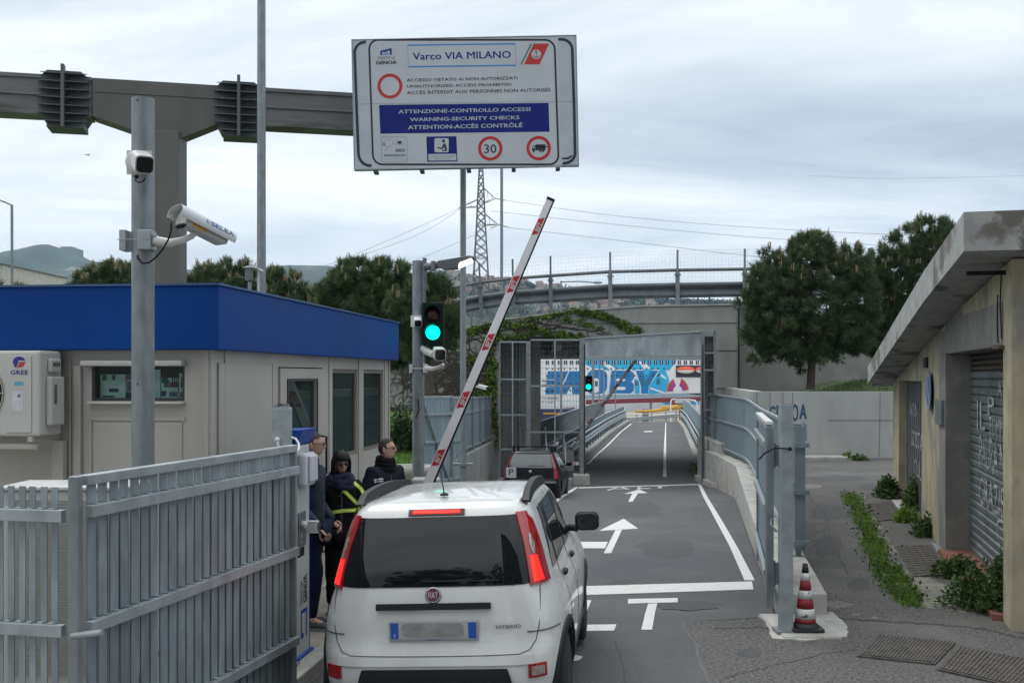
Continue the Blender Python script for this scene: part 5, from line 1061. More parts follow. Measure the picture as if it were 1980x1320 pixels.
#part('spalled_patch', b, M('spall_brown',(0.16,0.14,0.11),0.95,0,0.4,15), ga2, recalc=False)
# roller shutter
shm = M('shutter_grey', (0.15,0.17,0.175), 0.55, 0.2, 0.2, 3, col2=(0.10,0.11,0.11), c2s=2, c2t=0.55)
b = MB(); b.M = GB; zs = np.arange(0.04, 2.36, 0.105)
for z in zs: b.add([(-4.59,z,-0.33),(-0.4,z,-0.33),(-0.4,z+0.02,-0.30),(-4.59,z+0.02,-0.30),(-0.4,z+0.085,-0.29),(-4.59,z+0.085,-0.29),(-0.4,z+0.105,-0.33),(-4.59,z+0.105,-0.33)],[(0,1,2,3),(3,2,4,5),(5,4,6,7)])
sht = part('roller_shutter', b, shm, ga2, recalc=False)
b = MB(); b.M = GB
for z in (2.40,2.47,2.54,2.61,2.67): b.box(-4.59,-0.4,z,z+0.035,-0.33,-0.30)
part('vent_grille', b, M('rust_brown',(0.09,0.055,0.035),0.8,0,0.3,8), sht)
b = MB(); b.M = GB; b.box(-4.59,-0.4,0.0,2.7,-0.36,-0.331); part('shutter_back', b, blackm, sht)
ZG = -0.286
def gtxt(b, tx, x0, x1, y0, y1, bold=0.0, px0=1700, py0=640, sc=2.443, d=0.29, zz_=None, mi=0):
    a0 = -gt_(px0+x0/sc, d); a1 = -gt_(px0+x1/sc, d); pm = px0+(x0+x1)/2/sc
    text(b, tx, a0, a1, gz2(pm, py0+y1/sc, d), gz2(pm, py0+y0/sc, d), ZG if zz_ is None else zz_, mi, bold)
b = MB(); b.M = GB
gtxt(b,'IL',463,502,330,465); gtxt(b,'P',515,545,308,398); gtxt(b,'TOMM',520,590,408,500); gtxt(b,'PAURA N',475,592,505,672); gtxt(b,'GRAZIE',475,592,712,850); gtxt(b,'A',560,582,235,310)
hp = [(600,895),(585,900),(565,895),(556,915),(560,960),(572,1020),(585,1075),(590,1108),(597,1060),(604,1000)]
b.path([(-gt_(1700+x/2.443,0.29), gz2(1700+x/2.443,640+y/2.443,0.29)) for x,y in hp],0.035,ZG)
part('graffiti', b, M('chalk_white',(0.40,0.42,0.42),0.8,0,0.25,20,col2=(0.17,0.19,0.19),c2s=9,c2t=0.5,c2w=0.05), sht, recalc=False)
b = MB(); b.M = GB; b.box(-11.39,-7.46,0.02,2.29,-0.2,-0.15)
for i in range(12): b.box(-11.3+i*0.32,-11.28+i*0.32,0.05,2.25,-0.15,-0.143)
dg = part('garage_door', b, M('door_grey',(0.085,0.09,0.095),0.6,0,0.15,3), ga2)
b = MB(); b.M = GB; ZZ = -0.138
gtxt(b,'NON',145,180,338,402,0.02,d=0.14,zz_=ZZ); gtxt(b,'SOSTA',153,206,475,555,0.02,d=0.14,zz_=ZZ); gtxt(b,'CULO',165,216,615,700,0.02,d=0.14,zz_=ZZ)
part('graffiti', b, _mats['chalk_white'], dg, recalc=False)
b = MB(); b.M = GB; b.box(-4.6,-0.44,0.0,0.06,-0.30,0.1); part('sill', b, M('sill_brick',(0.20,0.085,0.06),0.85,0,0.3,8), ga2)
b = MB(); b.M = GB; c_ = (-gt_(1802), gz2(1802,756)); r0 = 0.29
b.lathe([(r0,0.04),(r0,0.055)], (c_[0],c_[1],0.0), 32); b.disc(c_[0],c_[1],r0-0.002,0.056,1); b.disc(c_[0],c_[1],r0*0.80,0.057,0)
b.poly([(c_[0]-0.19,c_[1]+0.14),(c_[0]-0.14,c_[1]+0.19),(c_[0]+0.19,c_[1]-0.14),(c_[0]+0.14,c_[1]-0.19)],0.058,1)
ps = solo('no_parking_sign', b, [M('faded_blue',(0.04,0.13,0.33),0.5,0,0.15,6), M('faded_grey',(0.34,0.36,0.38),0.5,0,0.1,8)], 'round faded blue no parking sign on the yellow garage wall', 'sign', tuple(GB @ V(c_[0],c_[1],0.05)), recalc=False)
b = MB(); b.M = GB; b.box(-gt_(1815),-gt_(1827),gz2(1820,820),gz2(1820,772),0.0,0.05); mb_ = solo('meter_box', b, galv_d, 'small grey meter box on the garage wall beside the round sign', 'box', tuple(GB @ V(-gt_(1820),2.1,0)), bev=0.008)
b = MB(); b.M = GB; b.box(-gt_(1789),-gt_(1795),gz2(1792,711),gz2(1792,691),0.0,0.03); part('vent', b, blackm, ga2)
b = MB(); b.M = GB; b.box(-0.35,-0.30,3.37,3.41,-0.1,0.35); part('iron_bar', b, blackm, ga2)
b = MB(); b.M = GB; b.tube([(-0.42,3.38,0.02),(-0.45,3.1,0.025),(-0.40,2.75,0.02)],0.007,6); b.tube([(-0.62,3.2,0.02),(-0.64,2.9,0.02),(-0.6,2.72,0.02)],0.007,6); part('wire', b, blackm, ga2)
b = MB(); b.M = GB; b.box(-0.75,-0.36,2.66,2.69,0.0,0.05); part('latch_bar', b, _mats['rust_brown'], ga2)
def gq(pts, z=0.004): return [V(G(x,y).x, G(x,y).y, z) if y > 1183 else V((x-990)/F*(CH*F/(y-725)), CH*F/(y-725), z) for x,y in pts]
def flat(name, pts, m, label, th=0.0, struct_=False, cat='plate'):
    q = gq(pts); b = MB(); n = len(q)
    b.add([(p.x,p.y,0.006+th) for p in q]+[(p.x,p.y,-0.02) for p in q],[tuple(range(n))]+[(i,n+i,n+(i+1)%n,(i+1)%n) for i in range(n)])
    return b, q
def jag(pts, amp, seed=1, n=5):
    r_ = random.Random(seed); o = []
    for i in range(len(pts)):
        a = Vector(pts[i]); c = Vector(pts[(i+1) % len(pts)])
        for j in range(n): o.append(tuple(a.lerp(c, j/n) + Vector((r_.uniform(-amp,amp), r_.uniform(-amp*0.5,amp*0.5)))))
    return o
# stone slabs and concrete strip at the foot of the garage
b,_ = flat('p',[(1800,1047),(1836,1060),(1925,1128),(1886,1142),(1840,1110)],None,''); solo('threshold_slab', b, M('stone_slab',(0.22,0.23,0.24),0.8,0,0.15,4), 'smooth grey stone threshold in front of the roller shutter', 'slab', tuple(GB @ V(-2,0,0.4)), bev=0.01)
b,_ = flat('p',[(1724,966),(1745,964),(1768,992),(1752,1004)],None,''); solo('threshold_slab', b, conc_l, 'pale broken threshold in front of the far garage door', 'slab', tuple(GB @ V(-9,0,0.3)), bev=0.01)
b,_ = flat('p', jag([(1640,975),(1672,960),(1700,1010),(1770,1110),(1830,1130),(1870,1185),(1780,1172),(1735,1120),(1690,1050)],4,2), conc_l, ''); struct('concrete_strip', b, M('strip_concrete',(0.20,0.195,0.17),0.95,0,0.3,6,bump=0.8,bs=30,col2=(0.09,0.09,0.085),c2s=1.5,c2t=0.5,c2w=0.05))
irn = M('cast_iron', (0.085,0.076,0.068), 0.8, 0.1, 0.3, 12, bump=0.6, bs=60)
def plate(pts, label, name='grate', nx=8, ny=0, raised=0.010):
    q = gq(pts); t = thing(name, label, name.replace('_',' '), tuple(sum(q, V(0,0,0))/4))
    b = MB(); b.add([(p.x,p.y,0.016) for p in q]+[(p.x,p.y,-0.03) for p in q],[(0,1,2,3)]+[(i,4+i,4+(i+1)%4,(i+1)%4) for i in range(4)]); part('frame', b, irn, t)
    b = MB(); f = lambda u,v: q[0].lerp(q[1],u).lerp(q[3].lerp(q[2],u),v)
    for i in range(1,nx): a, c = f(i/nx,0.03), f(i/nx,0.97); b.bar((a.x,a.y,0.019),(c.x,c.y,0.019),0.018,raised)
    for i in range(1,ny): a, c = f(0.03,i/ny), f(0.97,i/ny); b.bar((a.x,a.y,0.0185),(c.x,c.y,0.0185),0.018,raised*0.8)
    part('bars', b, irn, t); return t, f
plate([(1672,975),(1722,968),(1745,1003),(1697,1008)], 'small dark iron grate by the far garage door', nx=4, ny=10)
plate([(1728,1056),(1797,1053),(1838,1112),(1768,1115)], 'large dark iron grate in front of the garage pier', nx=5, ny=14)
t, f = plate([(1658,1270),(1808,1286),(1848,1243),(1697,1228)], 'cast iron manhole cover in the foreground asphalt', 'manhole_cover', 22, 16)
b = MB(); o_ = f(0.3,0.35); uu = (f(1,0.5)-f(0,0.5)).normalized(); b.M = Matrix.Translation((o_.x,o_.y,0.026)) @ Matrix.Rotation(math.atan2(uu.y,uu.x),4,'Z'); text(b,'NITIN',0,0.26,0,0.12,0,0,0.03); part('lettering', b, irn, t, recalc=False)
plate([(1812,1296),(1985,1335),(2040,1285),(1850,1250)], 'second iron cover at the lower right corner', 'manhole_cover', 22, 16)
b,_ = flat('p', jag([(1482,1208),(1500,1192),(1560,1188),(1610,1186),(1638,1212),(1640,1232),(1560,1240),(1495,1236)],3,4), conc_l, '', 0.008); struct('concrete_footing', b, conc_l)
b = MB(); q = gq([(1508,1233),(1622,1230),(1590,1192),(1505,1194)]); b.hexa([V(p.x,p.y,-0.05) for p in q]+[V(p.x,p.y,0.10) for p in q]) if False else b.hexa([(2.47,9.86,-0.05),(3.0,9.86,-0.05),(3.02,10.82,-0.05),(2.45,10.82,-0.05),(2.47,9.86,0.03),(3.0,9.86,0.03),(3.02,10.82,0.03),(2.45,10.82,0.03)]); solo('post_footing', b, conc_l, 'square concrete footing carrying the gate post and the traffic cone', 'footing', (2.75,10.2,0), bev=0.02)
# traffic cone
CX, CY = PX(1557,10.13), 10.13
cn = thing('traffic_cone', 'worn red and white striped traffic cone with black base', 'traffic cone', (CX,CY,0.03))
rb = M('cone_black',(0.018,0.018,0.02),0.6,0,0.2,10); cr = M('cone_red',(0.22,0.012,0.02),0.6,0,0.15,14); cw = M('cone_white',(0.58,0.58,0.57),0.55,0,0.1,10,col2=(0.10,0.09,0.09),c2s=14,c2t=0.60,c2w=0.04)
b = MB(); b.prism([(CX+x,CY+y) for x,y in rrect(-0.148,0.148,-0.148,0.148,0.03)],0.03,0.06,0,'z'); b.lathe([(0.128,0.06),(0.118,0.08),(0.098,0.10)],(CX,CY,0),28); part('base', b, rb, cn, bev=0.004)
prof = [(0.165,0.098),(0.235,0.088),(0.31,0.077),(0.395,0.064),(0.46,0.055),(0.545,0.043),(0.59,0.036)]
ms_ = [cr, cw, cr, cw, cr, cw]; nm = ['red_band','white_band']
segs = [(0.165,0.205,cr),(0.205,0.297,cw),(0.297,0.39,cr),(0.39,0.465,cw),(0.465,0.555,cr),(0.555,0.625,cw),(0.625,0.71,rb)]
for z0, z1, m_2 in segs:
    r_ = lambda z: 0.098-(z-0.165)*(0.098-0.022)/(0.71-0.165)
    b = MB(); k_ = 1.0 if m_2 is not cw else 1.02; b.lathe([(r_(z0)*k_,z0),(r_(z1)*k_,z1)]+([(0,z1)] if z1 > 0.7 else []),(CX,CY,-0.065),28); part('cone_band', b, m_2, cn, recalc=True)
# ================================================================== SHIP
YH = 290.0
def hx(zx): return PX(1040+zx/5.824, YH)
def hz_(zy): return PZ(690+zy/5.824, YH)
sp_ = thing('ferry', 'huge white ferry with blue lettering moored beyond the ramp', 'ship', (hx(900),YH+10,-8.5))
sw = M('ship_white',(0.82,0.83,0.84),0.45,0,0.04,0.3); sblue = M('ship_blue',(0.003,0.19,0.50),0.45,0,0.05,0.4); stq = M('ship_turquoise',(0.02,0.45,0.78),0.45,0,0.08,0.4)
b = MB(); b.prism([(PX(900,YH),-8.5),(PX(1700,YH),-8.5),(PX(1740,YH),8),(PX(860,YH),8)], YH, YH+26); part('hull', b, sw, sp_)
b = MB(); b.box(PX(935,YH),PX(1640,YH),YH+1.0,YH+25,8,12.5); b.box(PX(960,YH),PX(1500,YH),YH+3,YH+23,12.5,15.5); part('superstructure', b, sw, sp_)
b = MB(); b.M = face_frame((0,YH-0.06,0),(1,0,0),(0,0,1))
def hp_(pts, mi, z=0.0): b.poly([(hx(x),hz_(y)) for x,y in pts], z, mi)
hp_([(535,-80),(1500,-80),(1560,50),(1480,150),(535,150)],1); hp_([(1085,250),(1145,250),(1145,412),(1095,412)],1,0.012); hp_([(1100,151),(1440,151),(1480,260),(1440,400),(1240,420),(1250,300)],1,0.004)
for q in ([(690,50),(760,50),(900,150),(820,150)],[(1130,50),(1190,50),(1270,130),(1200,140)],[(535,85),(640,140),(535,150)]): hp_(q,2,0.01)
for q in ([(1390,190),(1440,230),(1450,255),(1380,215)],[(1270,340),(1440,400),(1440,418),(1265,362)]): hp_(q,2,0.01)
# letters
hp_([(110,160),(478,160),(478,418),(85,418)],0,0.02); hp_([(345,160),(354,160),(292,310),(278,300)],2,0.03); hp_([(378,318),(388,420),(322,420)],2,0.03); hp_([(186,252),(196,252),(196,418),(186,418)],2,0.03)
for y in (252,312,330): hp_([(60,y),(190,y),(190,y+8),(60,y+8)],2,0.03)
def skew(tx, x0, x1, y0, y1, k_, z, mi, bold):
    text(b, tx, 0,1,0,1,0,mi,bold, fn=lambda a,c: (hx(x0+a*(x1-x0)+k_*c), hz_(y1+(y0-y1)*c), z))
def letter(pts, holes=()):
    cx_ = sum(p[0] for p in pts)/len(pts); cy_ = sum(p[1] for p in pts)/len(pts); hx0 = max(abs(p[0]-cx_) for p in pts); hy0 = max(abs(p[1]-cy_) for p in pts)
    hp_([(cx_+(x-cx_)*(1+13/hx0), cy_+(y-cy_)*(1+13/hy0)) for x,y in pts],2,0.02); hp_(pts,0,0.03)
    for h in holes: hp_(h,2,0.04)
def sup(cx_, cy_, rx, ry, sk=0, n_=3.2): return [(cx_+rx*(abs(math.cos(t))**(2/n_))*(1 if math.cos(t) > 0 else -1)-sk*math.sin(t), cy_+ry*(abs(math.sin(t))**(2/n_))*(1 if math.sin(t) > 0 else -1)) for t in [2*math.pi*i/40 for i in range(40)]]
letter(sup(665,280,118,138,8), [sup(645,322,48,82,4)])
letter([(828,152),(1045,152),(1082,185),(1082,240),(1052,275),(1084,312),(1080,375),(1045,410),(800,410)], [sup(932,258,50,15), sup(930,353,58,18)])
letter([(1102,152),(1188,152),(1212,262),(1272,152),(1358,152),(1248,330),(1240,412),(1165,412),(1160,330)])
hp_([(535,430),(1820,408),(1820,440),(535,468)],3,0.01)
text(b,'MOBY AKI',hx(50),hx(190),hz_(282),hz_(258),0.05,4,0.03); text(b,'NAPOLI',hx(60),hx(150),hz_(322),hz_(302),0.05,4,0.02); text(b,'TTI FERRIES',hx(20),hx(238),hz_(478),hz_(448),0.02,5,0.03); text(b,'M. OLBIA',hx(42),hx(180),hz_(518),hz_(498),0.02,5,0.0)
hp_([(30,615),(30,598),(418,565),(418,592)],6,0.01)
# coloured arcs (plain stand-in beside the letters)
c = (hx(1575),hz_(340))
for a0_, a1_ in ((8,72),(112,178)):
    for r0, r1, m in ((1.3,2.2,7),(2.2,2.8,8),(2.8,3.0,9)): b.ring(c[0],c[1]-1.2,r0,r1,0.03+m*0.002,m,16,a0_,a1_,1.25)
hp_([(1500,500),(1640,500),(1640,536),(1480,536)],8,0.02); hp_([(1640,500),(1820,505),(1820,530),(1640,535)],1,0.02); hp_([(1380,505),(1480,500),(1500,530),(1440,532)],1,0.02)
part('livery', b, [sblue, stq, sw, M('rail_glass',(0.35,0.48,0.58),0.4), M('ship_navy',(0.02,0.04,0.2),0.5), M('ship_grey',(0.2,0.2,0.22),0.5), M('boot_red',(0.20,0.02,0.03),0.5), M('arc_magenta',(0.38,0.04,0.28),0.5), M('arc_red',(0.55,0.05,0.04),0.5), M('arc_pale',(0.5,0.3,0.2),0.5)], sp_, recalc=False)
b = MB(); b.M = face_frame((0,YH-0.12,0),(1,0,0),(0,0,1))
for i in range(26): x = 90+i*67.5; b.rect(hx(x-0),hx(x+36),hz_(85),hz_(40),0,0); b.rect(hx(x+16),hx(x+20),hz_(85),hz_(40),0.01,1)
for row, xs0, xs1 in ((132,100,1480),(212,100,1360),(295,170,460),(378,300,470),(200,1300,1370)):
    x = xs0
    while x < xs1: b.disc(hx(x),hz_(row),0.24,0.02,0,10); x += 66
for x0,x1,y0,y1 in ((80,125,372,395),(145,185,372,395),(640,675,270,330),(1165,1210,245,310),(1225,1270,245,310),(1335,1375,245,310),(980,1005,270,320),(1090,1130,270,320)): b.rect(hx(x0),hx(x1),hz_(y1),hz_(y0),0.02,0 if x0<200 else 2)
part('windows', b, [M('porthole_dark',(0.02,0.05,0.10),0.2), sw, M('door_blue',(0.03,0.16,0.3),0.4)], sp_, recalc=False)
# girder of the dockside gangway with railing, lifeboats
gd = thing('dock_gangway', 'long dark red girder gangway with railing in front of the ferry hull', 'gangway', (hx(900),YH-4,-7))
b = MB(); YG2 = YH-4
b.add([(hx(x),YG2+dy_,hz_(y)) for dy_ in (-0.6,0.6) for x,y in ((530,528),(1900,490),(1900,440),(530,478))],[(0,1,2,3),(7,6,5,4),(0,4,5,1),(1,5,6,2),(2,6,7,3),(3,7,4,0)]); part('girder', b, M('girder_red',(0.23,0.035,0.05),0.6,0,0.1,0.5), gd)
b = MB()
for i in range(38): x = 545+i*36; yy_ = 478-(x-530)*38/1370; b.box(hx(x)-0.05,hx(x)+0.05,YG2-0.72,YG2-0.61,hz_(yy_+46),hz_(yy_+3))
part('stiffeners', b, M('girder_dark',(0.13,0.02,0.03),0.6), gd)
for x in (650,1250,1850): b = MB(); yy_ = 528-(x-530)*38/1370; b.box(hx(x)-0.3,hx(x)+0.3,YG2-0.3,YG2+0.3,-7,hz_(yy_)); part('support', b, galv, gd)
b = MB()
for i in range(48): x = 535+i*28; yy_ = 474-(x-530)*38/1370; b.box(hx(x)-0.03,hx(x)+0.03,YG2-0.6,YG2-0.54,hz_(yy_),hz_(yy_-38))
b.bar((hx(535),YG2-0.57,hz_(436)),(hx(1850),YG2-0.57,hz_(400)),0.08,0.1); part('railing', b, galv_l, gd)
for i, x in enumerate((1660, 1870)):
    t = thing('lifeboat', 'orange topped lifeboat hanging in its recess high on the ferry' if i == 0 else 'second orange lifeboat half hidden by the gateway post', 'lifeboat', (hx(x),YH-0.8,hz_(160)), group='lifeboats of the ferry')
    b = MB(); b.ell((hx(x),YH-0.6,hz_(140)),(hx(x+105)-hx(x),1.2,(hz_(108)-hz_(140))),10); part('canopy', b, M('lifeboat_orange',(0.75,0.10,0.03),0.4,0,0.05), t)
    b = MB(); b.ell((hx(x),YH-0.6,hz_(150)),(hx(x+100)-hx(x),1.25,(hz_(112)-hz_(150))),10); b.v = [(v[0],v[1]-0.05,min(v[2],hz_(150))) for v in b.v]; part('hull', b, sw, t)
b = MB(); b.box(hx(1555),hx(1990),YH-0.15,YH-0.03,hz_(228),hz_(95)); part('boat_recess', b, M('recess_dark',(0.04,0.045,0.06),0.7), sp_)
# harbour clutter between ramp and ship
for i, (px, r, Yh, yt, lb) in enumerate(((1085,0.13,120,655,'grey harbour pole seen through the left cage mesh'),(1146.5,0.16,150,640,'thickest grey harbour pole right of the gateway post'),(1159,0.1,150,650,'thin harbour pole beside the thickest one'),(1167.5,0.09,160,660,'thin harbour pole third from the gateway post'),(1190,0.08,160,660,'thin harbour pole crossing the blue letter'))):
    pole(px, Yh, -7.0, PZ(yt,Yh), r, lb, name='harbour_pole')
yel = M('boom_yellow',(0.55,0.30,0.03),0.5,0,0.1,1)
for q, lb in ((((1228,799),(1262,798.5),(1318,790)), 'long yellow boom lying low behind the top of the ramp'),(((1280,791),(1300,791),(1320,788.5)),'shorter yellow boom just above the longer one')):
    b = MB(); b.tube([P(x,y-4,150) for x,y in q],[0.16,0.22,0.32],8); bx_ = P(q[2][0],q[2][1]-4,150); b.box(bx_.x-0.3,bx_.x+0.3,149.7,150.3,-7,bx_.z); solo('boom', b, yel, lb, 'boom', tuple(P(*q[0],150)))
t = thing('height_frame', 'white tubular frame with a small sign board far down the harbour road', 'sign', (PX(1320,140),140,-7))
b = MB(); b.tube([(PX(1297,140),140,-7)]+[P(x,y,140) for x,y in ((1297,778),(1299,772),(1306,771))],0.08,8); part('post', b, sw, t)
b = MB(); b.tube([(PX(1348,140),140,-7)]+[P(x,y,140) for x,y in ((1348,780),(1344,774),(1335,773))],0.08,8); part('post', b, sw, t)
b = MB(); q = [P(x,y,139.9) for x,y in ((1305,779),(1335,779),(1335,770),(1305,770))]; b.box(q[0].x,q[1].x,139.85,139.95,q[0].z,q[2].z); part('board', b, M('board_pale',(0.5,0.52,0.54),0.5,0,0.15,4), t)
b = MB(); q = [P(x,y,139.8) for x,y in ((1310,783),(1328,783),(1328,779),(1310,779))]; b.box(q[0].x,q[1].x,139.8,139.9,q[0].z,q[2].z); part('lower_board', b, galv_d, t)
t = thing('utility_box', 'tiny dark box on the quay beyond the ramp crest', 'box', tuple(P(1248,797,180)))
b = MB(); p_ = P(1248,797,180); b.box(p_.x-0.5,p_.x+0.5,179.6,180.4,-7,p_.z+0.5); part('cabinet', b, galv_d, t, bev=0.05); b = MB(); b.box(p_.x-0.55,p_.x+0.55,179.55,180.45,p_.z+0.5,p_.z+0.6); part('lid', b, galv, t)
barfence([V(PX(x,125),125,-5.2 if x else 0) for x in (1212,1240,1268,1296,1320)], 2.0, 'yard_fence', 'pale mesh fence behind the crest of the ramp', 0.2, 0.04, M('fence_tan',(0.35,0.33,0.29),0.6))
b = MB(); b.box(PX(1185,200),PX(1310,200),200,200.6,-7,-5.4); solo('jersey_wall', b, conc_l, 'low pale concrete wall across the quay far beyond the ramp', 'wall', (PX(1250,200),200,-7))
# left side quay things seen below the ship through the cage
b = MB(); b.box(PX(1040,130),PX(1115,130),129,131,-7,PZ(790,130)); b.box(PX(1050,130),PX(1112,130),128.9,129,PZ(800,130),PZ(797,130),1); solo('container', b, [M('navy_paint',(0.02,0.03,0.09),0.5,0,0.1), yel], 'low dark blue container behind the walkway fence', 'container', (PX(1080,130),130,-7))
# ================================================================== VEGETATION
def npmesh(name, verts, faces_n, mat, k=3, mats=None, midx=None):
    me = bpy.data.meshes.new(name); nv = len(verts); nf = nv//k
    me.vertices.add(nv); me.vertices.foreach_set('co', verts.astype(np.float32).ravel())
    me.loops.add(nv); me.loops.foreach_set('vertex_index', np.arange(nv, dtype=np.int32))
    me.polygons.add(nf); me.polygons.foreach_set('loop_start', np.arange(0, nv, k, dtype=np.int32))
    try: me.polygons.foreach_set('loop_total', np.full(nf, k, dtype=np.int32))
    except Exception: pass
    for m in (mats or [mat]): me.materials.append(m)
    if midx is not None: me.polygons.foreach_set('material_index', midx.astype(np.int32))
    me.update(calc_edges=True); o = bpy.data.objects.new(name, me); COL.objects.link(o); return o
def nrm(a): return a/np.maximum(1e-9, np.linalg.norm(a, axis=1))[:, None]
def blades(base, dirs, length, width, rs):     # one thin triangle per base/dir
    side = nrm(np.cross(dirs, rs.normal(size=dirs.shape)))
    L_ = length[:, None]; W_ = width[:, None]
    return np.stack([base-side*W_, base+side*W_, base+dirs*L_], 1).reshape(-1, 3)
def leaves(pos, size, rs, up=0.3, asp=0.6):    # small pointed quads
    n = len(pos); d = nrm(rs.normal(size=(n,3))+np.array([0,0,up])); s = nrm(np.cross(d, rs.normal(size=(n,3))))
    S_z = size[:, None]
    return np.stack([pos, pos+d*S_z*0.5+s*S_z*asp*0.5, pos+d*S_z, pos+d*S_z*0.5-s*S_z*asp*0.5], 1).reshape(-1, 3)
pinem = leafmat('pine_needles', (0.066,0.108,0.050), (0.125,0.160,0.072), 1.6)
candm = M('pine_candle', (0.30,0.22,0.13), 0.8, 0, 0.2, 8); barkm = M('pine_bark', (0.085,0.065,0.055), 0.95, 0, 0.3, 14, bump=0.8, bs=40)
def pine(name_label, cx, Y, blobs, base, seed, ntuft=2600, needle=0.20, nn=16, group='pine trees around the underpass', cand=90, trunk_r=0.13, wid=0.0105):
    """blobs: (px,py,rx_px,ry_px) ellipses in the photo turned into ellipsoids at distance Y"""
    rs = np.random.RandomState(seed); s = F/Y
    t = thing('pine_tree', name_label, 'tree', base, group=group)
    C_ = []; Rr = []
    for px, py, rx, ry in blobs: c = P(px,py,Y); C_.append((c.x, Y+rs.uniform(-0.3,0.5)*rx/s*0.6, c.z)); Rr.append((rx/s, rx/s*0.9, ry/s))
    C_ = np.array(C_); Rr = np.array(Rr); vol = (Rr.prod(1))**0.75; idx = rs.choice(len(C_), ntuft, p=vol/vol.sum())
    d = nrm(rs.normal(size=(ntuft,3))); rad = 0.45+0.6*rs.rand(ntuft)**0.6
    bump = 1+0.13*np.sin(d[:,0]*7+seed)*np.sin(d[:,2]*6+idx)+0.1*np.sin(d[:,1]*9)
    pos = C_[idx]+d*Rr[idx]*(rad*bump)[:,None]
    # clumps: pull tufts towards cluster centres so that gaps and lobes appear
    kc = max(20, ntuft//26); cc = pos[rs.choice(ntuft, kc)]
    for a in range(0, ntuft, 500):
        D = ((pos[a:a+500,None,:]-cc[None])**2).sum(2); j = D.argmin(1); pos[a:a+500] = pos[a:a+500]*0.5+cc[j]*0.5
    tdir = nrm(d*0.75+np.array([0,0,0.55])+rs.normal(size=d.shape)*0.25)
    bp = np.repeat(pos, nn, 0); td = np.repeat(tdir, nn, 0)
    along = rs.rand(len(bp))[:,None]*needle*0.8; bd = nrm(td*0.8+rs.normal(size=td.shape)*0.55)
    vs = blades(bp+td*along-bd*0.02, bd, needle*(0.7+0.6*rs.rand(len(bp))), np.full(len(bp), wid), rs)
    # leafy twig core of each tuft
    r0 = rootmat(t).inverted(); off = np.array(r0.translation)
    crown = npmesh('crown', vs+off, 0, pinem); crown.parent = t
    top = rs.choice(np.where((d[:,2] > 0.15) & (rad > 0.8))[0], min(cand, ((d[:,2] > 0.15)&(rad>0.8)).sum()), replace=False)
    b = MB()
    for i in top:
        p = Vector(pos[i])+Vector(tdir[i])*needle*0.5
        for q in range(rs.randint(2,5)): pp = p+Vector((rs.uniform(-0.07,0.07),rs.uniform(-0.07,0.07),0)); b.bar(pp, pp+Vector((0,0,rs.uniform(0.12,0.30))), 0.022, 0.022)
    part('candles', b, candm, crown)
    b = MB(); base_v = Vector(base); cen = Vector(C_[vol.argmax()])
    tr = [base_v, base_v.lerp(cen,0.35)+V(0.05,0,0), base_v.lerp(cen,0.75), cen+V(0,0,0.3)]; b.tube(tr,[trunk_r*1.15,trunk_r,trunk_r*0.8,trunk_r*0.4],10)
    for i in range(len(C_)):
        c = Vector(C_[i]); f = 0.45+0.08*(i%5); st = base_v.lerp(cen,f); b.tube([st, st.lerp(c,0.55)+V(0,0,-0.1), c],[trunk_r*0.45,trunk_r*0.28,0.02],6)
    for k_ in range(26):
        i = rs.randint(len(C_)); c = Vector(C_[i]); e_ = Vector(pos[rs.randint(ntuft)]); b.tube([c.lerp(base_v.lerp(cen,0.7),0.4),c.lerp(e_,0.5)+V(0,0,0.05),e_],[0.035,0.02,0.008],5)
    part('trunk', b, barkm, t); return t
pine('round dark pine standing in the planter above the graffiti wall', 0, 38, [(1568,595,105,108),(1500,600,62,86),(1650,592,48,84),(1570,500,50,52),(1500,540,50,52),(1630,530,52,56),(1470,650,36,48),(1540,662,78,40),(1620,650,60,42),(1470,560,30,40),(1568,470,28,32)], (PX(1567,38),38,1.9), 1, 11000, 0.22, 16, cand=130)
pine('tall dark pine rising behind the garage roof', 0, 40, [(1760,540,80,80),(1790,470,60,45),(1725,560,60,70),(1700,530,45,40),(1830,500,60,70),(1740,640,70,70),(1690,610,45,80)], (PX(1765,40),40,2.0), 2, 8500, 0.22, 15, cand=110)
Lp = 36
pine('low dark pine left of the gantry column', 0, 42, [(190,560,46,46),(235,560,50,48),(280,575,55,60),(160,570,30,28),(215,525,22,20),(250,540,30,25)], (PX(215,42),42,0.9), 3, 3200, 0.22, 14)
pine('brownish low pine at the far left edge behind the booth', 0, 38, [(20,600,55,46),(-40,590,60,50),(70,610,40,30)], (PX(10,38),38,0.9), 4, 2200, 0.22, 14, cand=110)
pine('pine with many pale candles between gantry column and tall pole', 0, 40, [(420,560,60,48),(390,570,50,50),(460,555,52,52),(480,580,50,50),(355,585,50,50)], (PX(425,40),40,0.9), 5, 4000, 0.22, 14, cand=150)
pine('pine with forked top right of the tall pole', 0, 41, [(545,575,50,52),(580,600,42,45),(530,545,22,26),(600,620,50,50)], (PX(555,41),41,0.9), 6, 3000, 0.22, 14)
pine('large pine behind the end of the blue roof', 0, 36, [(700,590,75,75),(660,575,45,50),(740,560,55,55),(765,540,36,38),(690,530,35,30),(790,640,60,60),(740,660,70,50),(645,620,40,40)], (PX(715,36),36,0.9), 7, 9500, 0.21, 15, cand=80)
pine('bushy pine partly hidden by the green traffic light', 0, 33, [(840,600,50,55),(860,640,30,40),(815,650,50,50),(835,555,26,22),(790,590,40,50)], (PX(820,33),33,0.9), 8, 3600, 0.20, 14, cand=40)
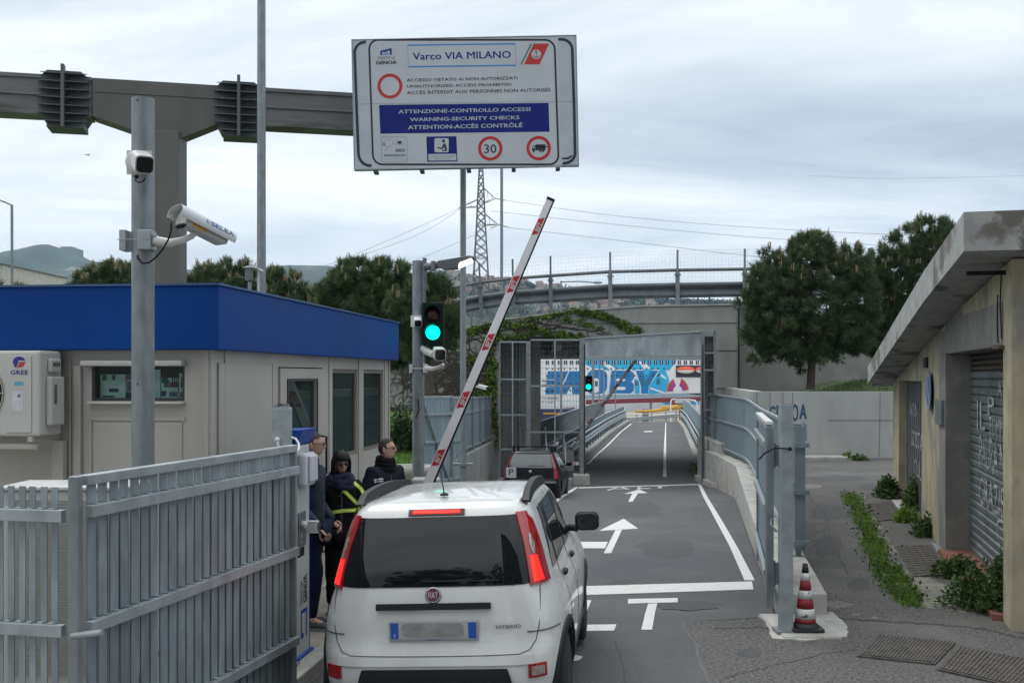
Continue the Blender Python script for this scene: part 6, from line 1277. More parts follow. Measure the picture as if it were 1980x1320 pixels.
# oleander bush behind the planter
def bush(name, label, cat, loc, rad, h, n, size, m, seed, asp=0.5, group=None, up=0.4, stems=10):
    rs = np.random.RandomState(seed); t = thing(name, label, cat, loc, group=group)
    th = rs.rand(n)*2*math.pi; rr = np.sqrt(rs.rand(n))*rad; hh_ = rs.rand(n)**0.8
    lob = 0.75+0.25*np.sin(th*3+seed)+0.12*np.sin(th*7)
    pos = np.stack([rr*np.cos(th)*lob*(1.1-0.4*hh_), rr*np.sin(th)*lob*(1.1-0.4*hh_), h*hh_*(1-0.45*(rr/rad)**2)*(0.8+0.2*np.sin(th*5))], 1)
    o = npmesh('foliage', leaves(pos, size*(0.6+0.8*rs.rand(n)), rs, up, asp), 0, m, 4); o.parent = t
    b = MB()
    for i in range(stems): q = Vector(pos[rs.randint(n)]); b.tube([(q.x*0.2,q.y*0.2,0),q*0.5+V(0,0,0.02),q],[0.008,0.005,0.003],5)
    o2 = mk('stems', b, M('stem_green',(0.07,0.09,0.03),0.8)); o2.parent = t; return t
wd = leafmat('weed_green', (0.06,0.11,0.03), (0.09,0.15,0.04), 3.0); wd2 = leafmat('weed_bright', (0.16,0.27,0.04), (0.20,0.30,0.06), 3.0)
bush('oleander_bush', 'dark narrow leaved bush between booth and traffic light pole', 'bush', (PX(778,26),26,0.35), 0.55, 1.5, 1500, 0.16, leafmat('oleander_leaf',(0.03,0.055,0.022),(0.05,0.08,0.03),2.5), 11, 0.25, up=0.8)
def gp_(px, py): Y = CH*F/(py-725); return ((px-990)/F*Y, Y, 0.0)
for i, (px,py,r,h,n,s_,m,lb) in enumerate(((1716,962,0.32,0.5,700,0.09,wd,'green weed clump at the far corner of the garage'),(1772,985,0.34,0.62,1000,0.08,wd,'dense weed clump at the far garage door jamb'),(1752,1008,0.28,0.25,500,0.08,wd2,'pale low weed clump below the far garage door'),(1800,1036,0.36,0.34,900,0.07,wd,'wide weed clump at the foot of the round sign'),(1855,1117,0.30,0.28,700,0.08,wd,'small weed clump on the grey threshold slab'),(1930,1180,0.55,0.55,4200,0.06,wd,'large leafy weed clump at the lower right of the garage'),(1965,1150,0.3,0.62,1300,0.07,wd,'upright weeds against the near garage corner'),(1640,884,0.4,0.28,600,0.10,wd2,'bright weed clump under the graffiti wall'),(1662,890,0.3,0.16,300,0.09,wd,'smaller weed clump beside the drain slab'),(1815,870,0.3,0.2,200,0.1,wd2,'unseen') ,(1350,905,0.5,0.5,600,0.14,wd,'green weed tuft at the right ramp kerb inside the gateway'))):
    if lb == 'unseen': continue
    loc = gp_(px,py) if px != 1350 else (7.55,43.2,-1.5)
    bush('weed_clump', lb, 'weed', loc, r, h, n, s_, m, 20+i, group='weeds around the garage yard')
# strip of grassy weeds along the yard: uncountable
rs = np.random.RandomState(5)
line = [(1645,960),(1660,985),(1672,1015),(1690,1050),(1702,1090),(1725,1120),(1745,1145),(1758,1168)]
lp = [Vector(gp_(*q)) for q in line]; P_ = []; n = 9000
for i in range(n):
    f = rs.rand()*(len(lp)-1.001); j = int(f); p = lp[j].lerp(lp[j+1], f-j); w = 0.10+0.05*math.sin(f*4.5); P_.append((p.x+rs.normal()*w*0.55, p.y+rs.normal()*w, 0, 0.6+0.5*math.sin(f*6)+0.3*math.sin(f*13)))
P_ = np.array(P_); dd = nrm(rs.normal(size=(n,3))*0.45+np.array([0,0,1])); hh2 = 0.05+0.11*np.clip(P_[:,3],0.2,2)*rs.rand(n)
g = npmesh('weed_strip', blades(P_[:,:3], dd, hh2, np.full(n,0.006), rs), 0, wd2); props(g, 'strip of green weeds running along the crack in the yard asphalt', 'weeds', kind='stuff')
nl = 1900; f = rs.rand(nl)*(len(lp)-1.001); q = np.array([lp[int(a)].lerp(lp[int(a)+1], a-int(a)) for a in f]); q[:,0] += rs.normal(size=nl)*0.09; q[:,1] += rs.normal(size=nl)*0.16; q[:,2] = rs.rand(nl)*0.13*(0.6+0.4*np.sin(f*6))
g = npmesh('weed_leaves', leaves(q, 0.03+0.04*rs.rand(nl), rs, 0.4), 0, wd, 4); props(g, 'leafy weeds growing through the grassy strip in the yard', 'weeds', kind='stuff')
# grass on the bank
n = 22000; xs = rs.uniform(-6,-1.9,n); ysg = rs.uniform(19.7,33,n); zs_ = np.array([bankz(a,c) for a,c in zip(xs,ysg)])
dd = nrm(rs.normal(size=(n,3))*0.35+np.array([0,0,1])); g = npmesh('grass', blades(np.stack([xs,ysg,zs_],1), dd, 0.05+0.07*rs.rand(n), np.full(n,0.008), rs), 0, leafmat('grass_blade',(0.08,0.17,0.02),(0.11,0.20,0.035),2)); props(g, 'bright mown grass on the bank behind the round planter', 'grass', kind='stuff')
n = 9000; xs = rs.uniform(9.6,16,n); ysg = rs.uniform(32,42,n); dd = nrm(rs.normal(size=(n,3))*0.4+np.array([0,0,1]))
zz3 = np.array([SOILZ(a,c) for a,c in zip(xs,ysg)])
g = npmesh('grass', blades(np.stack([xs,ysg,zz3],1), dd, 0.05+0.12*rs.rand(n), np.full(n,0.009), rs), 0, wd); props(g, 'rough grass around the foot of the round pine', 'grass', kind='stuff')
# ivy on the overpass face
iv = thing('ivy', 'green ivy creeping over the overpass face above the gateway', 'plant', (PX(1080,42),41.97,3.5))
ivl = leafmat('ivy_leaf', (0.14,0.22,0.045), (0.09,0.15,0.03), 2.0)
paths = [([(985,628),(1030,630),(1062,645),(1105,655)],7,380),([(1010,618),(1060,612),(1110,620),(1160,634)],6,330),([(1112,602),(1150,606),(1190,618),(1236,641)],9,800),([(1150,604),(1190,622),(1228,644)],8,480),([(1080,640),(1100,648),(1130,648)],6,200),([(962,640),(945,680),(952,720),(958,760)],8,520),([(962,700),(938,745),(955,790),(962,835)],8,500),([(905,640),(940,632),(985,622)],12,450),([(890,700),(930,690),(960,700)],10,260),([(930,660),(1000,650),(1040,640)],8,300),([(905,770),(940,760)],10,160),([(960,840),(966,870)],5,60),([(1050,612),(1100,602),(1140,602)],5,250)]
P2 = []; vb = MB(); rr_ = random.Random(4)
for pts, w, n in paths:
    for i in range(n):
        f = rr_.random()*(len(pts)-1.001); j = int(f); a = pts[j]; c = pts[j+1]; t_ = f-j
        x = a[0]+(c[0]-a[0])*t_+rr_.gauss(0,w*0.36)+4*math.sin(f*9); y = a[1]+(c[1]-a[1])*t_+rr_.gauss(0,w*0.26)+2.5*math.sin(f*14+w); q = P(x,y,42); P2.append((q.x, 41.98-rr_.random()*0.14, q.z))
P2 = np.array(P2); o = npmesh('foliage', leaves(P2, 0.07+0.07*np.random.RandomState(9).rand(len(P2)), np.random.RandomState(9), -0.3, 0.9), 0, ivl, 4); part_inv = rootmat(iv).inverted(); o.data.transform(part_inv); o.parent = iv
def vine(x, y, L_, ang, b, dpt=0):
    pts = [P(x,y,41.975)]
    for i in range(int(L_/7)):
        ang += rr_.gauss(0,0.35); x += 7*math.cos(ang); y += 5.5*math.sin(ang)
        if y < interp([(740,665),(760,663),(890,636),(965,615),(1100,600),(1240,596)], x)+3 or y > 850 or x < 700 or (x > 962 and y > 655) or x > 1260: break
        pts.append(P(x,y,41.975))
        if dpt < 2 and rr_.random() < 0.28: vine(x, y, L_*0.45, ang+rr_.choice((-1,1))*rr_.uniform(0.4,1.2), b, dpt+1)
    if len(pts) > 2: b.tube(pts,[0.015*(0.6**dpt)+0.004]*len(pts),4,caps=False)
for i in range(48): vine(rr_.uniform(760,965), rr_.uniform(640,845), rr_.uniform(90,220), rr_.uniform(-3.14,0.3), vb)
for i in range(9): vine(rr_.uniform(960,1060), rr_.uniform(615,645), 120, rr_.uniform(-0.4,0.3), vb)
part('stems', vb, M('vine_brown',(0.075,0.060,0.05),0.9,0,0.2,5), iv, recalc=False)
# ================================================================== HILLS, TOWN, FAR BUILDING
def ridge(name, prof, Y, depth, m, amp, seed, zb=-20, nx=150, ny=26):
    x0 = prof[0][0]; x1 = prof[-1][0]
    def fn(u, v):
        px = x0+(x1-x0)*u; zr = PZ(interp(prof, px), Y)
        prf = math.sin(min(1.0, v*1.25)*math.pi/2) if v < 0.8 else math.cos((v-0.8)/0.2*math.pi/2)*0.6+0.4
        y = Y-depth+depth*1.25*v; x = PX(px, Y)*(0.9+0.1*min(1,v*1.25))
        n_ = noise.fractal(Vector((x*0.004+seed, y*0.004, 0)), 1.0, 2.0, 5)
        return (x, y, zb+(zr-zb)*prf + n_*amp*math.sin(math.pi*min(1,v*1.2))*(1 if v < 0.75 else 0.3))
    b = MB(); b.grid(fn, nx, ny); struct(name, b, m, recalc=False); return fn
hm = M('hill_green', (0.030,0.052,0.028), 0.95, 0, 0.35, 0.012, col2=(0.085,0.095,0.06), c2s=0.01, c2t=0.55, c2w=0.1)
hm2 = M('hill_town', (0.038,0.055,0.03), 0.95, 0, 0.4, 0.03, col2=(0.12,0.11,0.08), c2s=0.02, c2t=0.52, c2w=0.1)
ridge('hill', [(-900,500),(-400,520),(-150,505),(0,499),(60,505),(85,496),(112,491),(120,488),(148,488),(160,497),(190,510),(260,516),(340,522),(430,530),(540,528),(590,524),(640,522),(700,528),(760,525),(830,540),(900,560),(960,575),(1100,590)], 3400, 1300, hm, 22, 3)
tf = ridge('town_hill', [(760,560),(800,548),(860,538),(900,545),(940,552),(985,552),(1030,561),(1080,566),(1120,572),(1180,582),(1240,587),(1330,589),(1420,594),(1600,612),(1900,640)], 1900, 700, hm2, 6, 9)
ridge('hill', [(1300,625),(1500,640),(1800,650),(2300,660)], 2600, 700, hm, 8, 5)
b = MB(); q = P(135,488,3350); b.box(q.x-40,q.x+30,3340,3380,q.z-12,q.z+10); b.box(q.x-26,q.x+10,3342,3378,q.z+8,q.z+17); solo('hilltop_fort', b, M('far_stone',(0.22,0.21,0.19),0.9), 'flat fort on top of the wooded left hill', 'fort', tuple(q))
b = MB(); q = P(142,523,2900); b.box(q.x-18,q.x+18,2890,2910,q.z-4,q.z+5); b.box(q.x-8,q.x+12,2892,2908,q.z+5,q.z+9); solo('hillside_house', b, M('far_cream',(0.5,0.46,0.38),0.9), 'single pale building on the slope of the left hill', 'building', tuple(q))
b = MB(); q = P(0,527,120); b.box(q.x-8,PX(21,120),118,135,0,PZ(515,120)); b.box(q.x-8.2,PX(21,120)+0.2,117.8,135.2,PZ(515,120),PZ(513.5,120),1); solo('warehouse', b, [M('warehouse_cream',(0.42,0.42,0.38),0.8), M('warehouse_trim',(0.1,0.1,0.1),0.8)], 'pale flat roofed building slice at the far left behind the lamp post', 'building', (q.x,120,0))
rs = random.Random(12); hcol = [((0.48,0.40,0.30),'cream'),((0.46,0.33,0.24),'ochre'),((0.50,0.46,0.40),'pale'),((0.42,0.28,0.22),'pinkish')]; rm = M('roof_tile',(0.20,0.10,0.07),0.9,0,0.2,0.5); wdk = M('far_window',(0.06,0.065,0.07),0.5)
protos = []
for ci, (c, nm_) in enumerate(hcol):
    for hv in (0,1):
        wm = M('wall_'+nm_, c, 0.9, 0, 0.05, 0.2); b = MB(); w_, d_, h_ = 7+hv*4, 5, 6+hv*5
        b.box(-w_/2,w_/2,-d_/2,d_/2,-4,h_,0)
        b.add([(-w_/2-0.3,-d_/2-0.3,h_),(w_/2+0.3,-d_/2-0.3,h_),(w_/2+0.3,d_/2+0.3,h_),(-w_/2-0.3,d_/2+0.3,h_),(-w_/2+1.5,0,h_+1.4),(w_/2-1.5,0,h_+1.4)],[(0,1,5,4),(1,2,5),(2,3,4,5),(3,0,4)],1)
        for i in range(int(w_//2.2)):
            for j in range(int(h_//2.8)): b.box(-w_/2+0.9+i*2.1,-w_/2+1.8+i*2.1,-d_/2-0.05,-d_/2,1+j*2.8,2.6+j*2.8,2)
        me_o = mk('town_house', b, [wm, rm, wdk]); protos.append((me_o.data, nm_, hv)); bpy.data.objects.remove(me_o)
cnt = 0
for k_ in range(2500):
    if cnt >= 210: break
    u = rs.uniform(0.10, 0.56); v = rs.uniform(0.35, 0.80); x, y, z = tf(u, v)
    px = 990+F*x/y; pyy = 725-(z-CH)*F/y
    if not (862 < px < 1345) or pyy > 628: continue
    if px > 1200 and rs.random() < 0.7: continue
    me_, nm_, hv = protos[rs.randrange(len(protos))]
    o = bpy.data.objects.new('town_house', me_); COL.objects.link(o); o.location = (x,y,z-1); o.rotation_euler = (0,0,rs.uniform(-0.5,0.5)); s_ = rs.uniform(0.7,1.2); o.scale = (s_,s_,s_)
    props(o, 'small %s %s on the wooded hill seen through the overpass guardrail' % (nm_, 'apartment block' if hv else 'house'), 'house', 'houses on the hillside'); cnt += 1
rsn = np.random.RandomState(8); pts = []
for k_ in range(2600):
    u = rsn.uniform(0.02,0.9); v = rsn.uniform(0.3,0.83); x,y,z = tf(u,v); pts.append((x,y,z))
pts = np.array(pts); n = len(pts); bp = np.repeat(pts,14,0)+rsn.normal(size=(n*14,3))*np.array([4,4,2.2])+np.array([0,0,2.5])
g = npmesh('hill_trees', leaves(bp, 2.5+2*rsn.rand(len(bp)), rsn, 0.5, 0.9), 0, M('far_foliage',(0.03,0.05,0.025),0.95,0,0.3,0.05), 4); props(g, 'trees mixed between the houses on the town hill', 'trees', kind='stuff')
b = MB(); q = P(170,300,60); wing = [(-0.20,0.012),(-0.13,0.035),(-0.05,0.03),(0,0.0),(0.05,0.035),(0.13,0.045),(0.2,0.02)]
b.add([(q.x+x,60+dy_,q.z+z) for dy_ in (-0.05,0.05) for x,z in wing]+[(q.x+x,60,q.z+z+0.006) for x,z in wing],[(i,i+1,15+i,14+i) for i in range(6)]+[(7+i,14+i,15+i,8+i) for i in range(6)]+[(i,7+i,8+i,i+1) for i in range(6)])
b.ell(q,(0.03,0.16,0.03),6); b.ell(q+V(0.0,-0.15,0.01),(0.02,0.04,0.02),5); solo('seagull', b, M('gull_grey',(0.3,0.3,0.3),0.8), 'distant seagull gliding below the gantry at the left', 'bird', tuple(q))
# ================================================================== CARS
def make_car(name, label, loc, yaw, S):
    """S: dict with tables over height: w half width, yr rear position, yf front position; local x right, y forward, z up"""
    t = thing(name, label, 'car', (0,0,0)); n_e = S.get('n', 7.0)
    sm = lambda tab, z: _sm(tab, z)
    def _sm(tab, z):      # monotone-ish smooth interpolation
        if z <= tab[0][0]: return tab[0][1]
        for i in range(len(tab)-1):
            a, c = tab[i], tab[i+1]
            if z <= c[0]:
                m0 = (tab[i+1][1]-tab[i-1][1])/(tab[i+1][0]-tab[i-1][0]) if i > 0 else (c[1]-a[1])/(c[0]-a[0])
                m1 = (tab[i+2][1]-tab[i][1])/(tab[i+2][0]-tab[i][0]) if i < len(tab)-2 else (c[1]-a[1])/(c[0]-a[0])
                h = c[0]-a[0]; x = (z-a[0])/h
                return (2*x**3-3*x*x+1)*a[1]+(x**3-2*x*x+x)*h*m0+(-2*x**3+3*x*x)*c[1]+(x**3-x*x)*h*m1
        return tab[-1][1]
    w = lambda z: sm(S['w'], z); yr = lambda z: sm(S['yr'], z); yf = lambda z: sm(S['yf'], z)
    def rear(x, z, off=0.0):
        a = w(z); u = min(0.9995, abs(x)/a); L_ = (yf(z)-yr(z))/2; c = (yf(z)+yr(z))/2
        return Vector((x, c-L_*(1-u**n_e)**(1/n_e), z))
    def side(y, z, sgn=1):
        L_ = (yf(z)-yr(z))/2; c = (yf(z)+yr(z))/2; v = min(0.9995, abs(y-c)/L_)
        return Vector((sgn*w(z)*(1-v**n_e)**(1/n_e), y, z))
    def around(a, z, sgn=1):      # a: 0 rear centre .. 1 corner .. 2 side middle
        phi = a*math.pi/4; cx_, sx_ = math.cos(phi), math.sin(phi); m = (abs(cx_)**n_e+abs(sx_)**n_e)**(1/n_e)
        L_ = (yf(z)-yr(z))/2; c = (yf(z)+yr(z))/2
        return Vector((sgn*w(z)*sx_/m, c-L_*cx_/m, z))
    def normal(f, a, z, *k):
        e_ = 0.004; p = f(a,z,*k); du = f(a+e_,z,*k)-p; dv = f(a,z+e_,*k)-p; n = du.cross(dv).normalized(); c = Vector((0, S['cy'], 0.7))
        return n if n.dot(p-c) > 0 else -n
    def patch(b, f, z0, z1, a0, a1, off=0.004, nu=10, nv=10, mi=0, k=(), rim=True):
        """surface patch between curves a0(z), a1(z), lifted by off and closed at its edge"""
        vs = []; us = []
        for j in range(nv+1):
            z = z0+(z1-z0)*j/nv; A = a0(z) if callable(a0) else a0; B = a1(z) if callable(a1) else a1
            for i in range(nu+1):
                a = A+(B-A)*i/nu; nn_ = normal(f,a,z,*k); p = f(a,z,*k); vs.append(p+nn_*off); us.append(p-nn_*0.01)
        q = nu+1; fs = [(j*q+i,j*q+i+1,(j+1)*q+i+1,(j+1)*q+i) for j in range(nv) for i in range(nu)]; b.add(vs, fs, mi, True)
        if rim:
            ed = [i for i in range(q)]+[j*q+nu for j in range(1,nv+1)]+[nv*q+i for i in range(nu-1,-1,-1)]+[j*q for j in range(nv-1,0,-1)]
            m = len(ed); b.add([vs[e_] for e_ in ed]+[us[e_] for e_ in ed], [(i,(i+1)%m,m+(i+1)%m,m+i) for i in range(m)], mi)
        return b
    # body shell from stacked outlines with wheel arches cut out
    zl = S['zs']; NA = 160; rows = []
    for z in zl: rows.append([around(4*8*i/NA/4 if False else 8*i/NA, z) for i in range(NA)] if False else [])
    def outline(z):
        o = []
        for i in range(NA):
            th = 2*math.pi*i/NA; c_, s_ = math.cos(th), math.sin(th); m = (abs(c_)**n_e+abs(s_)**n_e)**(1/n_e)
            o.append(Vector((w(z)*s_/m, (yf(z)+yr(z))/2-(yf(z)-yr(z))/2*c_/m, z)))
        return o
    rows = [outline(z) for z in zl]; vs = [p for r_ in rows for p in r_]; fs = []
    AR = S['arch']
    def inarch(p): return any((p.y-wy)**2+(p.z-wz)**2 < (r_)**2 for wy, wz, r_ in AR) and abs(p.x) > 0.5*w(p.z)
    for j in range(len(zl)-1):
        for i in range(NA):
            q = (j*NA+i, j*NA+(i+1)%NA, (j+1)*NA+(i+1)%NA, (j+1)*NA+i); c = sum((vs[k_] for k_ in q), V(0,0,0))/4
            if not inarch(c): fs.append(q)
    # crowned roof: cap the last outline with shrinking rings
    nb = len(vs); last = rows[-1]; cen = sum(last, V(0,0,0))/NA; rings = 8
    for k_ in range(1, rings+1):
        f_ = 1-k_/rings
        for p in last: q = cen+(p-cen)*f_; vs.append(Vector((q.x,q.y,cen.z+S['crown']*(1-f_**2.2))))
    base_i = nb-NA
    for k_ in range(rings):
        for i in range(NA): fs.append((base_i+k_*NA+i, base_i+k_*NA+(i+1)%NA, base_i+(k_+1)*NA+(i+1)%NA, base_i+(k_+1)*NA+i))
    b = MB(); b.add(vs, fs, 0, True); fs0 = [tuple(range(NA))]; b.add(rows[0], fs0, 1)
    body = part('body', b, [S['paint'], blackm], t)
    # wheels and arches
    for wy, wz, ra in AR:
        for sgn in (1,-1):
            xw = w(0.5)-0.02
            b = MB(); n_ = 28; vs = []
            for i in range(n_+1):
                a = R(-28+236*i/n_); y_ = wy+ra*math.cos(a); z_ = max(zl[0]+0.01, wz+ra*math.sin(a)); y2 = wy+(ra+0.055)*math.cos(a); z2 = max(zl[0]+0.01, wz+(ra+0.055)*math.sin(a))
                p1 = side(y_,z_,sgn); p2 = side(y2,z2,sgn); vs += [Vector((p1.x+sgn*0.018,p1.y,p1.z)), Vector((p2.x+sgn*0.012,p2.y,p2.z)), Vector((p2.x-sgn*0.01,p2.y,p2.z)), Vector((p1.x-sgn*0.30,p1.y,p1.z))]
            b.add(vs, [(i*4+k_, i*4+(k_+1)%4, (i+1)*4+(k_+1)%4, (i+1)*4+k_) for i in range(n_) for k_ in (0,1,3)], 0, True); part('wheel_arch', b, S.get('clad', blackm), t, recalc=False)
            wl = thing('wheel', None, None); del_ = None
            bpy.data.objects.remove(wl)
            r_ = S['wr']; b = MB(); b.lathe([(r_*0.62,0.01),(r_*0.70,0.012),(r_*0.93,0.0),(r_,-0.02),(r_,-0.16),(r_*0.93,-0.18),(r_*0.6,-0.18)], (sgn*xw,wy,r_), 36, axis=(sgn,0,0)); wh = part('wheel', b, rubber, t)
            b = MB(); b.lathe([(0,-0.02),(r_*0.14,-0.02),(r_*0.2,-0.035),(r_*0.24,-0.05)], (sgn*xw,wy,r_), 24, axis=(sgn,0,0)); b.lathe([(r_*0.56,-0.02),(r_*0.63,0.006),(r_*0.66,0.004),(r_*0.62,-0.10)], (sgn*xw,wy,r_), 30, axis=(sgn,0,0))
            for i in range(8): a = math.pi*i/4; b.bar((sgn*(xw-0.03),wy+r_*0.15*math.cos(a),r_+r_*0.15*math.sin(a)),(sgn*(xw-0.015),wy+r_*0.6*math.cos(a),r_+r_*0.6*math.sin(a)),0.05,0.03,up=(1,0,0))
            b.lathe([(r_*0.6,-0.11),(0,-0.11)], (sgn*xw,wy,r_), 24, axis=(sgn,0,0), mi=1); part('rim', b, [S['rim'], blackm], wh)
    return t, body, patch, rear, side, around, w, yr, yf
wpaint = M('panda_white', (0.68,0.685,0.67), 0.28, 0, 0.03, 2.5, coat=0.8, col2=(0.60,0.59,0.56), c2s=1.4, c2t=0.5, c2w=0.3); kpaint = M('punto_black', (0.004,0.005,0.007), 0.3, 0, 0, coat=0.0, spec=0.25)
wclad = M('cladding_dark', (0.016,0.018,0.022), 0.55, 0, 0.1, spec=0.3); seam = M('seam_dark', (0.07,0.07,0.07), 0.7)
cglass = M('car_glass', (0.006,0.008,0.010), 0.03, 0, 0, spec=0.38); lens = M('tail_red', (0.35,0.006,0.012), 0.12, 0, 0.25, 14, coat=0.8); lensb = M('tail_lit', (1.0,0.018,0.012), 0.2, 0, 0, emit=1.15); lensc = M('lens_clear', (0.40,0.33,0.32), 0.1, 0.3, 0.3, 40, coat=0.8)
silv = M('silver', (0.45,0.45,0.46), 0.25, 0.9, 0.05)
SP = dict(n=6.5, cy=1.8, crown=0.045, wr=0.30, rim=silv, paint=wpaint, clad=wclad,
    w=[(0.20,0.76),(0.32,0.80),(0.5,0.822),(0.75,0.818),(0.88,0.785),(0.98,0.742),(1.05,0.722),(1.2,0.685),(1.35,0.643),(1.44,0.607),(1.48,0.575),(1.503,0.53)],
    yr=[(0.20,0.12),(0.30,0.03),(0.42,0.0),(0.58,0.015),(0.66,0.045),(0.80,0.06),(0.98,0.085),(1.1,0.125),(1.25,0.20),(1.38,0.275),(1.45,0.32),(1.48,0.36),(1.503,0.42)],
    yf=[(0.20,3.50),(0.30,3.60),(0.5,3.65),(0.7,3.60),(0.85,3.5),(0.95,3.30),(1.0,2.95),(1.1,2.78),(1.25,2.58),(1.38,2.38),(1.45,2.22),(1.48,2.1),(1.503,1.95)],
    zs=[0.20,0.24,0.28,0.32]+[0.35+0.03*i for i in range(37)]+[1.46,1.48,1.492,1.503], arch=[(0.58,0.31,0.345),(2.88,0.31,0.345)])
pd, body, patch, rear, side, around, w_, yr_, yf_ = make_car('white_car', 'white compact hatchback with lit brake lights seen from behind in the foreground lane', None, 0, SP)
# rear window with rounded lower corners
b = MB(); patch(b, rear, 1.005, 1.425, lambda z: -(0.632-0.22*(z-1.0)), lambda z: 0.632-0.22*(z-1.0), 0.006, 20, 12); rw = part('rear_window', b, cglass, pd)
b = MB(); patch(b, rear, 1.425, 1.468, -0.52, 0.52, 0.006, 16, 3); part('spoiler', b, wpaint, pd, recalc=True)
b = MB(); patch(b, rear, 1.432, 1.462, -0.185, 0.185, 0.02, 12, 2); hl = part('high_brake_light', b, M('tail_dark',(0.10,0.003,0.006),0.2), pd)
b = MB(); patch(b, rear, 1.440, 1.455, -0.155, 0.155, 0.024, 12, 2); part('light_strip', b, lensb, hl)
# tall tail lights wrapping the corners
for sg in (1,-1):
    # parametric in 'around' a; convert lateral x to a
    def a_of_x(x, z): u = min(0.999, x/w_(z)); return math.atan(u)*4/math.pi if u < 1 else 1
    ain = lambda z: a_of_x(0.638-0.22*(z-1.0)+0.012*math.sin((z-1.0)*8), z)
    def aout(z):
        f = (z-0.985)/0.455; return 1.13-0.06*f+0.03*math.sin(f*3) if f < 0.9 else 1.05
    b = MB(); patch(b, around, 0.99, 1.435, ain, aout, 0.012, 12, 16, 0, (sg,)); tl = part('tail_light', b, lens, pd)
    b = MB(); patch(b, around, 1.01, 1.165, lambda z: ain(z)+0.03, lambda z: 1.045-0.15*(z-1.0), 0.016, 6, 6, 0, (sg,)); part('brake_lamp', b, lensb, tl)
    b = MB(); patch(b, around, 1.17, 1.30, lambda z: ain(z)+0.05+0.9*abs(z-1.235)**1.5, lambda z: 1.02-0.9*abs(z-1.235)**1.5, 0.017, 6, 8, 0, (sg,)); part('indicator_lamp', b, lensc, tl)
    # side glazing
    for z0,z1,f0,f1,nm in ((1.03,1.425,lambda z:0.60+0.35*(z-1.0),lambda z:0.86+0.25*(z-1.0),'quarter_window'),(1.03,1.43,lambda z:0.92+0.25*(z-1.0),lambda z:1.62,'rear_door_window'),(1.02,1.43,lambda z:1.70,lambda z:2.62-0.95*(z-1.02),'front_door_window')):
        b = MB(); patch(b, side, z0, z1, f0, f1, 0.005, 8, 10, 0, (sg,)); part(nm, b, cglass, pd)
    for yy_, nm in ((0.89,'rear'),(1.66,'front')):
        b = MB(); patch(b, side, 0.42, 1.03, yy_-0.004, yy_+0.004, 0.002, 1, 10, 0, (sg,)); patch(b, side, 1.03, 1.43, lambda z: yy_-0.03+0.1*(z-1.03)*(nm=='rear'), lambda z: yy_+0.03+0.1*(z-1.03)*(nm=='rear'), 0.007, 2, 8, 0, (sg,)); part('pillar_seam', b, blackg if False else wclad, pd)
    for yy_ in (1.02, 1.80):
        b = MB(); p = side(yy_,0.93,sg); b.ell((p.x+sg*0.012,p.y,p.z),(0.022,0.075,0.025),8); part('door_handle', b, wclad, pd)
    # mirror
    b = MB(); p = side(2.45,1.05,sg); b.tube([p, p+V(sg*0.09,0,-0.01)],0.03,8); q = p+V(sg*0.165,0.0,0.045)
    b.add([q+V(x*k_,y_,z_*k_) for y_,k_ in ((-0.045,0.86),(-0.03,1.0),(0.03,0.97),(0.055,0.75)) for x,z_ in rrect(-0.095,0.095,-0.072,0.078,0.05)],[(i*28+j,i*28+(j+1)%28,(i+1)*28+(j+1)%28,(i+1)*28+j) for i in range(3) for j in range(28)]+[tuple(range(28)),tuple(range(84,112))],0,False); mr = part('mirror', b, wclad, pd); b = MB(); b.add([q+V(x*k_,y_,z_*k_) for y_,k_ in ((0.0,1.05),(0.035,1.02),(0.06,0.8)) for x,z_ in rrect(-0.095,0.095,-0.072,0.078,0.05)],[(i*28+j,i*28+(j+1)%28,(i+1)*28+(j+1)%28,(i+1)*28+j) for i in range(2) for j in range(28)]+[tuple(range(56,84))],0,False); part('mirror_shell', b, wpaint, mr)
    b = MB(); b.prism([(q.x+x,q.z+z_) for x,z_ in rrect(-0.076,0.076,-0.056,0.060,0.038)],q.y-0.048,q.y-0.044); part('mirror_glass', b, M('mirror_glass',(0.05,0.06,0.065),0.05,0.6,0), mr)
    # roof rail
    b = MB(); vs = []; N_ = 26
    for i in range(N_+1):
        f = i/N_; y = 0.52+1.55*f; x = 0.565-0.03*f; zb_ = 1.50+0.038*math.sin(math.pi*min(1,f*1.1+0.05)) ; h = 0.055*min(1,math.sin(math.pi*f)*3.2+0.12)
        for ddx, dz in ((-0.03,0),(-0.022,h),(0.022,h),(0.032,-0.012)): vs.append((sg*(x+ddx), y, zb_-0.012+dz))
    b.add(vs, [(i*4+k_,i*4+(k_+1)%4,(i+1)*4+(k_+1)%4,(i+1)*4+k_) for i in range(N_) for k_ in range(4)]+[(0,1,2,3),(N_*4+3,N_*4+2,N_*4+1,N_*4)],0,False); part('roof_rail', b, wclad, pd)
    # panel gap roof / side
    b = MB(); b.tube([(sg*(0.535-0.02*i/20), 0.44+1.7*i/20, 1.5045+0.012*math.sin(math.pi*i/20)) for i in range(21)],0.004,5); part('roof_seam', b, seam, pd)
    b = MB(); patch(b, side, 0.27, 0.37, 0.92, 2.54, 0.014, 12, 2, 0, (sg,)); part('sill_cladding', b, wclad, pd)
    b = MB(); patch(b, side, 0.62, 0.76, 1.0, 2.3, 0.012, 10, 3, 0, (sg,)) if False else patch(b, side, 0.80, 0.93, 0.62, 0.76, 0.003, 5, 5, 0, (sg,)); part('fuel_flap' if sg > 0 else 'side_plate', b, wpaint, pd)
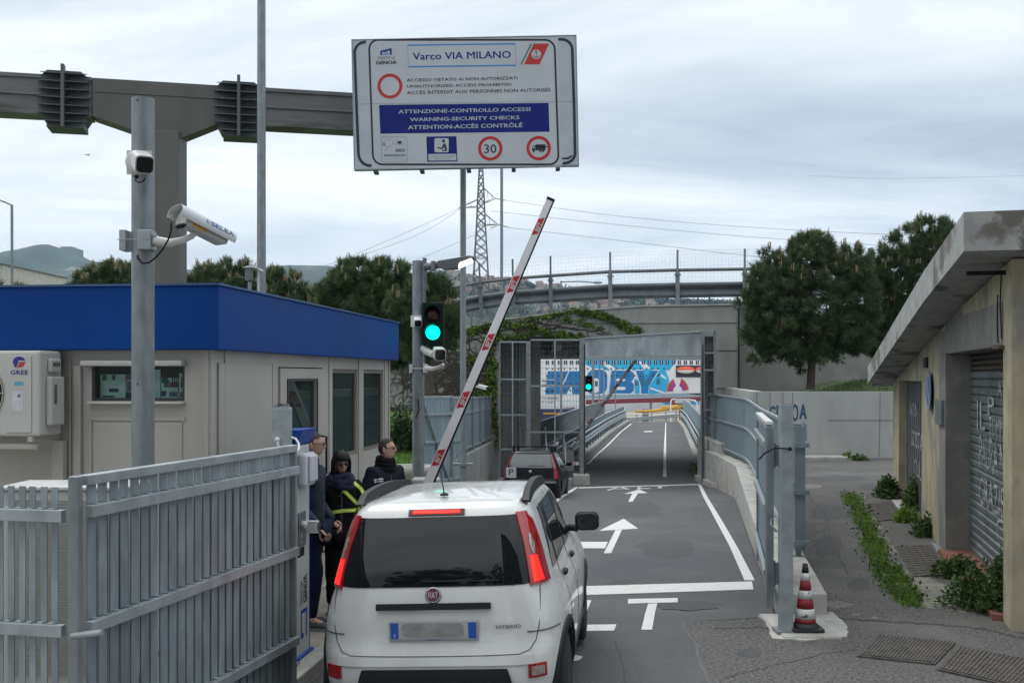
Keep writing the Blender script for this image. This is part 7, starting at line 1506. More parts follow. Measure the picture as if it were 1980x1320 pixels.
# tailgate seams, bumper, plate etc.
def seamline(pts, wd_=0.006, off=0.0025):
    b = MB(); q = [rear(x,z)+V(0,-off,0) for x,z in pts]; b.tube(q, wd_/2, 5, caps=False); return b
tg = [(-0.665,0.99),(-0.668,0.90),(-0.66,0.75),(-0.64,0.66),(-0.60,0.605),(-0.54,0.585)]+[(-0.54+1.08*i/16,0.585-0.006*math.sin(math.pi*i/16)) for i in range(1,16)]+[(0.54,0.585),(0.60,0.605),(0.64,0.66),(0.66,0.75),(0.668,0.90),(0.665,0.99)]
part('tailgate_seam', seamline(tg,0.006,0.0012), seam, pd)
for sg in (1,-1):
    b = MB(); q = [around(a,0.712-0.02*(a-0.9),sg)*1.0 for a in [0.80+0.035*i for i in range(9)]]; q = [p+V(sg*0.0025,-0.0025,0) for p in q]; b.tube(q,0.004,5,caps=False); part('bumper_seam', b, seam, pd)
b = MB(); vs = []
# raised lower bumper step
patch(b, rear, 0.52, 0.575, -0.62, 0.62, 0.012, 16, 3); part('bumper_step', b, wpaint, pd)
b = MB(); patch(b, rear, 0.235, 0.50, lambda z: -0.46-0.03*math.sin((z-0.235)/0.265*math.pi), lambda z: 0.46+0.03*math.sin((z-0.235)/0.265*math.pi), 0.022, 14, 8); part('bumper_insert', b, wclad, pd, bev=0.01)
b = MB(); patch(b, rear, 0.405, 0.425, -0.36, 0.36, 0.034, 12, 1); part('insert_rib', b, wclad, pd)
b = MB()
for i in range(1): patch(b, rear, 0.865, 0.905, -0.365, 0.365, 0.032, 14, 3)
part('tailgate_handle', b, wclad, pd, bev=0.008)
b = MB(); patch(b, rear, 0.655, 0.845, lambda z:-0.37, lambda z:0.37, 0.0008, 10, 4); part('plate_recess', b, wpaint, pd)
yp_ = rear(0,0.74).y-0.012
pl_t = part('number_plate', MB().box(-0.285,0.285,yp_-0.012,yp_+0.006,0.672,0.800), M('plate_frame',(0.35,0.36,0.40),0.4,0,0.05), pd, bev=0.006)
b = MB(); b.M = face_frame((0,yp_-0.014,0),(1,0,0),(0,0,1))
b.rect(-0.272,0.272,0.690,0.790,0,0); b.rect(-0.272,-0.222,0.690,0.790,0.001,1); b.rect(0.222,0.272,0.690,0.790,0.001,1); text(b,'I',-0.252,-0.244,0.70,0.722,0.002,0,0.02); b.poly(rrect(-0.205,0.195,0.698,0.785,0.03),0.001,2); text(b,'LEASYS',-0.05,0.04,0.676,0.686,0.001,3,0.02)
part('plate_face', b, [M('plate_white',(0.45,0.46,0.45),0.5,0,0.12,14), M('plate_blue',(0.02,0.09,0.42),0.5), M('plate_blur',(0.30,0.30,0.295),0.6,0,0.3,9), M('plate_text',(0.05,0.08,0.25),0.5)], pl_t, recalc=False)
pb = rear(-0.0,0.955); nb_ = Vector((0,-1,0.18)).normalized()
b = MB(); b.lathe([(0.050,0.0),(0.052,0.008),(0.044,0.012),(0.042,0.010)], pb, 28, axis=nb_); bd = part('badge', b, silv, pd)
b = MB(); b.M = face_frame(pb+nb_*0.0105,(1,0,0),(0,0.18,1)); b.disc(0,0,0.043,0,0); text(b,'FIAT',-0.030,0.030,-0.019,0.019,0.0012,1,0.01); part('badge_face', b, [M('badge_red',(0.12,0.008,0.03),0.3), silv], bd, recalc=False)
b = MB(); text(b,'HYBRID',0,1,0,1,0,0,0.02,fn=lambda a,c: rear(0.395+0.155*a,0.742+0.022*c)+V(0,-0.006,0)); part('lettering', b, galv_d, pd, recalc=False)
for x, nm, ml in ((-0.655,'reflector',lens),(0.64,'reverse_light',lens)):
    b = MB(); a_ = abs(x)/0.8; patch(b, rear, 0.435, 0.52, x-0.052, x+0.052, 0.012, 5, 5); o_ = part(nm, b, lens, pd, bev=0.006)
    if x > 0: b = MB(); patch(b, rear, 0.45, 0.505, x-0.036, x+0.036, 0.019, 5, 5); part('clear_lens', b, lensc, o_)
b = MB(); b.lathe([(0.032,0),(0.026,0.012),(0.01,0.02),(0,0.022)],(0.0,0.62,1.535),16); b.tube([(0,0.62,1.55),(0.0,0.50,1.72)],[0.005,0.002],6); part('antenna', b, wclad, pd)
b = MB(); patch(b, rear, 1.035, 1.042, -0.08, 0.42, 0.012, 8, 1); part('wiper_blade', b, wclad, rw)
# interior silhouettes seen through the glass are omitted: pane is nearly black
pd.location = (PX(845,7.0), 7.0, -0.005); pd.rotation_euler = (0,R(-2.3),R(-6.5)); pd.scale = (1.032,1.0,1.018)
# ---------------- black car
SB = dict(n=6.5, cy=1.9, crown=0.05, wr=0.29, rim=galv_d, paint=kpaint, clad=kpaint,
    w=[(0.18,0.76),(0.32,0.81),(0.5,0.83),(0.75,0.83),(0.92,0.80),(1.05,0.755),(1.2,0.69),(1.33,0.62),(1.40,0.57),(1.425,0.52)],
    yr=[(0.18,0.10),(0.30,0.02),(0.45,0.0),(0.60,0.03),(0.66,0.07),(0.92,0.12),(1.05,0.17),(1.2,0.27),(1.33,0.37),(1.40,0.44),(1.425,0.50)],
    yf=[(0.18,3.65),(0.30,3.78),(0.5,3.83),(0.7,3.75),(0.85,3.5),(0.93,3.10),(1.0,2.85),(1.2,2.5),(1.33,2.25),(1.40,2.05),(1.425,1.9)],
    zs=[0.18,0.22,0.28,0.32]+[0.35+0.03*i for i in range(34)]+[1.38,1.40,1.414,1.425], arch=[(0.62,0.30,0.335),(3.05,0.30,0.335)])
pk, body, patch, rear, side, around, w_, yr_, yf_ = make_car('black_car', 'black hatchback with roof bars and a P sheet parked at the left lane wall', None, 0, SB)
b = MB(); patch(b, rear, 0.985, 1.345, lambda z: -(0.625-0.30*(z-0.98)), lambda z: 0.625-0.30*(z-0.98), 0.006, 16, 10); rw = part('rear_window', b, M('car_glass_pale',(0.055,0.075,0.078),0.08,0,0.15,3,spec=0.8), pk)
b = MB(); patch(b, rear, 1.015, 1.028, -0.05, 0.42, 0.014, 8, 1); part('wiper_blade', b, wclad, rw)
for sg in (1,-1):
    def ax(x, z): u = min(0.999, x/w_(z)); return math.atan(u)*4/math.pi
    b = MB(); patch(b, around, 0.66, 1.35, lambda z: ax(0.665-0.28*(max(z,0.9)-0.98)+0.05*max(0,0.85-z), z), lambda z: 1.02-0.02*(z-0.7), 0.012, 8, 16, 0, (sg,)); tl = part('tail_light', b, M('tail_punto',(0.24,0.012,0.022),0.15,0,0.2,8,coat=0.6), pk)
    b = MB(); patch(b, around, 0.70, 0.90, lambda z: ax(0.68, z), lambda z: 1.03, 0.016, 5, 5, 0, (sg,)); part('lower_lens', b, lens, tl)
    for z0,z1,f0,f1,nm in ((0.98,1.34,lambda z:0.65+0.5*(z-1.0),lambda z:1.2+0.1*(z-1),'rear_side_window'),(0.98,1.35,lambda z:1.28,lambda z:2.55-1.0*(z-1.0),'front_door_window')):
        b = MB(); patch(b, side, z0, z1, f0, f1, 0.005, 8, 10, 0, (sg,)); part(nm, b, _mats['car_glass_pale'], pk)
    b = MB(); patch(b, side, 0.3, 0.97, 1.235, 1.243, 0.003, 1, 8, 0, (sg,)); part('door_seam', b, galv_d, pk)
    b = MB(); p = side(1.4,0.86,sg); b.ell((p.x+sg*0.01,p.y,p.z),(0.02,0.08,0.02),8); part('door_handle', b, galv_d, pk)
    b = MB(); p = side(2.4,1.0,sg); b.tube([p,p+V(sg*0.09,0,0)],0.025,6); b.ell(p+V(sg*0.15,0,0.04),(0.09,0.05,0.07),10); part('mirror', b, kpaint, pk)
b = MB(); q = [rear(x,0.975)+V(0,-0.008,0) for x in [(-0.6+1.2*i/12) for i in range(13)]]; b.tube(q,0.012,6); part('tailgate_edge', b, M('grey_trim',(0.16,0.165,0.175),0.35,0.2), pk)
b = MB(); patch(b, rear, 0.545, 0.60, -0.72, 0.72, 0.02, 14, 2); part('bumper_edge', b, _mats['grey_trim'], pk)
b = MB(); b.lathe([(0.048,0),(0.05,0.008),(0.03,0.012),(0,0.012)], rear(0,0.86), 20, axis=(0,-1,0.1)); part('badge', b, silv, pk)
b = MB(); ysh = rear(-0.5,0.8).y-0.03; b.box(-0.68,-0.39,ysh-0.004,ysh,0.69,0.98); ps_ = part('parking_sheet', b, M('paper_white',(0.55,0.56,0.60),0.6), pk)
b = MB(); b.M = face_frame((0,ysh-0.006,0),(1,0,0),(0,0,1)); text(b,'P',-0.60,-0.475,0.77,0.93,0,0,0.03); b.rect(-0.55,-0.47,0.74,0.745,0,0); part('letter', b, M('text_navy',(0.02,0.02,0.10),0.5), ps_, recalc=False)
for y in (0.78,1.75):
    b = MB(); b.bar((-0.70,y,1.55),(0.70,y,1.55),0.03,0.02); part('roof_bar', b, blackm, pk)
    for sg in (1,-1): b = MB(); b.box(sg*0.55-0.035,sg*0.55+0.035,y-0.05,y+0.05,1.40,1.56); part('bar_foot', b, blackm, pk)
b = MB(); patch(b, rear, 0.33, 0.36, 0.45, 0.62, 0.01, 4, 2); part('fog_reflector', b, lens, pk)
yk = 30.4; pk.location = (PX(1024,yk), yk, rz(yk+1.5)-0.02); pk.rotation_euler = (R(-3.15),0,R(-7.5))

# ---------------- what stands behind the camera (mirrored in the rear window)
ab = thing('apartment_building', 'tall block behind the camera mirrored in the rear window of the white car', 'building', (11,-12,0))
b = MB(); b.box(2.2,20,-24,-11,0,25); part('wall', b, M('block_wall',(0.16,0.15,0.14),0.9,0,0.1), ab)
b = MB(); b.box(1.9,20.3,-24.3,-10.7,25,25.4); part('roof', b, conc_d, ab)
for i in range(4):
    for j in range(5): b = MB(); b.box(3.8+i*3.8,5.4+i*3.8,-11.0,-10.94,2+j*4.4,4.4+j*4.4); part('window', b, blackg, ab)
bt = pine('tall pine behind the camera mirrored in the rear window of the white car', 0, 40, [(990,200,150,160),(900,300,110,90),(1080,280,110,100),(990,60,70,80)], (0,40,0), 31, 2600, 0.3, 12, cand=10, trunk_r=0.25, wid=0.02, group='trees behind the camera')
bt.location = (-1.2,-11.5,0)
dup(bt, (-7.5,-13,0), 1.0)
# ================================================================== PEOPLE
def skin(vs, es, rad, root=0, sub=2):
    me = bpy.data.meshes.new('sk'); me.from_pydata([tuple(v) for v in vs], es, []); o = bpy.data.objects.new('sk', me); COL.objects.link(o)
    m = o.modifiers.new('skin', 'SKIN'); m.use_smooth_shade = True; m.branch_smoothing = 0.3
    if not me.skin_vertices:
        bpy.context.view_layer.objects.active = o; o.select_set(True); bpy.ops.mesh.customdata_skin_add()
    for i, s_ in enumerate(me.skin_vertices[0].data):
        r_ = rad[i]; s_.radius = r_ if isinstance(r_, tuple) else (r_, r_); s_.use_root = (i == root)
    sb = o.modifiers.new('sub', 'SUBSURF'); sb.levels = sub; sb.render_levels = sub
    bpy.context.view_layer.update(); m2 = bpy.data.meshes.new_from_object(o.evaluated_get(bpy.context.evaluated_depsgraph_get()))
    V_ = [v.co.copy() for v in m2.vertices]; F_ = [tuple(p.vertices) for p in m2.polygons]
    bpy.data.objects.remove(o); bpy.data.meshes.remove(m2); return V_, F_
def chain_graph(chains, joints):
    vs = []; ix = {}; es = []; rad = []
    for ch in chains:
        for a in ch:
            if a not in ix: ix[a] = len(vs); vs.append(joints[a][0]); rad.append(joints[a][1])
        for a, c in zip(ch, ch[1:]): es.append((ix[a], ix[c]))
    return vs, es, rad
skinm = M('skin_tone', (0.46,0.27,0.205), 0.55, 0, 0.08, 30); lipm = M('lips', (0.28,0.10,0.09), 0.5); eyew = M('eye_white', (0.5,0.5,0.5), 0.3); eyed = M('eye_dark', (0.02,0.015,0.01), 0.2)
def gsn(x, s_): return math.exp(-(x/s_)**2)
def head_pt(az, ph, k=1.0, grow=0.0):
    sp_n, cp = math.sin(ph), math.cos(ph); x = (0.074+grow)*sp_n*math.sin(az); y = (0.094+grow)*sp_n*math.cos(az); z = (0.117+grow)*cp
    lo = max(0.0, -cp); fr = max(0.0, math.cos(az))
    x *= 1-0.28*lo**1.3; y *= (1-0.12*lo) if y > 0 else (1-0.35*lo)
    if grow < 0.003:
        y += sp_n*(0.021*gsn(az,0.16)*gsn(z+0.018,0.022)+0.010*gsn(az,0.13)*gsn(z-0.008,0.025))      # nose
        y += sp_n*fr*(0.005*gsn(abs(az)-0.30,0.25)*gsn(z-0.036,0.012) - 0.007*gsn(abs(az)-0.38,0.18)*gsn(z-0.014,0.014))
        y += sp_n*(0.005*gsn(az,0.28)*gsn(z+0.062,0.010)+0.016*gsn(az,0.45)*gsn(z+0.094,0.020)+0.008*gsn(az,0.30)*gsn(z+0.060,0.016))
    return Vector((x*k, y*k, z*k))
def head_mesh(b, M4):
    nu, nv = 44, 34; vs = []; fs = []; mi = []
    for j in range(nv+1):
        ph = math.pi*(0.02+0.96*j/nv)
        for i in range(nu): az = 2*math.pi*i/nu-math.pi; vs.append(M4 @ head_pt(az, ph))
    b.add(vs, [(j*nu+i, j*nu+(i+1)%nu, (j+1)*nu+(i+1)%nu, (j+1)*nu+i) for j in range(nv) for i in range(nu)]+[tuple(range(nu)), tuple(nv*nu+i for i in range(nu))], 0, True)
    rot = M4.to_3x3()
    for sg in (1,-1):
        b.ell(M4 @ Vector((sg*0.074,-0.008,-0.005)), (0.010,0.019,0.032), 8, 0, rot @ Matrix.Rotation(sg*-0.35,3,'Z'))
        b.ell(M4 @ Vector((sg*0.031,0.078,0.014)), (0.013,0.010,0.009), 8, 2, rot); b.ell(M4 @ Vector((sg*0.031,0.0865,0.014)), (0.006,0.004,0.006), 6, 3, rot)
    b.ell(M4 @ Vector((0,0.0835,-0.060)), (0.022,0.007,0.0055), 8, 1, rot)
def hair_mesh(b, M4, keep, grow, seed, drop=0.0):
    nu, nv = 48, 30; vs = {}; fs = []
    P_h = []
    for j in range(nv+1):
        ph = math.pi*(0.01+0.8*j/nv)
        for i in range(nu):
            az = 2*math.pi*i/nu-math.pi; p = head_pt(az, ph, 1.0, grow*(0.8+0.5*noise.noise(Vector((az*3+seed, ph*4, 0)))))
            if p.z < 0 and drop: p = Vector((p.x*(1+0.25*drop*min(1,-p.z/0.08)), p.y, p.z*(1+drop)))
            P_h.append((p, az, ph))
    for j in range(nv):
        for i in range(nu):
            q = (j*nu+i, j*nu+(i+1)%nu, (j+1)*nu+(i+1)%nu, (j+1)*nu+i); c = sum((P_h[k_][0] for k_ in q), V(0,0,0))/4; az = P_h[q[0]][1]
            if keep(az, c): fs.append(q)
    fs.append(tuple(range(nu))); b.add([M4 @ p for p,_,_ in P_h], fs, 0, True)
def hand(b, M4, curl=0.5, sg=1):
    """M4: wrist frame, y along the hand, x towards the thumb side * sg, z back of the hand"""
    pts = [V(0,0,0), V(0,0.045,0), V(0,0.085,0)]; vs, fs = skin([M4 @ p for p in pts], [(0,1),(1,2)], [(0.026,0.016),(0.036,0.014),(0.036,0.012)], 0, 1); b.add(vs, fs, 0, True)
    for i, (x, L_) in enumerate(((0.028,0.068),(0.010,0.078),(-0.009,0.072),(-0.027,0.056))):
        p0 = V(sg*x,0.075,0); a = curl*0.6; p1 = p0+V(0,math.cos(a),-math.sin(a))*L_*0.42; a += curl*0.7; p2 = p1+V(0,math.cos(a),-math.sin(a))*L_*0.33; a += curl*0.5; p3 = p2+V(0,math.cos(a),-math.sin(a))*L_*0.25
        vs, fs = skin([M4 @ p for p in (p0,p1,p2,p3)], [(0,1),(1,2),(2,3)], [0.0095,0.0088,0.008,0.0065], 0, 1); b.add(vs, fs, 0, True)
    vs, fs = skin([M4 @ p for p in (V(sg*0.022,0.02,0),V(sg*0.050,0.045,-0.008),V(sg*0.056,0.075,-0.014),V(sg*0.052,0.098,-0.02))], [(0,1),(1,2),(2,3)], [0.012,0.0105,0.0095,0.0075], 0, 1); b.add(vs, fs, 0, True)
def person(label, loc, rot, k, headrot, arms, jacket_m, trouser_m, shoe_m, jr=0.02, legs=((0.10,0.02),(0.10,-0.03)), jlen=0.82):
    """arms: dict side -> (elbow, wrist) in body space; side +1 is the person's right? x right of the body"""
    J = {'pelvis':(V(0,0,0.95),(0.15,0.11)),'spine':(V(0,0,1.10),(0.14,0.105)),'chest':(V(0,0.0,1.27),(0.165,0.12)),'uchest':(V(0,-0.01,1.40),(0.14,0.095)),'neck0':(V(0,-0.005,1.48),(0.066,0.062)),'neck1':(V(0,0.012,1.57),(0.056,0.058))}
    for sg in (1,-1):
        el, wr = arms[sg]; lg = legs[0] if sg > 0 else legs[1]
        J['sh%d'%sg] = (V(sg*0.175,-0.012,1.425),0.068); J['el%d'%sg] = (el,0.046); J['wr%d'%sg] = (wr,0.029)
        J['hip%d'%sg] = (V(sg*0.09,0,0.90),0.10); J['kn%d'%sg] = (V(sg*lg[0],lg[1]+0.02,0.50),0.062); J['an%d'%sg] = (V(sg*lg[0],lg[1]-0.02,0.09),0.042); J['to%d'%sg] = (V(sg*(lg[0]+0.015),lg[1]+0.12,0.045),0.036)
    ch = [['pelvis','spine','chest','uchest','neck0','neck1'],['uchest','sh1','el1','wr1'],['uchest','sh-1','el-1','wr-1'],['pelvis','hip1','kn1','an1','to1'],['pelvis','hip-1','kn-1','an-1','to-1']]
    W4 = Matrix.Translation(loc) @ Matrix.Rotation(rot,4,'Z') @ Matrix.Scale(k,4)
    vs, es, rad = chain_graph(ch, J); vs, fs = skin(vs, es, rad)
    b = MB(); b.M = W4; b.add(vs, fs, 0, True)
    HM = Matrix.Translation((0,0.028,1.675)) @ Matrix.Rotation(headrot[0],4,'Z') @ Matrix.Rotation(headrot[1],4,'X')
    head_mesh(b, HM)
    for sg in (1,-1):
        el, wr = arms[sg]; d = (wr-el).normalized(); hm_ = frame(wr, d, V(sg*0.8,0.3,0.1) if abs(d.z) > 0.6 else (0,0,1)); hand(b, hm_, 0.7, 1 if d.z < -0.6 else sg)
    b.M = None
    o = solo('person', b, [skinm, lipm, eyew, eyed], label, 'person', tuple(loc), recalc=True)
    def cl(name, chains, grow, mat, sub=2, extra=None, par=None):
        JJ = {a:(J[a][0].copy(), J[a][1]) for a in J}
        if extra: JJ.update(extra)
        v2, e2, r2 = chain_graph(chains, JJ); r3 = []
        for r_ in r2: r3.append(tuple(x+grow for x in r_) if isinstance(r_, tuple) else r_+grow)
        v2, f2 = skin(v2, e2, r3, 0, sub); bb = MB(); bb.M = W4
        v2 = [p+Vector((noise.noise(p*9),noise.noise(p*9+V(5,0,0)),0))*0.012+Vector((p.x,p.y,0)).normalized()*0.0055*math.sin(p.z*85+7*noise.noise(p*7))*max(0,0.4+noise.noise(p*5+V(3,1,0))) for p in v2]
        bb.add(v2, f2, 0, True); bb.M = None; return part(name, bb, mat, par or o)
    ex = {'hem':(V(0,0,jlen),(0.165,0.13))}
    jk = cl('jacket', [['hem','pelvis','spine','chest','uchest','neck0'],['uchest','sh1','el1','wr1'],['uchest','sh-1','el-1','wr-1']], jr, jacket_m, 3, ex)
    b = MB(); b.M = W4
    bvj = BVHTree.FromPolygons([v.co for v in jk.data.vertices], [tuple(p.vertices) for p in jk.data.polygons]); inv_ = rootmat(jk).inverted() @ W4
    zp = []
    for i in range(16):
        z = 0.86+0.036*i; h = bvj.ray_cast(inv_ @ V(0.01,0.6,z), (inv_.to_3x3() @ V(0,-1,0)).normalized())[0]
        if h is not None: zp.append(inv_.inverted() @ h)
    b.M = None; b.tube([W4 @ (q+V(0,0.003,0)) for q in zp], 0.0045, 5)
    for q in zp[1::3]: b.ell(W4 @ (q+V(0.03,0.004,0)), (0.006,0.006,0.006), 5)
    part('zip', b, M('zip_metal',(0.12,0.12,0.12),0.4,0.5), jk)
    cl('trousers', [['pelvis','hip1','kn1','an1'],['pelvis','hip-1','kn-1','an-1']], 0.02, trouser_m)
    for sg in (1,-1):
        lg = legs[0] if sg > 0 else legs[1]; bb = MB(); bb.M = W4
        v2, f2 = skin([V(sg*lg[0],lg[1]-0.07,0.05),V(sg*lg[0],lg[1]+0.0,0.06),V(sg*(lg[0]+0.01),lg[1]+0.10,0.045),V(sg*(lg[0]+0.015),lg[1]+0.19,0.032)],[(0,1),(1,2),(2,3)],[(0.042,0.045),(0.048,0.055),(0.048,0.04),(0.036,0.026)],1,2)
        v2 = [Vector((p.x,p.y,max(0.022,p.z))) for p in v2]; bb.add(v2, f2, 0, True); bb.M = None; sh_ = part('shoe', bb, shoe_m, o)
        bb = MB(); bb.M = W4 @ Matrix.Translation((sg*(lg[0]+0.008),lg[1]+0.055,0)); bb.prism(rrect(-0.047,0.047,-0.135,0.145,0.045),0.0,0.026,0,'z'); bb.M = None; part('sole', bb, M('sole_grey',(0.2,0.2,0.21),0.7), sh_)
    return o, jk, W4, HM
def glasses(o, W4, HM, mat, lensmat, dark=True):
    b = MB(); b.M = W4 @ HM
    for sg in (1,-1):
        b.ell((sg*0.032,0.097,0.013),(0.027,0.006,0.019 if dark else 0.016),8,1 if dark else 0) if dark else b.tube([(sg*0.032+0.026*math.cos(a),0.100,0.013+0.017*math.sin(a)) for a in [2*math.pi*i/16 for i in range(17)]],0.0028,6)
        b.tube([(sg*0.057,0.092,0.018),(sg*0.074,0.05,0.018),(sg*0.079,-0.005,0.014)],0.003,6)
    b.tube([(-0.055,0.097,0.022),(-0.008,0.104,0.020),(0.008,0.104,0.020),(0.055,0.097,0.022)],0.003,6); b.M = None
    part('sunglasses' if dark else 'glasses', b, [mat, lensmat], o)
def ribbon(jk, root, pts, wpx, name, mat, parent, off=0.008, mats=None, stripe=False):
    Wm = rootmat(jk); bv = BVHTree.FromPolygons([Wm @ v.co for v in jk.data.vertices], [tuple(p.vertices) for p in jk.data.polygons]); org = V(0,0,CH); vs = []; last = None; ok = []
    n = 14*(len(pts)-1)
    for i in range(n+1):
        f = i/n*(len(pts)-1.0001); j = int(f); a = Vector(pts[j]).lerp(Vector(pts[j+1]), f-j); d = (Vector(pts[j+1])-Vector(pts[j])).normalized(); nn_ = Vector((-d.y,d.x))
        for s_ in (-1,-0.3,0.3,1):
            p = a+nn_*wpx/2*s_; dr = (P(p.x,p.y,10)-org).normalized(); hit = bv.ray_cast(org, dr)[0]
            if hit is None: hit = last if last is not None else org+dr*root.location.y
            last = hit; vs.append(hit-dr*off)
    b = MB(); 
    for i in range(n):
        for k_ in range(3): q = i*4+k_; b.add([vs[q],vs[q+1],vs[q+5],vs[q+4]],[(0,1,2,3)],1 if (k_ == 1 and stripe) else 0,True)
    m = b.v[:]; return part(name, b, mats or mat, parent, recalc=False)
navy = M('navy_cloth', (0.008,0.011,0.020), 0.8, 0, 0.3, 14, bump=0.5, bs=60, spec=0.2); blk = M('black_cloth', (0.006,0.006,0.008), 0.85, 0, 0.3, 14, bump=0.4, bs=60, spec=0.15); jean = M('dark_jeans', (0.009,0.014,0.034), 0.85, 0, 0.25, 20, bump=0.3, bs=90, spec=0.15); teal = M('blue_jacket', (0.010,0.020,0.036), 0.6, 0, 0.3, 8, bump=0.5, bs=40, spec=0.3)
hairb = M('hair_black', (0.004,0.0035,0.0035), 0.4, 0, 0.4, 60, spec=0.35); hairg = M('hair_greying', (0.032,0.029,0.027), 0.6, 0, 0.5, 90, bump=0.7, bs=160); hairs = M('hair_short', (0.028,0.020,0.016), 0.7, 0, 0.4, 90, bump=0.5, bs=160)
def STRANDS(b, M4):
    r_ = random.Random(6)
    for i in range(420):
        az = r_.uniform(-math.pi, math.pi); fr = abs(az) < 0.95; ph0 = r_.uniform(0.05, 0.5); pts = []; g0 = 0.020+r_.uniform(0,0.014); sw_ = r_.uniform(-0.25,0.25)+(0.25 if fr else 0)
        ph1 = (r_.uniform(1.0,1.28) if fr else 2.2)
        for k_ in range(9):
            f = k_/8; ph = ph0+(ph1-ph0)*f; a = az+sw_*f*f; p = head_pt(a, min(ph,1.65), 1.0, g0)
            if ph > 1.65: p = Vector((p.x*(1+0.10*(ph-1.65)), p.y*(1-0.05*(ph-1.65)), p.z-(ph-1.65)*0.19))
            pts.append(M4 @ p)
        b.tube(pts, [0.006,0.007,0.007,0.007,0.006,0.006,0.005,0.004,0.002], 4)
def facing(fx, fy): return math.atan2(-fx, fy)
# man at the kiosk
o, jk, W4, HM = person('man with glasses in dark jacket and jeans standing beside the white terminal', V(-1.82,9.82,0.12), facing(0.95,-0.15), 0.985, (R(6),R(-3)), {1:(V(0.25,-0.04,1.14),V(0.20,0.16,0.93)), -1:(V(-0.25,-0.05,1.14),V(-0.20,0.15,0.95))}, teal, jean, M('shoe_grey',(0.07,0.08,0.09),0.7,0,0.3,30), 0.028, ((0.09,0.05),(0.11,-0.05)))
b = MB(); hair_mesh(b, HM, lambda az, c: c.z > 0.045+0.035*max(0,math.cos(az)) or (abs(az) > 1.75 and c.z > -0.045) or (abs(az) > 1.35 and c.z > 0.0), 0.006, 3); b.v = [tuple(W4 @ Vector(v)) for v in b.v]; part('hair', b, hairg, o)
glasses(o, W4, HM, M('glasses_frame',(0.015,0.012,0.012),0.4), blackg, False)
b = MB(); b.M = W4; b.lathe([(0.085,1.44),(0.078,1.50),(0.070,1.535),(0.064,1.53)], (0,0,0), 20); b.M = None; part('collar', b, teal, o, recalc=False)
# woman with reflective harness
o, jk, W4, HM = person('woman with black hair, navy scarf and yellow reflective harness by the booth window', V(-1.64,10.4,0.12), facing(0.30,-0.95), 0.855, (R(8),R(-6)), {1:(V(0.27,-0.03,1.12),V(0.245,0.07,0.83)), -1:(V(-0.27,-0.03,1.13),V(-0.16,0.17,0.97))}, blk, blk, blackm, 0.040)
b = MB(); hair_mesh(b, HM, lambda az, c: not (abs(az) < 0.98+0.15*math.sin(c.z*30) and c.z < 0.078-0.03*abs(az-0.3)) , 0.020, 7, 0.35); STRANDS(b, HM); b.v = [tuple(W4 @ Vector(v)) for v in b.v]; part('hair', b, hairb, o)
glasses(o, W4, HM, blackg, M('sunglass_lens',(0.004,0.004,0.005),0.05))
b = MB()
for i, (z, r_, th) in enumerate(((1.47,0.115,0.048),(1.52,0.112,0.05),(1.565,0.098,0.042))):
    b.tube([W4 @ V(r_*math.cos(a)*(1+0.06*math.sin(3*a+i)), 0.012+r_*0.95*math.sin(a), z-0.02+0.014*math.sin(2*a+i*2)-0.018*math.sin(a)) for a in [2*math.pi*j/28 for j in range(30)]], [th*0.888*(1+0.12*math.sin((j%28)*1.3+i)) for j in range(30)], 10, caps=False)
part('scarf', b, M('scarf_navy',(0.010,0.014,0.040),0.95,0,0.3,25,bump=0.9,bs=70), o)
hv = [M('reflective_yellow',(0.50,0.62,0.04),0.5,0,0.05), M('reflective_silver',(0.55,0.66,0.30),0.35,0,0.05)]
hs = part('harness', MB().box(-0.01,0.01,-0.01,0.01,0,0.01), hv, o) if False else None
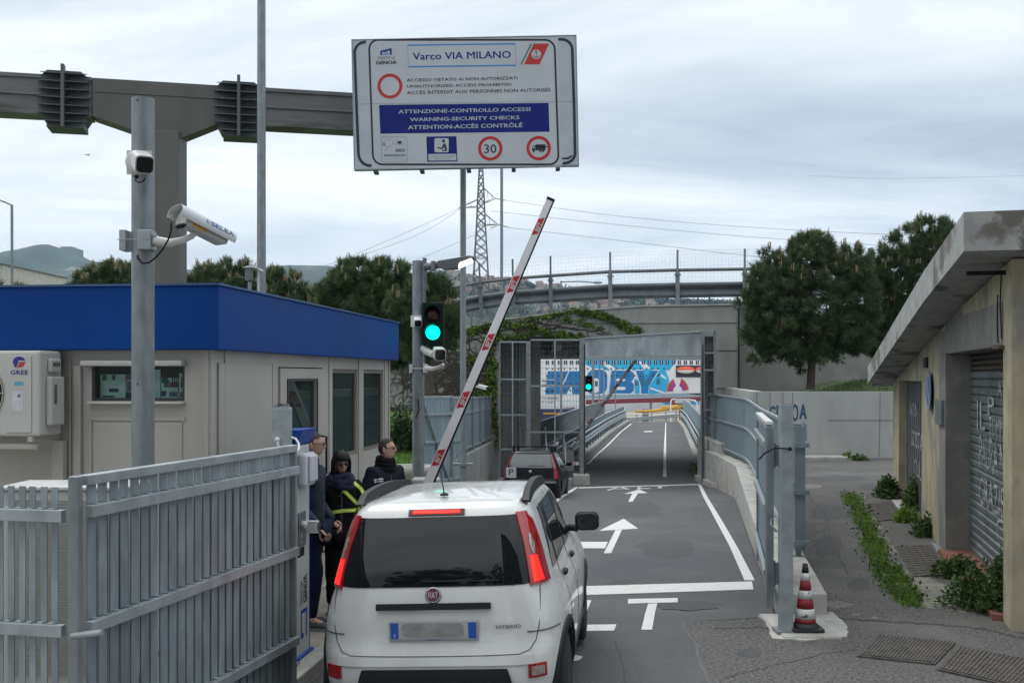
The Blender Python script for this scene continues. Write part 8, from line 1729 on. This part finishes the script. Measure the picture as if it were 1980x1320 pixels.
for nm_, pts in (('harness_strap',[(648,934),(670,953),(696,978)]),('harness_strap',[(684,932),(698,944),(705,957),(707,970),(699,980)]),('harness_belt',[(643,990),(662,987),(682,986),(697,983)])):
    ribbon(jk, o, pts, 6.6, nm_, None, jk, 0.010, hv, True)
# guard in profile
o, jk, W4, HM = person('short haired man in black uniform jacket with a white chest badge near the traffic light', V(-1.285,11.0,0.12), facing(0.70,-0.70), 0.915, (R(32),R(2)), {1:(V(0.26,-0.02,1.13),V(0.14,0.20,1.02)), -1:(V(-0.26,-0.02,1.13),V(-0.12,0.22,1.03))}, navy, blk, blackm, 0.034)
b = MB(); hair_mesh(b, HM, lambda az, c: c.z > 0.050+0.035*max(0,math.cos(az)) or (abs(az) > 1.7 and c.z > -0.05) or (abs(az) > 1.3 and c.z > 0.005), 0.005, 5); b.v = [tuple(W4 @ Vector(v)) for v in b.v]; part('hair', b, hairs, o)
glasses(o, W4, HM, blackg, M('sunglass_lens',(0.004,0.004,0.005),0.05))
b = MB()
for z, r_ in ((1.475,0.098),(1.52,0.092),(1.56,0.084)): b.tube([W4 @ V(r_*math.cos(a), 0.008+r_*0.95*math.sin(a), z-0.018*math.sin(a)) for a in [2*math.pi*j/24 for j in range(26)]], 0.028, 8, caps=False)
part('collar', b, blk, o)
ribbon(jk, o, [(723.5,929.5),(741,927)], 7, 'chest_badge', None, jk, 0.010, [whitem, M('badge_text',(0.10,0.14,0.3),0.6)], True)
# ================================================================== HAZE
def add_haze(d):
    b = MB(); b.box(-4600, 4600, -300, 5200, -60, 640); m = bpy.data.materials.new('haze_air'); m.use_nodes = True; t = m.node_tree; t.nodes.clear()
    o_ = t.nodes.new('ShaderNodeOutputMaterial'); v_ = t.nodes.new('ShaderNodeVolumePrincipled'); v_.inputs['Density'].default_value = d; v_.inputs['Color'].default_value = (0.50,0.72,1.0,1); v_.inputs['Anisotropy'].default_value = 0.2
    t.links.new(v_.outputs[0], o_.inputs['Volume']); o = mk('haze', b, m); o['kind'] = 'stuff'; o['label'] = 'pale blue air haze over the distant hills'; return o
import os
if not os.environ.get('NOHAZE'): add_haze(0.00009)
